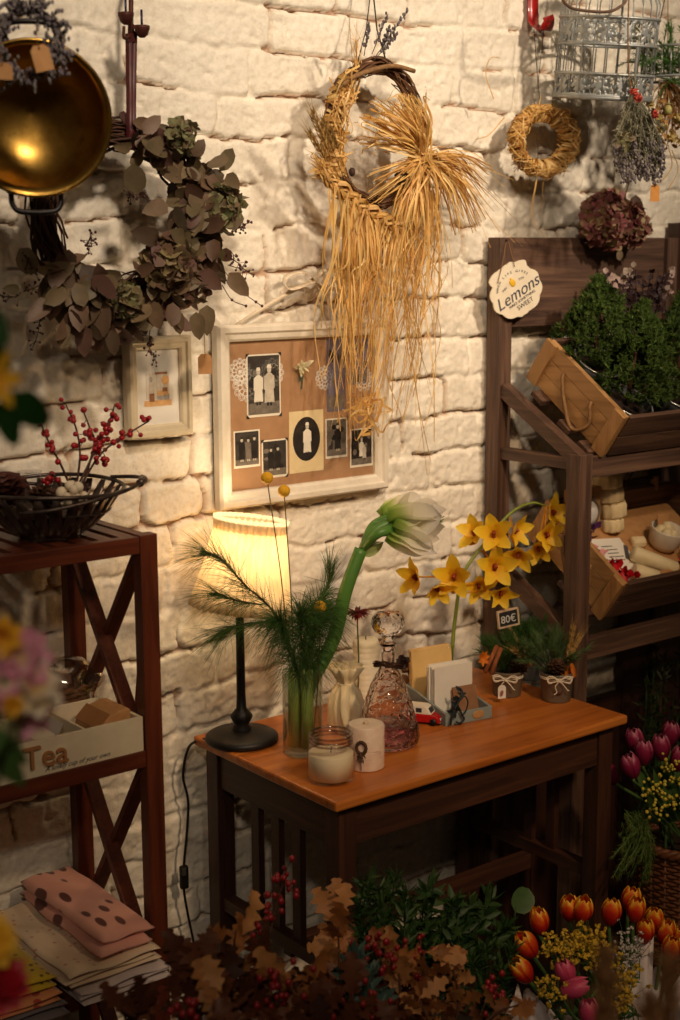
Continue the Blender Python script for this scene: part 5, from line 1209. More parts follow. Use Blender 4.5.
def pot(p, r, h, mat, label, cordz, cam_turn=0.):
    t = thing('flower_pot', label, 'pot', p)
    m = MB(); m.lathe([(0, 0), (r*.86, 0), (r*.88, .002), (r, h-.004), (r*1.03, h-.003), (r*1.03, h), (r*.96, h), (r*.82, .004), (0, .004)], p, 36); build(m, 'pot_body', mat, t)
    m = MB(); m.lathe([(0, h-.010), (r*.95, h-.010)], p, 20); build(m, 'soil', SOIL, t)
    nd = CAM-p; nd.z = 0; nd = Matrix.Rotation(cam_turn, 3, 'Z') @ nd.normalized()
    if cordz:
        m = MB()
        for dz in (0, .003): m.tube([p+V(((r*(.88+.12*cordz/h)+.001)*cos(a), (r*(.88+.12*cordz/h)+.001)*sin(a), cordz+dz)) for a in [2*PI*k/32 for k in range(32)]], .0011, 5, closed=True)
        bow(m, p+nd*(r*(.88+.12*cordz/h)+.002)+V((0, 0, cordz)), nd, .021); build(m, 'cord_bow', CORD, t)
    return t, nd
def greens(label, p, n, hgt, sp, L=.02, mat=PINE, per=5):
    m = MB()
    for i in range(n):
        a = rnd(0, 2*PI); q = math.sqrt(R.random()); e = p+V((sp*q*cos(a), sp*q*sin(a), hgt*(1-.5*q)*rnd(.7, 1.1))); pts = bez([p, p.lerp(e, .6)+V((0, 0, .006)), e], 6); m.tube(pts, .0009, 4); needles(m, pts, L, .0006, per, .7, start=.25)
    return ob(m, 'evergreen_sprig', mat, label, 'greenery')
BLUEG = leafy('blue_green_needles', [C(70, 104, 60), C(92, 124, 76), C(116, 138, 86), C(60, 90, 48)], .55, .15)
pA = T(556, 699); tA, nA = pot(pA, .032, .056, TIN, 'grey tin pot with white cord bow at the right end of the table', .046, .15)
m = MB(); m.ell(pA+nA*.0298+V((.0, 0, .022)), (.008, .0035, .0055), Matrix.Rotation(math.atan2(nA.y, nA.x)+PI/2, 3, 'Z'), 14, 8); build(m, 'oval_label', plain('brown_label', C(92, 56, 36), C(70, 40, 26), .6), tA)
greens('evergreen sprigs in the tin pot at the right end of the table', pA+V((-.004, .006, .046)), 26, .10, .07, .022, BLUEG)
m = MB(); cone_(m, pA+V((-.014, -.014, .056)), (-.2, -.3, 1), .016, .034); ob(m, 'pine_cone', CONE, 'small brown pine cone standing in the right tin pot', 'pine cone')
wt = thing('wheat', 'two pale wheat ears standing in the right tin pot', 'wheat', pA+V((.014, -.006, .045)))
for a_, b_ in (((568, 655), (573, 628)), ((566, 662), (580, 636))): m = MB(); wheat_ear(m, at(*a_, y=pA.y-.02), at(*b_, y=pA.y-.02)); build(m, 'wheat_ear', WHEAT, wt)
m = MB(); q = pA+V((.016, -.016, .054)); m.box(q, (.026, .006, .020), Matrix.Rotation(.5, 3, 'Y')); m.lathe([(0, -.002), (.013, -.002), (.014, 0), (.013, .002), (0, .002)], q+V((.006, -.006, .004)), 18, Matrix.Rotation(1.2, 3, 'X') @ Matrix.Rotation(.5, 3, 'Y')); ob(m, 'orange_slice', ORNG, 'dried orange slice in the right tin pot', 'dried orange')
pB = T(507, 694); tB, nB = pot(pB, .031, .050, TAUPE, 'taupe pot with white cord bow and hanging tag beside the card holder', .038, -.1)
o = paper_tag('gift_tag', 502, 692, pB.y-.037, .016, .026, PAPER, 'white hanging tag', parent=tB)
m = MB(); c = at(502, 693, y=pB.y-.0388); m.ell(c, (.004, .0006, .006), nu=10, nv=6); build(m, 'print', plain('brown_print', C(176, 110, 90)), tB)
greens('dark evergreen sprigs in the taupe pot with the hanging tag', pB+V((0, .008, .042)), 30, .095, .062, .020)
m = MB(); cone_(m, pB+V((.006, -.014, .046)), (.3, -.5, 1), .017, .03); ob(m, 'pine_cone', CONE, 'dark pine cone in the taupe pot beside the cinnamon sticks', 'pine cone')
for i, (a_, b_) in enumerate((((485, 672), (497, 646)), ((491, 674), (501, 648)))):
    m = MB(); A, B = at(*a_, y=pB.y-.028), at(*b_, y=pB.y-.024); m.tube([A, B], .0042, 10); m.tube([A-(B-A)*.02, B+(B-A)*.02], .0022, 8)
    ob(m, 'cinnamon_stick', CINN, ('cinnamon stick nearest the card holder', 'cinnamon stick nearest the dark pine cone')[i], 'cinnamon stick')
m = MB(); c = at(481, 658, y=pB.y-.03)
for k in range(7): a = 2*PI*k/7; m.leaf(c, V((cos(a), -.5, sin(a)+.2)), (0, -1, 0), .018, .011, OVATE, cup=.25, n=4)
ob(m, 'orange_flower', leafy('orange_petal', [C(226, 120, 30), C(240, 146, 44)], .6, .2), 'small orange dried flower between the cards and the cinnamon sticks', 'flower')
m = MB(); wheat_ear(m, at(484, 676, y=pB.y-.033), at(477, 668, y=pB.y-.033)); wheat_ear(m, at(524, 660, y=pB.y-.03), at(514, 652, y=pB.y-.03)); 
m = MB(); wheat_ear(m, at(533, 662, y=pB.y-.02), at(514, 650, y=pB.y-.03)); ob(m, 'wheat_ear', WHEAT, 'pale wheat ear leaning left between the two decorated pots', 'wheat')
pC = T(530, 678); tC, nC = pot(pC, .025, .046, plain('blue_grey_pot', C(122, 126, 124), C(100, 104, 104), .6), 'small blue-grey pot standing behind the two bow-tied pots', 0)
greens('evergreen sprigs in the blue-grey pot at the back', pC+V((0, 0, .040)), 40, .10, .065, .022)
m = MB(); m.box(pC+V((-.004, .002, .075)), (.024, .004, .030), Matrix.Rotation(.2, 3, 'Z')); ob(m, 'kraft_card', TAGO, 'small amber card among the greenery of the blue-grey pot', 'card')
cs = thing('chalkboard_sign', 'small chalkboard price sign in a pale frame on a wooden stick', 'sign', pC+V((-.02, -.02, .04)))
qc = at(508, 618, y=pC.y-.02); qn = (V((-.25, -1, .05))).normalized(); qs = V((0, 0, 1)).cross(qn).normalized(); qs = Matrix.Rotation(.10, 3, qn) @ qs; qu = qn.cross(qs); QM = Matrix((qs, -qn, qu)).transposed()
m = MB(); m.box(qc, (.042, .003, .029), QM); build(m, 'board', plain('slate_board', C(34, 34, 34), C(26, 26, 26), .8), cs)
m = MB(); w_, h_ = .0445, .032
for a in (-1, 1): m.box(qc+qs*a*w_/2, (.0032, .005, h_+.003), QM); m.box(qc+qu*a*h_/2, (w_, .005, .0032), QM)
build(m, 'frame', plain('pale_wood', C(220, 190, 160), C(204, 172, 140), .6), cs)
m = MB(); a = qc-qu*.016; b = pC+V((-.012, -.018, .03)); m.bar(a, b, .006, .0025, qn); build(m, 'stick', PZ, cs)
text_mesh('80€', .021, axes(qc+qn*.0018-qu*.002, qs, qu, qn), plain('chalk', C(226, 222, 214)), 'price', cs)

# ---- cymbidium orchid
orx = T(447, 699); ov = thing('bud_vase', 'clear glass bud vase holding the yellow orchid behind the card holder', 'vase', orx)
m = MB(); m.lathe([(0, 0), (.020, 0), (.024, .006), (.022, .04), (.012, .075), (.011, .10), (.014, .108), (.0125, .108), (.010, .10), (.011, .075), (.020, .04), (.021, .008), (0, .006)], orx, 28); build(m, 'body', GLASS, ov)
oy = orx.y; orc = thing('orchid', 'yellow cymbidium orchid spray arching to the right above the card holder', 'flower', orx+V((0, 0, .01)))
sp_ = bez([orx+V((0, 0, .010)), at(452, 650, y=oy), at(455, 620, y=oy), at(463, 575, y=oy-.01), at(487, 540, y=oy-.015), at(512, 512, y=oy-.01), at(532, 503, y=oy), at(546, 506, y=oy)], 7)
m = MB(); m.tube(sp_, lambda t: .0042-.0022*t, 8); build(m, 'stem', plain('orchid_stem', C(112, 128, 48), C(140, 150, 66), .45), orc)
OY = graded('orchid_petal', [(0, C(226, 160, 22)), (.4, C(248, 200, 38)), (1, C(252, 218, 70))], .5, .35, 60, .3); OLIP = leafy('orchid_lip', [C(196, 110, 24), C(226, 160, 40), C(140, 50, 24)], .5, .2, 300); OCOL = plain('orchid_throat', C(124, 36, 22), C(150, 60, 26), .5, 200)
def orchid(px, py, dy, face, size):
    c = at(px, py, y=oy+dy); f, s, u = frame_from(face); roll = rnd(-.3, .3)
    m = MB()
    for k in range(5):
        a = PI/2+roll+2*PI*k/5; o = s*cos(a)+u*sin(a); m.leaf(c, (o*.9+f*.42).normalized(), f, size*1.22*rnd(.9, 1.05), size*.74, lambda t: OVATE(t)*1.0, bend=-rnd(.1, .9)*.6, cup=.16, n=7, wave=.05)
    t = build(m, 'bloom', OY, orc)
    m = MB(); m.leaf(c-u*.002, (f*.8-u*.55).normalized(), u, size*.8, size*.55, ROUND, bend=.9, cup=-.3, n=6)
    build(m, 'lip', OLIP, t)
    m = MB(); m.tube(bez([c, c+f*size*.22+u*.003, c+f*size*.34-u*.002], 4), size*.09, 7); m.ell(c+f*size*.12-u*size*.12, (size*.1, size*.1, size*.1), nu=8, nv=6); build(m, 'column', OCOL, t)
    n_ = min(sp_, key=lambda p: (p-c).length); m = MB(); m.tube(bez([n_, n_.lerp(c, .5)+V((0, 0, .004)), c], 5), .0016, 6); build(m, 'pedicel', OY, t)
F_ = lambda x, y, z: RT*x+UP*z-FW*y
for (x, y, dy, f, s) in ((418, 577, 0, F_(-.9, .7, -.05), .037), (436, 586, -.01, F_(.3, .6, -.7), .036), (455, 576, -.02, F_(-.3, 1, -.1), .044), (476, 533, .01, F_(-.4, .6, .2), .038), (494, 534, -.03, F_(-.15, 1, .1), .042), (513, 530, -.01, F_(.7, .6, -.1), .036), (494, 566, -.03, F_(.15, 1, -.1), .044), (500, 592, -.02, F_(.2, .8, -.6), .032), (478, 585, -.0, F_(.1, .8, -.3), .034), (518, 553, -.02, F_(-.1, .8, -.6), .036), (545, 534, -.01, F_(.5, .9, -.2), .038), (551, 513, .0, F_(.6, .8, .2), .036), (538, 547, .005, F_(.0, .8, -.7), .034)): orchid(x, y, dy, f, s)

# ---- things at the back of the table
gl = T(413, 692); tg = thing('drinking_glass', 'short clear glass with brown dried pieces behind the decanter', 'glass', gl)
m = MB(); m.lathe([(0, 0), (.022, 0), (.026, .004), (.032, .075), (.0305, .075), (.0245, .007), (0, .006)], gl, 28); build(m, 'body', GLASS, tg)
m = MB()
for i in range(30): a = rnd(0, 2*PI); q = rnd(0, .018); m.leaf(gl+V((q*cos(a), q*sin(a), rnd(.012, .062))), rv(), TOCAM, .022, .016, ROUND, bend=rnd(-1, 1), n=4)
ob(m, 'dried_petals', leafy('dried_brown', [C(140, 92, 58), C(176, 124, 80), C(110, 66, 44), C(200, 150, 100)], .7, .1), 'brown and tan dried pieces inside the short glass', 'dried flowers')
bg = T(346, 729); fb = thing('fabric_bag', 'ivory cloth gift bag with gathered neck behind the birch candle', 'bag', bg)
IV = plain('ivory_cloth', C(228, 212, 176), C(210, 190, 150), .85, 22, bump=.1)
m = MB(); m.lathe([(0, 0), (.027, .001), (.032, .010), (.031, .050), (.023, .074), (.012, .086), (.018, .098), (.030, .118), (.027, .120), (.010, .090)], bg, 64, rfun=lambda a, z: 1+(.06+.13*min(1, z/.09))*sin(a*9+z*40)+.05*sin(a*4)); build(m, 'cloth', IV, fb)
m = MB(); m.tube([bg+V((.0135*cos(a), .0135*sin(a), .086)) for a in [2*PI*k/24 for k in range(24)]], .0022, 6, closed=True); build(m, 'tie', CORD, fb)
m = MB(); m.ribbon(bez([bg+V((-.004, -.013, .088)), bg+V((-.012, -.03, .06)), bg+V((-.008, -.032, .03)), bg+V((-.014, -.036, .008))], 6), .018, TOCAM, twist=.6); m.ribbon(bez([bg+V((-.010, -.012, .088)), bg+V((-.022, -.026, .07)), bg+V((-.026, -.030, .045)), bg+V((-.024, -.036, .02))], 6), .016, TOCAM, twist=-.6); build(m, 'bow_tails', IV, fb, solid=.0006)
pk = T(366, 700); pv = thing('pillar_candle', 'ribbed cream pillar candle at the back of the table behind the cloth bag', 'candle', pk)
m = MB(); pr_ = [(0, 0), (.024, 0)]
for k in range(11): pr_ += [(.0245, .004+k*.0105), (.0258, .008+k*.0105), (.0245, .012+k*.0105)]
m.lathe(pr_+[(.022, .122), (0, .120)], pk, 36); build(m, 'wax', plain('ivory_wax', C(240, 232, 206), C(232, 220, 190), .5), pv)
m = MB(); m.tube([pk+V((0, 0, .118)), pk+V((0, 0, .128))], .001, 5); build(m, 'wick', DARKSTR, pv)
gb_ = at(357, 613, y=pk.y-.045); ge = thing('gerbera', 'dark red gerbera flower rising behind the cloth bag', 'flower', T(357, 712))
m = MB(); m.tube(bez([T(357, 712), gb_.lerp(T(357, 712), .5)+V((.004, 0, 0)), gb_-V((0, 0, .003))], 6), .0016, 6); build(m, 'stem', plain('gerbera_stem', C(84, 100, 50)), ge)
m = MB()
for k in range(34): a = 2*PI*k/34; q = rnd(.1, .5); m.leaf(gb_, (V((cos(a), sin(a), q-.1))+TOCAM*.25).normalized(), (0, 0, 1), rnd(.026, .034), .0075, LANCE, bend=rnd(0, .7), cup=.15, n=4)
m.ell(gb_+V((0, 0, .002)), (.006, .006, .004), nu=8, nv=6); build(m, 'bloom', leafy('dark_red_petal', [C(112, 14, 20), C(140, 22, 26), C(92, 10, 16)], .5, .15), ge)
# ================================================================ things on the left rack
ZS1, ZS2, ZS3 = 1.1805, .8435, .4825
# ---- bowl with cones, cotton and berry twigs
bc_ = at(50, 536, z=ZS1); bw_ = thing('bowl', 'dark openwork iron bowl with a long wire handle on top of the left rack', 'bowl', bc_)
BIR = plain('worn_bowl_iron', C(98, 84, 76), C(60, 50, 46), .3, 50, metal=.55)
bprof = [(.046, .004), (.066, .016), (.088, .038), (.102, .058), (.112, .072)]
m = MB(); m.lathe([(0, .001), (.046, .001), (.050, .006), (.046, .008), (0, .006)], bc_, 36); build(m, 'bowl_base', BIR, bw_)
for k in range(26):
    a = 2*PI*k/26; m = MB(); rd = V((cos(a), sin(a), 0)); tg = V((-sin(a), cos(a), 0)); vs = []; fs = []
    for i, (r, z) in enumerate(bprof):
        q = .0032+.0062*sin(PI*(i+.6)/5.0); vs += [bc_+rd*r+tg*q+V((0, 0, z)), bc_+rd*r-tg*q+V((0, 0, z))]
    fs = [(2*i, 2*i+1, 2*i+3, 2*i+2) for i in range(4)]; m.add(vs, fs); build(m, 'rib', BIR, bw_, solid=.0016)
for r, z, q in ((.1135, .074, .0032), (.092, .043, .0016)): m = MB(); m.tube([bc_+V((r*cos(a), r*sin(a), z+.003*sin(a*2))) for a in [2*PI*k/48 for k in range(48)]], q, 7, closed=True); build(m, 'hoop', BIR, bw_)
for sgn in (1, -1):
    hd = V((.80*sgn, -.60*sgn, 0)); hs = V((0, 0, 1)).cross(hd); m = MB(); P = lambda a, b, z: bc_+hd*a+hs*b+V((0, 0, z))
    m.tube(bez([P(.085, .075, .078), P(.120, .050, .082), P(.140, .018, .084), P(.140, -.018, .082), P(.110, -.065, .074), P(.04, -.112, .062), P(-.02, -.118, .055)], 6), .0030, 7); m.tube(bez([P(.139, .018, .084), P(.144, 0, .084), P(.139, -.018, .082)], 4), .0062, 8); build(m, 'wire_handle', BIR, bw_)
m = MB(); m.lathe([(0, .030), (.060, .034), (.080, .040)], bc_, 24); build(m, 'moss_filling', plain('dry_moss', C(84, 64, 48), C(58, 44, 34), .95, 60, bump=.5), bw_)
IREDM = plain('ilex_berry', C(168, 24, 34), C(134, 14, 24), .3, 40, coat=.4); ISTEM = plain('berry_stem', C(84, 54, 40), C(64, 40, 30), .7, 60)
def berry_branch(label, pts, n, r=.0046):
    root = V(pts[0]); t = thing('berry_branch', label, 'berry branch', root)
    p = bez(pts, 8); m = MB(); m.tube(p, lambda q: .0022-.001*q, 6)
    bs = []
    for i in range(n):
        q = p[min(len(p)-1, int(len(p)*(.22+.78*R.random())))]; e = q+rv(.0055); m.tube([q, e], .0006, 4); bs.append(e)
    build(m, 'twig', ISTEM, t)
    b0 = None
    for e in bs:
        if b0 is None:
            k = MB(); k.ell((0, 0, 0), r, nu=10, nv=8); k.ell((0, 0, -r), r*.25, nu=6, nv=4); b0 = build(k, 'berry', IREDM, t, local=True); b0.location = e-ORG[t]; ob_ = b0
        else:
            ob_ = b0.copy(); COL.objects.link(ob_); ob_.location = e-ORG[t]
        ob_.rotation_euler = (rnd(0, 3), rnd(0, 3), 0); ob_.scale = [rnd(.8, 1.15)]*3
YBW = bc_.y
B = lambda x, y, d=0.: at(x, y, y=YBW+.01+d)
for lab, pts, n in (('red berry twig leaning furthest right from the bowl', [B(78, 490), B(100, 455), B(123, 437), B(149, 421)], 20), ('thick red berry twig reaching up beside the small picture frame', [B(76, 490), B(97, 447), B(108, 425), B(115, 404)], 26),
    ('thin red berry twig in the middle of the bowl pointing up', [B(76, 490), B(80, 455), B(76, 428), B(66, 405)], 14), ('thin red berry twig at the left side leaning left', [B(72, 490), B(60, 463), B(50, 445), B(41, 424)], 12), ('short red berry twig between the taller twigs', [B(82, 488, .03), B(94, 445, .03), B(89, 426, .03), B(84, 413, .03)], 10), ('low red berry twig hanging at the front of the bowl', [B(66, 500, -.04), B(56, 478, -.05), B(50, 474, -.05), B(47, 482, -.05)], 9)):
    berry_branch(lab, pts, n)
m = MB(); cone_(m, bc_+V((-.062, .01, .05)), (-.2, -.1, 1), .032, .055); ob(m, 'pine_cone', plain('warm_cone', C(104, 56, 44), C(72, 36, 30), .6, 80), 'open brown pine cone in the bowl at the left edge', 'pine cone')
m = MB(); cone_(m, bc_+V((-.028, -.035, .042)), (.3, -.3, 1), .028, .042); ob(m, 'pine_cone', CONE, 'pine cone half buried in the middle of the bowl', 'pine cone')
m = MB(); c = bc_+V((.045, .01, .055))
for i in range(60): d = rv().normalized(); d.z = abs(d.z); m.leaf(c, d, rv(), rnd(.02, .034), .014, OVATE, bend=rnd(0, .8), n=4)
ob(m, 'dried_flower', leafy('dark_dried_flower', [C(62, 44, 40), C(88, 62, 54), C(46, 32, 30)], .6, .1), 'dark dried flower head at the foot of the berry twigs', 'dried flower')
m = MB()
for i in range(26): m.ell(bc_+V((-.002, -.088, .070))+rv(.0085), .0085*rnd(.7, 1.1), nu=8, nv=6)
ob(m, 'cotton_boll', plain('cotton', C(236, 222, 198), C(220, 200, 170), .95, 60), 'white cotton boll at the front of the bowl', 'cotton')
m = MB(); gp = bc_+V((-.012, .035, .036)); m.lathe([(0, 0), (.020, .002), (.022, .04), (.017, .055), (.019, .060), (.017, .060), (.0, .055)], gp, 20); ob(m, 'glass_bauble', thin_glass('clear_bauble', (.95, .95, .97, 1), .6, base=.08), 'small clear glass cup standing in the bowl', 'glass')

# ---- tea box and its contents
bxm = plain('white_box_paint', C(226, 212, 184), C(212, 196, 166), .55, 20, bump=.05)
tx0, tx1, ty0, ty1 = .60, 1.0795, -.283, -.150
tb_ = thing('tea_box', 'long white wooden tea box with compartments and tan Tea lettering', 'box', ((tx0+tx1)/2, -.21, ZS2)); hz = .055; th = .006
for a, b, nm in (((tx0, ty0, ZS2), (tx1, ty0+th, ZS2+hz), 'front_panel'), ((tx0, ty1-th, ZS2), (tx1, ty1, ZS2+hz), 'back_panel'), ((tx0, ty0+th, ZS2), (tx0+th, ty1-th, ZS2+hz), 'end_panel'), ((tx1-th, ty0+th, ZS2), (tx1, ty1-th, ZS2+hz), 'end_panel'), ((tx0+th, ty0+th, ZS2), (tx1-th, ty1-th, ZS2+.005), 'bottom_panel')):
    m = MB(); m.bx(a, b); build(m, nm, bxm, tb_, bevel=.0006)
for x in (.70, .80, .905, .985):
    m = MB(); m.bx((x, ty0+th, ZS2+.005), (x+.004, ty1-th, ZS2+hz-.004)); build(m, 'divider', bxm, tb_)
A, B_ = at(30, 765, y=ty0), at(67, 752, y=ty0)
o = text_mesh('Tea', .049, axes(V((.913, ty0-.0025, ZS2+.029)), (1, 0, 0), (0, 0, 1), (0, -1, 0)), plain('tan_wood_letter', C(176, 122, 74), C(154, 102, 58), .6, 40), 'lettering', tb_, ext=.0025); o['label'] = 'raised tan Tea letters'
for k in range(1): o = text_mesh('A lovely cup of your own', .0105, axes(V((.966, ty0-.0004, ZS2+.0085)), (1, 0, 0), (0, 0, 1), (0, -1, 0)), INK, 'small_script', tb_, shear=.4)
SACH = [plain('tea_sachet_%s' % n, a, b, .7, 30) for n, a, b in (('cream', C(222, 208, 184), C(206, 190, 164)), ('grey', C(176, 164, 154), C(150, 138, 130)), ('tan', C(190, 156, 118), C(170, 134, 96)))]
def sachet(x, y, tilt, k, label, w=.055, h=.052):
    m = MB(); Rm = Matrix.Rotation(tilt, 3, 'Y') @ Matrix.Rotation(rnd(-.2, .2), 3, 'Z'); c = V((x, y, ZS2+.006+h/2)); NU = 6
    vs = []; fs = []
    for s in (-1, 1):
        for i in range(NU+1):
            for j in range(NU+1): u, v_ = i/NU*2-1, j/NU*2-1; vs.append(c+Rm @ V((s*.004*(1-u**4)*(1-v_**4)+s*.0004, u*w/2, v_*h/2)))
    n_ = (NU+1)**2
    for s in range(2):
        for i in range(NU):
            for j in range(NU): a = s*n_+i*(NU+1)+j; fs.append((a, a+1, a+NU+2, a+NU+1))
    m.add(vs, fs); ob(m, 'tea_sachet', SACH[k], label, 'tea bag')
sachet(.925, -.225, .9, 0, 'cream tea sachet lying at an angle in the tea box compartment beside the kraft pack'); sachet(.955, -.205, .5, 1, 'grey tea sachet leaning in the tea box compartment next to the kraft pack'); sachet(.83, -.23, .8, 2, 'tan tea sachet leaning left in the tea box behind the lettering'); sachet(.865, -.20, .4, 0, 'cream tea sachet in the tea box behind the lettering'); sachet(.74, -.22, .6, 1, 'grey tea sachet at the left end of the tea box')
kp_ = thing('kraft_pack', 'folded kraft paper pack at the right end of the tea box', 'paper bag', V((1.042, -.226, ZS2+.006)))
m = MB(); x0_, x1_, ya, yb = 1.012, 1.0705, -.262, -.190
pr2 = [(x0_, ZS2+.006), (x1_, ZS2+.006), (x1_, ZS2+.064), (x1_-.012, ZS2+.066), (x0_+.022, ZS2+.060), (x0_, ZS2+.040)]
m.add([(x, y, z) for y in (ya, yb) for x, z in pr2], [tuple(range(6))[::-1], tuple(range(6, 12))]+[(i, (i+1) % 6, (i+1) % 6+6, i+6) for i in range(6)], 0, False); build(m, 'pack', KRAFT, kp_, bevel=.002)
m = MB(); m.bar((x0_+.0005, -.226, ZS2+.0425), (x0_+.022, -.226, ZS2+.0625), .073, .0015, (0, 0, 1)); build(m, 'folded_flap', plain('kraft_dark', C(166, 116, 70), C(150, 102, 60), .8), kp_)
# cellophane-wrapped basket behind the box
wb = at(54, 705, y=-.090); wb.z = ZS2; wk = thing('wicker_basket', 'small brown wicker basket wrapped in glossy cellophane behind the tea box', 'basket', wb)
m = MB()
for k in range(8):
    z = .006+k*.0085; r = .052+.010*math.sqrt(k/7); m.tube([wb+V((r*1.12*cos(a), r*.62*sin(a), z+.002*sin(a*14+k*PI))) for a in [2*PI*i/56 for i in range(56)]], .0044, 5, closed=True)
build(m, 'woven_side', plain('brown_wicker', C(120, 78, 46), C(84, 52, 30), .6, 90), wk); m = MB(); m.lathe([(0, .002), (1, .002)], wb, 28, Matrix(((.058, 0, 0), (0, .033, 0), (0, 0, 1)))); build(m, 'basket_base', plain('brown_wicker_base', C(90, 56, 34)), wk)
m = MB(); nz = lambda p: 1+.10*sin(p.x*95+1)*sin(p.z*120)+.06*sin(p.y*150+p.x*60); m.ell(wb+V((0, 0, .060)), (.082, .044, .052), None, 40, 26, fun=nz)
build(m, 'cellophane', thin_glass('cellophane', (.95, .92, .89, 1), .8, .10, .16), wk)
m = MB()
for i in range(34): m.leaf(wb+V((rnd(-.05, .05), rnd(-.022, .022), rnd(.05, .085))), rv(), TOCAM, .03, .02, OVATE, bend=rnd(-1, 1), n=4)
ob(m, 'potpourri', leafy('potpourri', [C(96, 62, 44), C(150, 104, 70), C(120, 84, 70), C(176, 150, 128)], .6, .1), 'brown dried potpourri inside the cellophane-wrapped basket', 'dried flowers')

# ---- folded cloths on the lower shelf
def cloth_mat(name, c1, c2, spot=None, scale=30, thr=.22, stretch=(1, 1, 1), bump=.12):
    t = NT(name); v = t.coords(); base = t.ramp(t.noise(v, 12, 3), [(.3, c1), (.7, c2)])
    if spot:
        vv = t.coords(stretch); vo = t.N('ShaderNodeTexVoronoi'); vo.inputs['Scale'].default_value = scale; vo.inputs['Randomness'].default_value = .55; t.L(vv, vo.inputs['Vector'])
        base = t.mix(t.ramp(vo.outputs['Distance'], [(thr-.03, (1, 1, 1, 1)), (thr+.02, (0, 0, 0, 1))]), base, spot)
    t.base(base); t.set(Roughness=.85, Sheen_Weight=.2); t.bump(t.noise(t.coords(), 260, 2), bump, .001); return t.m
def folded(name, label, x0, x1, y0, y1, z0, th, layers, mat, tilt=0., skew=0., cat='cloth', sag=0.):
    """a folded cloth: layers rounded at the right-hand and front fold, gently wavy"""
    t = thing(name, label, cat, ((x0+x1)/2, (y0+y1)/2, z0))
    for L in range(layers):
        h = th/layers; zc = z0+h*L; m = MB(); NX, NY = 16, 26; vs = []; fs = []; px = R.random()*6; jx, jy = rnd(-.004, .003), rnd(-.006, .003)
        for s in (0, 1):
            for j in range(NY+1):
                for i in range(NX+1):
                    u, v_ = i/NX, j/NY; e = min(u, 1-u)*14; f_ = min(v_, 1-v_)*18; ed = min(1, math.sqrt(max(0, e)))*min(1, math.sqrt(max(0, f_)))
                    z = zc+h*.5+(s-.5)*h*(.08+.9*ed)+.0022*sin(u*9+px+v_*3)*(L+1)*.4+.0016*sin(v_*14+px*2)+tilt*(u-.5)-sag*max(0, v_*-1+.12)*1.0
                    vs.append((x0+jx+(x1-x0)*u+skew*(v_-.5)+.002*sin(v_*11+px), y0+jy+(y1-y0)*v_, z))
        n_ = (NX+1)*(NY+1)
        for s in (0, 1):
            for j in range(NY):
                for i in range(NX): a = s*n_+j*(NX+1)+i; q = (a, a+1, a+NX+2, a+NX+1); fs.append(q if s else q[::-1])
        for i in range(NX): fs += [(i, i+1, n_+i+1, n_+i), (n_-1-i, n_-2-i, 2*n_-2-i, 2*n_-1-i)]
        for j in range(NY): a = j*(NX+1); b = a+NX; fs += [(a+NX+1, a, n_+a, n_+a+NX+1), (b, b+NX+1, n_+b+NX+1, n_+b)]
        m.add(vs, fs); build(m, 'folded_layer', mat, t)
    return t
PINKB = cloth_mat('pink_bird_print', C(228, 168, 150), C(216, 152, 134), C(96, 46, 36), 26, .30, (1.5, .62, .02))
folded('folded_cloth', 'grey-white folded cloth at the bottom of the right pile on the rack', .935, 1.090, -.325, -.040, ZS3, .026, 3, cloth_mat('grey_white_cloth', C(212, 196, 190), C(186, 168, 164)))
folded('folded_cloth', 'cream folded cloth with a faint print under the pink bird cloth', .918, 1.076, -.318, -.035, ZS3+.028, .024, 3, cloth_mat('cream_print', C(230, 206, 176), C(216, 190, 158), C(200, 146, 126), 60, .2, (1, 1, .05)))
folded('folded_cloth', 'pink folded cloth printed with brown birds on top of the right pile', .980, 1.070, -.312, -.030, ZS3+.054, .040, 2, PINKB)
folded('folded_cloth', 'dark grey folded cloth at the bottom of the left pile on the rack', .70, .910, -.325, -.05, ZS3, .018, 2, cloth_mat('dark_grey_cloth', C(128, 116, 114), C(104, 94, 94)))
folded('folded_cloth', 'orange folded cloth under the mustard yellow cloth', .71, .906, -.320, -.05, ZS3+.020, .018, 2, cloth_mat('orange_cloth', C(230, 156, 100), C(212, 132, 80), C(176, 72, 52), 40, .25, (1, 1, .05)))
folded('folded_cloth', 'mustard yellow folded cloth with small dark dots on the left pile', .70, .902, -.315, -.05, ZS3+.040, .026, 2, cloth_mat('mustard_cloth', C(214, 182, 42), C(196, 162, 30), C(100, 84, 26), 55, .20, (1, 1, .03)))
# ================================================================ flowers standing on the floor
def bucket(label, p, r, h, mat=None):
    t = thing('flower_bucket', label, 'bucket', p)
    m = MB(); m.lathe([(0, 0), (r*.78, 0), (r*.80, .004), (r, h-.006), (r*1.03, h-.003), (r*1.02, h), (r*.96, h-.004), (r*.76, .008), (0, .008)], p, 36); build(m, 'bucket_body', mat or POTZ, t)
    for z in (h*.35, h*.7):
        m = MB(); q = r*(.80+.2*z/h)+.001; m.tube([V(p)+V((q*cos(a), q*sin(a), z)) for a in [2*PI*k/36 for k in range(36)]], .0025, 5, closed=True); build(m, 'hoop', mat or POTZ, t)
    return t
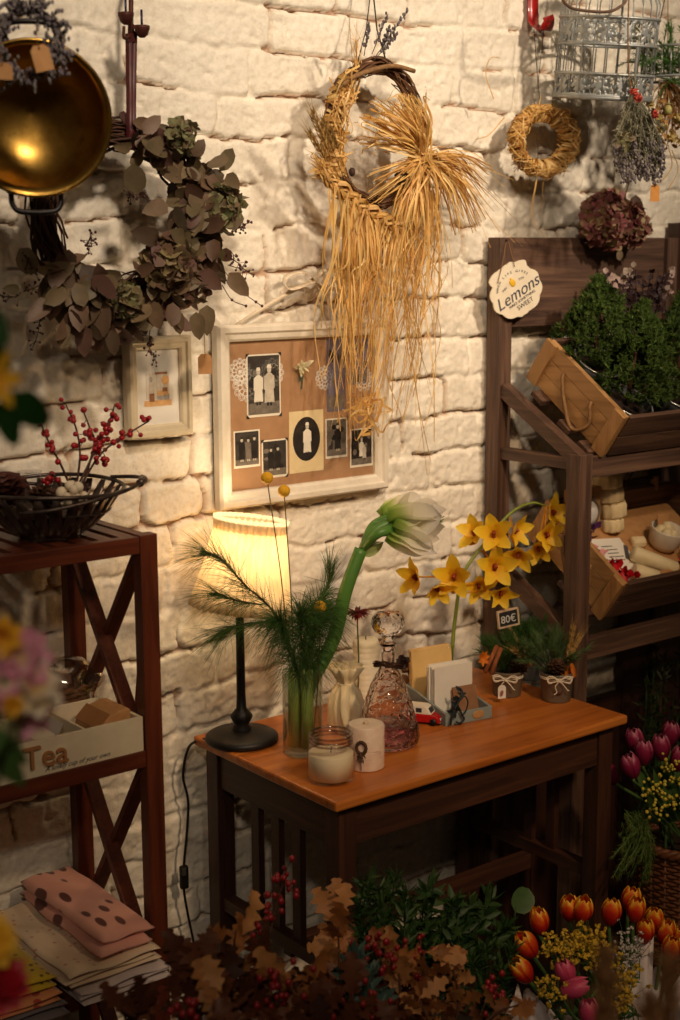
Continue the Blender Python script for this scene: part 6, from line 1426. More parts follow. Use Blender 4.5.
# ---- oak leaves, berries and greenery in front of the table
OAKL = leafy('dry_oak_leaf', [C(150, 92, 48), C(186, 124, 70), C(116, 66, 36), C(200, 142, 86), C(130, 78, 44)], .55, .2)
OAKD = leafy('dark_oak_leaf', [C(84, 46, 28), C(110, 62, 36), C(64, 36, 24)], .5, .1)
yf_ = -.68
for i, (x, y, lab) in enumerate(((118, 1005, 'dark zinc bucket of oak branches below the front post of the rack'), (225, 1000, 'dark zinc bucket of oak branches in front of the left table leg'), (370, 1010, 'dark zinc bucket of oak branches in front of the table'), (460, 1015, 'dark zinc bucket of greenery between the oak branches and the tulips'))):
    p = at(x, y, y=yf_-.04*i); bucket(lab, V((p.x, p.y, 0)), .072, p.z-.10)
def oak_branch(label, base, tip, n, size, mat, spread=.035):
    base, tip = V(base), V(tip); t = thing('oak_branch', label, 'leafy branch', base)
    pts = bez([base, base.lerp(tip, .5)+rv(.01), tip], 8); m = MB(); m.tube(pts, lambda q: .003-.0018*q, 6); build(m, 'stem', TWIG, t)
    m = MB(); d0 = (tip-base).normalized()
    for i in range(n):
        q = .25+.75*(i+R.random())/n; p = base.lerp(tip, q)+rv(.004); d = (d0*.5+rv(.75)+V((0, 0, .2))).normalized()
        m.leaf(p, d, (TOCAM+rv(.5)).normalized(), size*rnd(.75, 1.15), size*.62, OAK, bend=rnd(-.6, .9), cup=rnd(-.1, .25), n=16, wave=.05)
    build(m, 'leaves', mat, t)
def P6(x, y, d=0.): return at(x, y, y=yf_+d)
for lab, b, t_, n, s, mt in (
    ('pale dry oak branch standing tallest before the front left table leg', (345, 1020, .08), (338, 912, .10), 13, .060, OAKL),
    ('dry oak branch with a broad pale leaf left of the tallest oak branch', (235, 1030, .06), (236, 930, .08), 9, .066, OAKL),
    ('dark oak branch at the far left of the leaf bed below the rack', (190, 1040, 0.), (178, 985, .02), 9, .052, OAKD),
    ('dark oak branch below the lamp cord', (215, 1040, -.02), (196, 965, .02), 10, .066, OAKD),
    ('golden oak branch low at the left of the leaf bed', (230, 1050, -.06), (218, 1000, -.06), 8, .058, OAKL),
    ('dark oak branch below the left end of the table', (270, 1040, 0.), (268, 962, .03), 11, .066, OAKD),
    ('large brown oak branch in the middle of the leaf bed', (300, 1040, -.04), (296, 982, -.02), 9, .072, OAKL),
    ('brown oak branch leaning right in front of the tallest oak branch', (340, 1050, -.06), (352, 985, -.04), 8, .062, OAKD),
    ('pale oak branch beneath the dark green sprigs', (400, 1040, -.02), (398, 955, 0.), 10, .058, OAKL),
    ('pale oak branch with wide leaves right of the berry sprigs', (430, 1040, -.02), (424, 950, .0), 8, .066, OAKL),
    ('copper oak branch at the right of the leaf bed', (446, 1050, -.06), (452, 962, -.04), 16, .044, OAKL),
    ('copper oak branch low at the front right of the leaf bed', (424, 1060, -.1), (420, 1000, -.08), 12, .046, OAKL),
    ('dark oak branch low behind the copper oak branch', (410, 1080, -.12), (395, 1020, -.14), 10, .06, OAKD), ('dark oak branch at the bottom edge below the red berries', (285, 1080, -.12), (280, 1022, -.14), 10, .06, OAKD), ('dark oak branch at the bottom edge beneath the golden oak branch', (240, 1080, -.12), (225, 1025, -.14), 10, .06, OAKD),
    ('added dark oak branch standing in for shade behind the golden oak branch', (228, 1022, -.04), (205, 985, .10), 16, .07, OAKD), ('added dark oak branch standing in for shade behind the leaves below the table end', (230, 1022, -.04), (255, 985, .12), 16, .07, OAKD), ('added dark oak branch standing in for shade behind the brown oak leaf', (371, 1028, -.08), (310, 985, .12), 16, .07, OAKD), ('added dark oak branch standing in for shade behind the pale wide oak leaf', (373, 1028, -.08), (415, 985, .10), 16, .07, OAKD), ('added dark oak branch standing in for shade behind the leaves before the table leg', (369, 1028, -.08), (362, 975, .12), 16, .07, OAKD),  # dark branches added so the bright wall behind the leaf bed looks shaded
    ('small brown oak sprig before the pink tulips', (470, 1035, -.12), (518, 1005, -.12), 10, .038, OAKL),
    ('dark oak branch filling the centre of the leaf bed', (320, 1060, -.1), (322, 1010, -.1), 9, .06, OAKD),
    ('dark oak branch low at the left front corner of the leaf bed', (122, 1040, 0.), (138, 1005, -.04), 8, .05, OAKD)):
    oak_branch(lab, P6(*b), P6(*t_), n, s, mt)
def hyp_sprig(label, b, t_, n):
    B0, T0 = P6(*b), P6(*t_); t = thing('berry_sprig', label, 'berry branch', B0); m = MB(); p = bez([B0, B0.lerp(T0, .6)+rv(.008), T0], 6); m.tube(p, .0012, 5); bs = []
    for i in range(n):
        q = p[int(len(p)*(.35+.65*R.random())) % len(p)]; e = q+rv(.011); m.tube([q, e], .0005, 3); bs.append(e)
    build(m, 'twig', TWIG, t); b0 = None
    for e in bs:
        if b0 is None: k = MB(); k.ell((0, 0, 0), (.0042, .0042, .0050), nu=8, nv=6); o = b0 = build(k, 'berry', HYPB, t, local=True)
        else: o = b0.copy(); COL.objects.link(o)
        o.location = e-ORG[t]; o.scale = [rnd(.8, 1.2)]*3
HYPB = plain('hypericum_berry', C(156, 30, 36), C(120, 18, 26), .35, 40, coat=.3)
for lab, b, t_, n in (('red berry sprig hanging before the slats at the table end', (262, 970, .1), (287, 868, .12), 22), ('red berry sprig left of the table leg, lower of the two before the slats', (258, 975, .1), (272, 905, .11), 14), ('red berry cluster at the bottom middle left of the leaf bed', (285, 1040, -.05), (280, 975, -.06), 26), ('red berry sprig at the foot of the brown oak leaf', (320, 1040, -.08), (318, 985, -.08), 14), ('red berry sprig among the green sprigs in front of the table', (372, 1010, 0), (380, 945, .0), 26), ('red berry sprig above the pale wide oak leaf', (425, 1000, .02), (420, 940, .02), 16), ('red berry sprig low beneath the blue-green sprig', (380, 1060, -.08), (372, 1000, -.08), 22), ('dark red berry sprig right of the copper oak branch', (472, 1035, -.12), (500, 985, -.06), 20), ('red berry sprig at the lower left corner of the leaf bed', (196, 1050, -.08), (186, 1005, -.08), 16)):
    hyp_sprig(lab, b, t_, n)
DKG = leafy('dark_green_fronds', [C(36, 62, 28), C(52, 80, 36), C(68, 92, 44)], .5, .2); EUG = leafy('blue_green_leaf', [C(66, 92, 84), C(86, 110, 98), C(52, 76, 68)], .5, .2)
def green_sprig(label, b, tips, L, per, mat, w=.006):
    B0 = P6(*b); t = thing('greenery', label, 'greenery', B0); m = MB(); n = MB()
    for tip in tips:
        p = bez([B0, B0.lerp(P6(*tip), .55)+rv(.012), P6(*tip)], 9); m.tube(p, .0012, 5)
        for i in range(2, len(p)):
            d = (p[i]-p[i-1]).normalized()
            for k in range(per): n.leaf(p[i], (d*.7+rv(.6)).normalized(), rv(), L*rnd(.7, 1.1), w, LANCE, bend=rnd(-.3, .6), n=3)
    build(m, 'stem', DKG, t); build(n, 'leaves', mat, t)
green_sprig('dark green feathery sprigs before the pale wall under the table', (385, 1000, .08), [(368, 880, .1), (380, 890, .1), (396, 878, .1), (404, 895, .1), (378, 910, .1), (412, 905, .1), (360, 905, .1)], .030, 7, DKG)
green_sprig('dark green leafy sprigs in the shade under the table', (440, 1000, .06), [(430, 890, .1), (452, 900, .1), (470, 905, .1), (490, 900, .1), (442, 925, .1), (505, 930, .06), (420, 930, .1), (430, 950, .12), (400, 940, .12)], .034, 6, DKG, .011)
green_sprig('blue-green sprig in the middle of the leaf bed', (365, 1050, -.04), [(356, 960, -.02), (370, 975, -.02), (350, 985, -.02), (378, 1000, -.02)], .034, 5, EUG, .012)
green_sprig('fine dark green fronds left of the tulips', (490, 1030, .0), [(470, 960, 0), (486, 950, 0), (500, 965, 0), (512, 950, 0), (482, 990, 0)], .026, 7, DKG, .004)
rl = thing('leaf_stem', 'single round green leaf on a tall thin stem under the table', 'leaf', P6(464, 1012, -.11)); m = MB(); m.tube(bez([P6(464, 1012, -.11), P6(496, 975, .02), P6(508, 960, .08), P6(516, 908, .08)], 6), .0014, 5); build(m, 'stem', DKG, rl)
m = MB(); m.leaf(P6(515, 912, .08), (.75, 0, .65), TOCAM, .046, .040, ROUND, cup=.1, bend=.2, n=8); build(m, 'leaf', leafy('round_green_leaf', [C(70, 100, 54), C(80, 110, 60)], .45, .3), rl)

# ---- wrapped tulip bouquet, bottom right
TUL = graded('flame_tulip', [(0, C(172, 26, 20)), (.42, C(206, 44, 24)), (.64, C(230, 100, 30)), (.82, C(250, 186, 54)), (1, C(252, 214, 84))], .4, .25, 70, .5)
PKT = graded('pink_tulip', [(0, C(190, 70, 100)), (.6, C(214, 76, 116)), (1, C(232, 128, 150))], .4, .25, 70, .4)
PPT = graded('purple_tulip', [(0, C(116, 24, 56)), (.6, C(146, 36, 76)), (.9, C(196, 110, 140)), (1, C(226, 170, 184))], .4, .25, 70, .45)
TGREEN = leafy('tulip_green', [C(78, 116, 58), C(98, 134, 72), C(64, 100, 50)], .45, .25)
def tulip_bloom(mb, c, ax, Rm, H, open_=0.):
    d, s, u = frame_from(ax); vs = []; fs = []; gg = []; NT_, NS = 8, 4
    for k in range(6):
        inner = k % 2; phi = 2*PI*k/6+rnd(-.08, .08); o = len(vs); kk = rnd(.94, 1.06)
        for i in range(NT_+1):
            t = i/NT_; r = Rm*(sin(PI*min(1, (t*.74+.12)))**.75)*(1-.12*inner)*(1+open_*t*t); wid = 1.25*(1 if t < .62 else math.sqrt(max(.01, 1-((t-.62)/.385)**2)))
            for j in range(-NS, NS+1):
                q = j/NS; a = phi+q*wid*.72; rr = r*(1-.05*q*q); z = H*kk*(t-.05*abs(q)**2*t)
                vs.append(V(c)+(s*cos(a)+u*sin(a))*rr+d*z); gg.append(min(1, t*.74+.30*abs(q)*t))
        w = 2*NS+1
        for i in range(NT_):
            for j in range(w-1): a = o+i*w+j; fs.append((a, a+1, a+w+1, a+w))
    mb.add(vs, fs, 0, True, gg)
def tulip(label, c, ax, root, Rm, H, mat, leaves=1, open_=0., grp=None):
    c = V(c); root = V(root); ax = V(ax).normalized(); t = thing('tulip', label, 'tulip', root, group=grp)
    m = MB(); m.tube(bez([root, root.lerp(c, .6)+V((0, 0, .01)), c-ax*.012, c], 6), .0032, 8); build(m, 'stem', TGREEN, t)
    m = MB(); tulip_bloom(m, c, ax, Rm, H, open_); build(m, 'bloom', mat, t)
    for k in range(leaves):
        m = MB(); b = root.lerp(c, .35); d = (c-root).normalized()+V((rnd(-.5, .5), rnd(-.4, .1), 0)); m.leaf(b, d, TOCAM+rv(.3), rnd(.11, .15), .034, LANCE, bend=rnd(-.1, .5), cup=.25, n=9); build(m, 'leaf', TGREEN, t)
ytb = -.66
def P7(x, y, d=0.): return at(x, y, y=ytb+d)
TB = P7(622, 1090); tbk = bucket('dark zinc bucket holding the wrapped tulips at the bottom right', V((TB.x, TB.y, 0)), .105, max(.2, TB.z-.02))
troot = lambda x: V((TB.x+rnd(-.03, .03)+(x-600)*.00045, TB.y+rnd(-.03, .03), TB.z-.01))
for (x, y, d, lean, s, lab) in ((577, 906, .03, -.1, 1.05, 'red and yellow tulip left of the pair at the top of the bouquet'), (592, 903, .01, .12, .0, ''), ):
    pass
TLIST = [(570, 912, .04, -.10, 'flame red and yellow tulip, left one of the touching pair near the table leg'), (581, 914, .02, .12, 'flame red and yellow tulip, right one of the touching pair near the table leg'), (541, 926, .02, -.2, 'flame tulip alone at the upper left of the bouquet beneath the round leaf'), (533, 948, -.02, -.5, 'flame tulip leaning left, second down at the left side of the bouquet'), (529, 973, -.04, -.7, 'flame tulip leaning furthest left, lowest at the left side of the bouquet'), (610, 917, .03, .05, 'flame tulip standing alone between the touching pair and the tallest tulip'), (629, 903, .05, .15, 'tallest flame tulip in front of the wicker basket'), (634, 914, .01, .1, 'flame tulip directly in front of the tallest tulip'), (653, 923, .03, .1, 'flame tulip before the wicker basket, right of the tallest ones'), (645, 935, .0, -.05, 'flame tulip in the right cluster, leftmost and lowest but one'), (664, 937, .0, .1, 'flame tulip in the middle of the right cluster'), (677, 942, .01, .2, 'flame tulip cut by the right edge of the photo'), (669, 953, -.05, .1, 'small half open flame tulip at the front of the right cluster')]
for (x, y, d, lean, lab) in TLIST:
    c = P7(x, y, d); tulip(lab, c-V((0, 0, .012)), V((0, 0, 1))+RT*lean+FW*-.12+rv(.04), troot(x), .0165*rnd(.95, 1.08), .044*rnd(.95, 1.05), TUL, leaves=R.choice([0, 1, 1]), open_=.05)
for (x, y, d, ax, lab) in ((566, 973, -.05, RT*-.35+V((0, 0, 1)), 'pink tulip, uppermost of the three at the front of the bouquet'), (573, 989, -.08, RT*.9+V((0, 0, .35)), 'pink tulip lying sideways, middle of the three at the front of the bouquet'), (589, 1014, -.10, RT*-.1+V((0, 0, 1)), 'pink tulip, lowest of the three at the bottom edge')):
    c = P7(x, y, d); tulip(lab, c-ax.normalized()*.018, ax, troot(x), .0165, .044, PKT, leaves=1)
# small yellow and white filler flowers and the paper wrapping
MIM = plain('yellow_filler', C(206, 170, 50), C(170, 138, 36), .7, 120); WAX = leafy('white_filler', [C(232, 224, 214), C(214, 202, 196)], .6, .2)
def filler(name, label, b, tips, mat, r, per, cat='flower'):
    B0 = V(b); t = thing(name, label, cat, B0); st = MB(); FL = []
    for tip in tips:
        fl_ = MB(); FL.append(fl_)
        T0 = P7(*tip); p = bez([B0, B0.lerp(T0, .6)+rv(.01), T0], 6); st.tube(p, .001, 4)
        for i in range(per):
            q = T0+rv(.012); st.tube([p[-2], q], .0005, 3); fl_.ell(q, r*rnd(.7, 1.2), nu=6, nv=5)
            for k in range(3): fl_.leaf(q, rv(), rv(), r*2.4, r*1.6, ROUND, n=3)
        for i in range(5): st.leaf(p[int(rnd(2, len(p)-1))], rv()+V((0, 0, .5)), TOCAM, .022, .007, LANCE, n=3)
    build(st, 'stems', TGREEN, t)
    for q in FL: build(q, 'flower_cluster', mat, t)
filler('solidago', 'yellow filler flowers in the middle of the tulip bouquet', troot(590), [(584, 935, .0), (592, 945, -.02), (580, 950, -.02), (600, 940, .0), (590, 955, -.03), (574, 942, 0), (604, 958, -.03)], MIM, .0034, 22)
filler('solidago', 'yellow filler flowers at the left of the tulip bouquet by the leaning tulips', troot(560), [(550, 942, -.02), (555, 952, -.03), (548, 985, -.06), (562, 948, -.02), (553, 995, -.07)], MIM, .0030, 18)
filler('solidago', 'yellow filler flowers low at the right of the pink tulips', troot(620), [(622, 985, -.08), (626, 996, -.09), (616, 1000, -.09), (628, 975, -.07)], MIM, .0034, 20)
filler('wax_flower', 'small white filler flowers between the yellow flowers and the right tulips', troot(625), [(622, 945, -.01), (630, 952, -.02), (618, 955, -.03), (640, 948, -.01), (632, 962, -.03), (612, 965, -.04), (628, 935, 0)], WAX, .0024, 12)
WRAP = plain('white_wrap', C(216, 204, 200), C(196, 184, 182), .6, 16, bump=.1)
wp = thing('wrapping_paper', 'white crinkled wrapping paper around the tulip bouquet', 'paper', V((TB.x, TB.y, TB.z+.02)))
for (pts, w) in (([(530, 1090), (526, 1015), (522, 992)], .10), ([(660, 1090), (655, 1010), (652, 972)], .14), ([(612, 1090), (630, 1000), (646, 928)], .10), ([(690, 1090), (684, 1010), (690, 975)], .14), ([(570, 1100), (560, 1030), (552, 1008)], .10), ([(620, 1100), (630, 1040), (640, 1010)], .10)):
    m = MB(); P_ = bez([P7(x, y, -.02 if i < 2 else .015) for i, (x, y) in enumerate(pts)], 7); d0 = (P_[-1]-P_[0]).normalized(); vs = []; fs = []; NW = 10; ph = R.random()*6
    for i, p in enumerate(P_):
        for j in range(NW+1): q = j/NW-.5; vs.append(p+RT*(w*q*(1-.78*(i/(len(P_)-1))**1.5))-FW*(.012*sin(q*14+ph+i*.3)+.05*q*q)+V((0, 0, .014*sin(q*9+ph)*(i/len(P_)))))
    for i in range(len(P_)-1):
        for j in range(NW): a = i*(NW+1)+j; fs.append((a, a+1, a+NW+2, a+NW+1))
    m.add(vs, fs); build(m, 'paper_sheet', WRAP, wp, solid=.0006)

# ---- wicker basket with purple tulips, right edge
ybk = -.42; WB = at(690, 835, y=ybk); WBr = .118; bz = .20
WICK = plain('wicker', C(120, 72, 40), C(84, 48, 26), .55, 80, bump=.1)
wb2 = thing('wicker_basket', 'tall brown wicker basket of purple tulips at the right edge', 'basket', V((WB.x, WB.y, 0))); wh = WB.z
m = MB(); NZ = int(wh/.0075)
for k in range(NZ):
    z = .004+k*.0075; r = WBr*(.86+.14*z/wh); m.tube([V((WB.x, WB.y, z))+V((cos(a), sin(a), 0))*(r+.0028*(1 if (i+k) % 2 else -1)) for i, a in enumerate([2*PI*i/48 for i in range(48)])], .0042, 4, closed=True)
build(m, 'woven_side', WICK, wb2)
for i in range(24): a = 2*PI*i/24; m = MB(); m.tube([V((WB.x, WB.y, z))+V((cos(a), sin(a), 0))*(WBr*(.86+.14*z/wh)) for z in (0, wh*.5, wh)], .0036, 5); build(m, 'upright', WICK, wb2)
m = MB()
for s in range(3): m.tube([V((WB.x, WB.y, wh))+V((cos(a), sin(a), 0))*(WBr+.006*cos(a*14+s*2.1))+V((0, 0, .006*sin(a*14+s*2.1))) for a in [2*PI*i/90 for i in range(90)]], .0065, 6, closed=True)
build(m, 'braided_rim', WICK, wb2)
m = MB(); m.lathe([(0, .004), (WBr*.84, .004)], (WB.x, WB.y, 0), 32); build(m, 'basket_base', WICK, wb2); m = MB(); m.lathe([(0, wh-.03), (WBr*.94, wh-.03)], (WB.x, WB.y, 0), 32); build(m, 'filling', SOIL, wb2)
def P8(x, y, d=0.): return at(x, y, y=ybk+d)
for (x, y, d, lean, lab) in ((637, 745, .02, -.2, 'purple tulip, back one of the close pair at the left of the basket'), (644, 757, -.02, -.05, 'purple tulip in front of the back one at the left of the basket'), (634, 770, -.05, -.3, 'purple tulip lowest of the upright three at the left of the basket'), (616, 775, .0, -.9, 'dark purple tulip bud leaning furthest left from the basket'), (669, 738, .02, .1, 'purple tulip tallest at the right of the basket'), (662, 752, -.02, -.1, 'purple tulip below the tallest one at the right of the basket'), (677, 763, -.05, .2, 'purple tulip low beside the yellow flowers at the right edge')):
    c = P8(x, y, d); tulip(lab, c-V((0, 0, .014)), V((0, 0, 1))+RT*lean, V((WB.x-.04+rnd(-.03, .05), WB.y+rnd(-.05, .05), wh-.02)), .0185, .048, PPT, leaves=2, open_=.08)
YGF = plain('yellow_green_filler', C(206, 184, 66), C(170, 156, 54), .7, 100)
t = thing('solidago', 'yellow-green filler flowers in front of the purple tulips in the basket', 'flower', V((WB.x-.03, WB.y-.05, wh-.02)))
st = MB()
for (x, y, d) in ((668, 765, -.08), (675, 775, -.09), (660, 790, -.09), (668, 800, -.10), (650, 792, -.09), (655, 810, -.10), (678, 805, -.10)):
    T0 = P8(x, y, d); B0 = V((WB.x-.03, WB.y-.05, wh-.02)); p = bez([B0, B0.lerp(T0, .5), T0], 5); st.tube(p, .001, 4)
    fl_ = MB()
    for i in range(16): q = T0+rv(.009); fl_.ell(q, rnd(.0024, .004), nu=6, nv=5)
    build(fl_, 'flower_cluster', YGF, t)
build(st, 'stems', TGREEN, t)
m = MB(); st = MB(); b = P8(632, 815, -.02); t = thing('moss_fern', 'light green fern spilling over the left side of the wicker basket', 'fern', P8(640, 822, .0)); 
for i in range(46):
    a = P8(rnd(622, 648), rnd(808, 822), rnd(-.06, .02)); e = P8(rnd(612, 652), rnd(830, 884), rnd(-.09, -.0)); p = bez([a, a.lerp(e, .5)+V((0, -.02, .012)), e], 8); st.tube(p, .0007, 4); needles(m, p, .011, .0006, 6, .8, droop=.2)
build(st, 'stems', TGREEN, t); build(m, 'fronds', leafy('light_fern', [C(104, 126, 56), C(126, 146, 72), C(84, 108, 46)], .5, .25), t)
m = MB(); t_ = thing('leafy_stem', 'upright tall dark green plant stems behind the purple tulips', 'greenery', V((2.44, -.12, 0))); st = MB()
for i in range(16):
    e = at(rnd(636, 684), rnd(650, 740), y=-.14); b = V((2.44+rnd(-.05, .05), -.12, .0)); p = bez([b, b.lerp(e, .5), e], 9); st.tube(p, .0014, 4)
    for k in range(40): q = p[int(len(p)*rnd(.45, 1)) % len(p)]+rv(.004); m.leaf(q, (rv(.7)+V((0, 0, .6))), rv(), .028, .006, LANCE, n=3)
build(st, 'stems', DKG, t_); build(m, 'leaves', leafy('dark_olive_leaf', [C(44, 52, 30), C(56, 62, 36)], .6, .1), t_)  # leaves in a dark olive green of their own

# ---- blurred things close to the camera
yb1 = -1.22
def P9(x, y, d=0.): return at(x, y, y=yb1+d)
PSTAND = V((P9(-40, 900).x-.02, yb1, 0))
st_ = thing('plant_stand', 'dark round stand carrying a flower jug near the camera at the left', 'stand', PSTAND); zst = P9(-40, 1100).z-.16
m = MB(); m.lathe([(0, 0), (.11, 0), (.11, .012), (.02, .02), (.016, .04), (.016, zst-.03), (.10, zst-.02), (.10, zst), (0, zst)], PSTAND, 32); build(m, 'pedestal', WZ, st_)
jg = PSTAND+V((0, 0, zst)); jug = thing('flower_jug', 'dark jug holding the foreground flowers at the left', 'vase', jg); m = MB(); m.lathe([(0, .001), (.05, .001), (.062, .05), (.05, .11), (.045, .14), (.050, .15), (.046, .15), (.04, .13), (0, .12)], jg, 32); build(m, 'jug_body', POTZ, jug)
JT = jg+V((0, 0, .13))
FRP = graded('pink_freesia', [(0, C(236, 214, 150)), (.4, C(236, 190, 200)), (1, C(226, 140, 176))], .5, .35, 60, .3); FRY = graded('yellow_petal', [(0, C(232, 160, 40)), (1, C(246, 200, 60))], .5, .35, 60, .3); FRW = graded('cream_petal', [(0, C(240, 214, 130)), (1, C(240, 228, 214))], .5, .35, 60, .3); FRR = graded('crimson_petal', [(0, C(130, 14, 26)), (1, C(170, 24, 40))], .5, .2, 60, .3)
def freesia(name, label, x, y, d, r, mat, np_=8, leaf_=0, cat='flower'):
    c = P9(x, y, d); t = thing(name, label, cat, JT+V((rnd(-.03, .03), rnd(-.03, .03), 0)))
    m = MB(); m.tube(bez([ORG[t], ORG[t].lerp(c, .75)+V((-.03, 0, -.02)), c-V((0, 0, .006))], 6), .002, 6); build(m, 'stem', TGREEN, t)
    m = MB(); f, s, u = frame_from((CAM-c)+rv(.3))
    for ring, (k0, q) in enumerate(((np_, .75), (max(5, np_-2), .40))):
        for k in range(k0): a = 2*PI*k/k0+ring; o = s*cos(a)+u*sin(a); m.leaf(c, (o*q+f*(1-q)).normalized(), f, r*rnd(.9, 1.1), r*.8, OVATE, bend=rnd(0, .6), cup=.2, n=6)
    build(m, 'bloom', mat, t)
    for k in range(leaf_): m = MB(); m.leaf(ORG[t].lerp(c, rnd(.4, .8)), V((rnd(-.5, 1), rnd(-.3, .3), rnd(-.4, .6))), TOCAM, .07, .03, LANCE, bend=.4, n=8); build(m, 'leaf', TGREEN, t)
for a in (('freesia', 'blurred pink freesia, upper right of the foreground flowers', 22, 660, 0, .026, FRP, 8, 0), ('freesia', 'blurred cream freesia below the pink one in the foreground', 32, 690, -.01, .024, FRW, 8, 0), ('freesia', 'blurred pink freesia, lowest of the foreground flowers', 28, 712, .01, .022, FRP, 8, 0), ('freesia', 'blurred lilac-pink freesia at the left edge beside the pink blooms', 4, 684, .0, .024, FRP, 8, 0), ('daffodil', 'blurred yellow flower at the left edge above the pink freesia', 2, 636, .0, .017, FRY, 7, 0), ('daffodil', 'blurred small yellow flower between the foreground freesias', 12, 682, .02, .012, FRY, 6, 0), ('daffodil', 'blurred small yellow flower behind the lowest pink freesia', 12, 706, -.02, .010, FRY, 6, 0)): freesia(*a)
m = MB(); t = thing('leafy_stem', 'blurred green stem with narrow leaves hanging below the foreground freesias', 'greenery', JT+V((.0, .03, 0))); p = bez([JT+V((.0, .03, 0)), P9(-6, 770, .02), P9(-4, 735, .02)], 6); m.tube(p, .002, 6); build(m, 'stem', TGREEN, t)
for (x, y, dx, dz) in ((-6, 742, .4, -.9), (-10, 726, .5, -.8), (0, 700, -.2, 1)): m = MB(); m.leaf(P9(x, y), (dx, 0, dz), TOCAM, .055, .018, LANCE, bend=.5, n=8); build(m, 'leaf', TGREEN, t)
# tall yellow bloom with leaves, upper left edge
yd = thing('yellow_lily', 'blurred yellow bloom with large dark green leaves at the left edge', 'flower', JT+V((-.02, -.02, 0))); c = P9(-12, 380, -.05)
m = MB(); p = bez([ORG[yd], P9(-30, 650, -.04), P9(-18, 450, -.05), c], 8); m.tube(p, .003, 6); build(m, 'stem', TGREEN, yd)
m = MB(); f, s, u = frame_from(CAM-c+RT*1.2)
for k in range(6): a = 2*PI*k/6; o = s*cos(a)+u*sin(a); m.leaf(c, (o*.75+f*.6).normalized(), f, .024, .013, OVATE, bend=.5, n=6)
build(m, 'bloom', FRY, yd)
DLF = leafy('dark_green_leaf', [C(30, 64, 26), C(40, 78, 32)], .4, .25)
for (x, y, dx, dz, L, W) in ((-12, 352, .12, .9, .030, .030), (12, 392, .75, -.8, .038, .026), (2, 398, .2, -1, .036, .020), (-16, 352, .45, -.3, .024, .02)): m = MB(); m.leaf(P9(x, y, -.05), (dx, 0, dz), TOCAM, L, W, OVATE, bend=.3, cup=.1, n=8); build(m, 'leaf', DLF, yd)
# low foreground blooms, bottom left
freesia('yellow_bloom', 'blurred bright yellow ruffled bloom at the lower left edge', -10, 942, .0, .021, FRY, 12, 0); freesia('crimson_bloom', 'blurred crimson bloom below the yellow one at the lower left edge', -2, 985, .0, .024, FRR, 12, 0)
# dry grass plume, bottom right, close to the camera
yg = -1.45; g0 = at(632, 1160, y=yg); dg = thing('dry_grass', 'blurred brown dry grass plumes near the camera at the bottom right', 'grass', V((g0.x, g0.y, 0))); PLU = leafy('grass_plume', [C(180, 128, 82), C(204, 154, 104), C(156, 108, 68)], .8, .3)
for (x0_, x1_, y1_) in ((612, 606, 962), (668, 668, 968), (640, 650, 1010)):
    m = MB(); A = at(x0_, 1180, y=yg); B9 = at(x1_, y1_, y=yg); m.tube(bez([V((g0.x, g0.y, .0)), V((g0.x, g0.y, .0)).lerp(A, .6), A, B9], 6), .0012, 5)
    for i in range(620):
        q = R.random(); b = A.lerp(B9, .25+.75*q); d = ((B9-A).normalized()+rv(.35)).normalized(); m.tube([b, b+d*rnd(.012, .026)], lambda t: .0009*(1-.5*t), 3, cap=False)
    build(m, 'plume', PLU, dg)
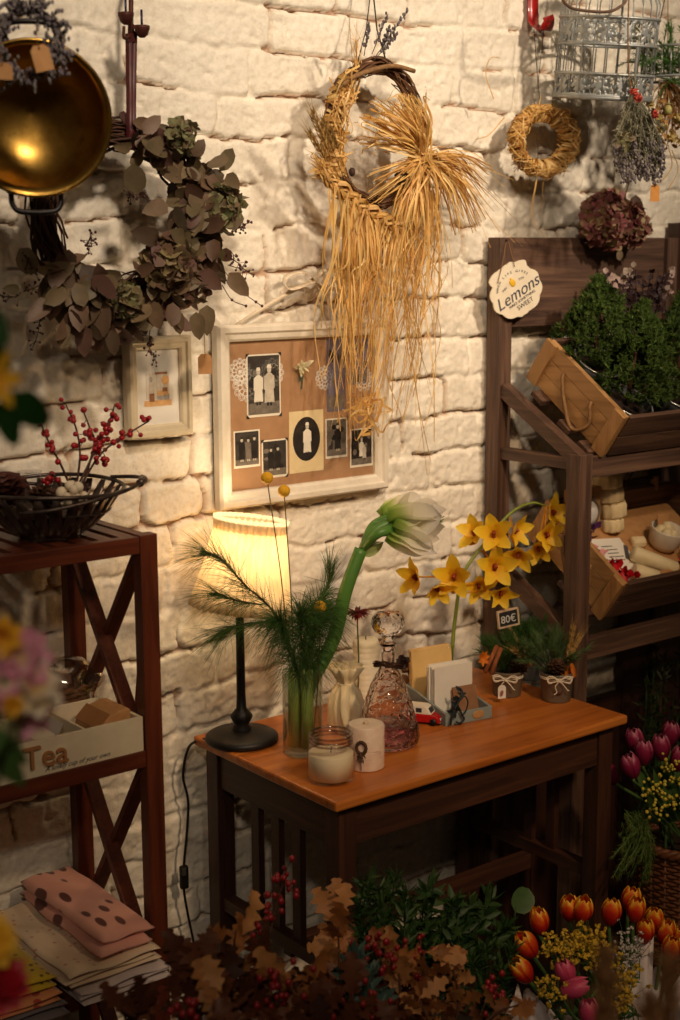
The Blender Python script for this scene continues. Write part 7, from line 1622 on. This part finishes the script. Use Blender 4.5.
# ================================================================ repeats carry a common group
def grp(o):
    n = o.name.split('.')[0]; l = o['label']
    if n == 'tulip': return 'flame tulips in the wrapped bouquet' if 'flame' in l else 'pink tulips in the wrapped bouquet' if 'pink' in l else 'purple tulips in the wicker basket'
    if n == 'soap': return 'cream soaps in the lower crate'
    if n == 'berry_sprig': return 'red berry sprigs in the leaf bed'
    if n == 'solidago': return 'yellow filler flowers in the tulip bouquet' if 'basket' not in l else None
    return {'oak_branch': 'oak branches in front of the table', 'berry_branch': 'red berry twigs in the bowl', 'tea_sachet': 'tea sachets in the tea box', 'folded_cloth': 'folded cloths on the rack', 'flower_bucket': 'zinc flower buckets on the floor', 'freesia': 'foreground freesias', 'daffodil': 'small yellow foreground flowers', 'dwarf_conifer': 'dwarf conifers in the upper crate', 'zinc_pot': 'zinc pots in the upper crate', 'wooden_crate': 'tilted crates on the display stand', 'evergreen_sprig': 'evergreen sprigs in the little pots', 'cinnamon_stick': 'cinnamon sticks in the taupe pot', 'billy_button': 'yellow billy buttons in the vase', 'flower_pot': 'little decorated pots on the table', 'pine_branch': 'pine branches in the vase', 'cut_stem': 'cut stems inside the vase', 'greenery': 'green sprigs in front of the table', 'dried_bouquet': 'hanging dried bouquets', 'raffia_wreath': 'raffia wreaths on the wall', 'gift_box': 'kraft gift boxes in the lower crate'}.get(n)
for o in list(SC.objects):
    if o.parent is None and 'label' in o and 'group' not in o:
        g = grp(o)
        if g: o['group'] = g
# ================================================================ light and camera
def spot(loc, target, watts, size, blend, col, rad=.06):
    l = bpy.data.lights.new('track_spot', 'SPOT'); l.energy = watts; l.spot_size = math.radians(size); l.spot_blend = blend
    l.color = col; l.shadow_soft_size = rad
    o = bpy.data.objects.new('track_spot', l); COL.objects.link(o); o.location = loc
    o.rotation_euler = (V(target)-V(loc)).to_track_quat('-Z', 'Y').to_euler(); return o
WARM = (1, .81, .61); AMBER = (1, .70, .43)
spot((2.20, -1.95, 2.80), (2.08, 0, 1.90), 165, 52, 1, WARM, .07)
spot((.75, -1.60, 2.85), (1.35, 0, 1.95), 110, 60, 1, WARM, .08)
spot((1.30, -2.5, 2.80), (1.74, -.25, 1.05), 140, 40, 1, AMBER, .10)
spot((-.6, -3.0, 2.80), (.45, -1.2, 1.20), 62, 44, 1, WARM, .10)
spot((1.9, -2.6, 2.80), (1.80, -.7, .55), 15, 30, 1, AMBER, .10)
w = bpy.data.worlds.new('room'); SC.world = w; w.use_nodes = True
w.node_tree.nodes['Background'].inputs[0].default_value = (1, .66, .40, 1)
w.node_tree.nodes['Background'].inputs[1].default_value = .04
cd = bpy.data.cameras.new('camera'); cam = bpy.data.objects.new('camera', cd); COL.objects.link(cam)
cam.matrix_world = axes(CAM, RT, UP, -FW)
cd.sensor_fit = 'HORIZONTAL'; cd.sensor_width = 24.0; cd.lens = F*24.0/680; cd.clip_start = .05
cd.dof.use_dof = True; cd.dof.focus_distance = 2.5; cd.dof.aperture_fstop = 4.0
SC.camera = cam
vs = SC.view_settings; vs.view_transform = 'Standard'; vs.look = 'None'; vs.gamma = 1; vs.exposure = 0; vs.use_curve_mapping = False
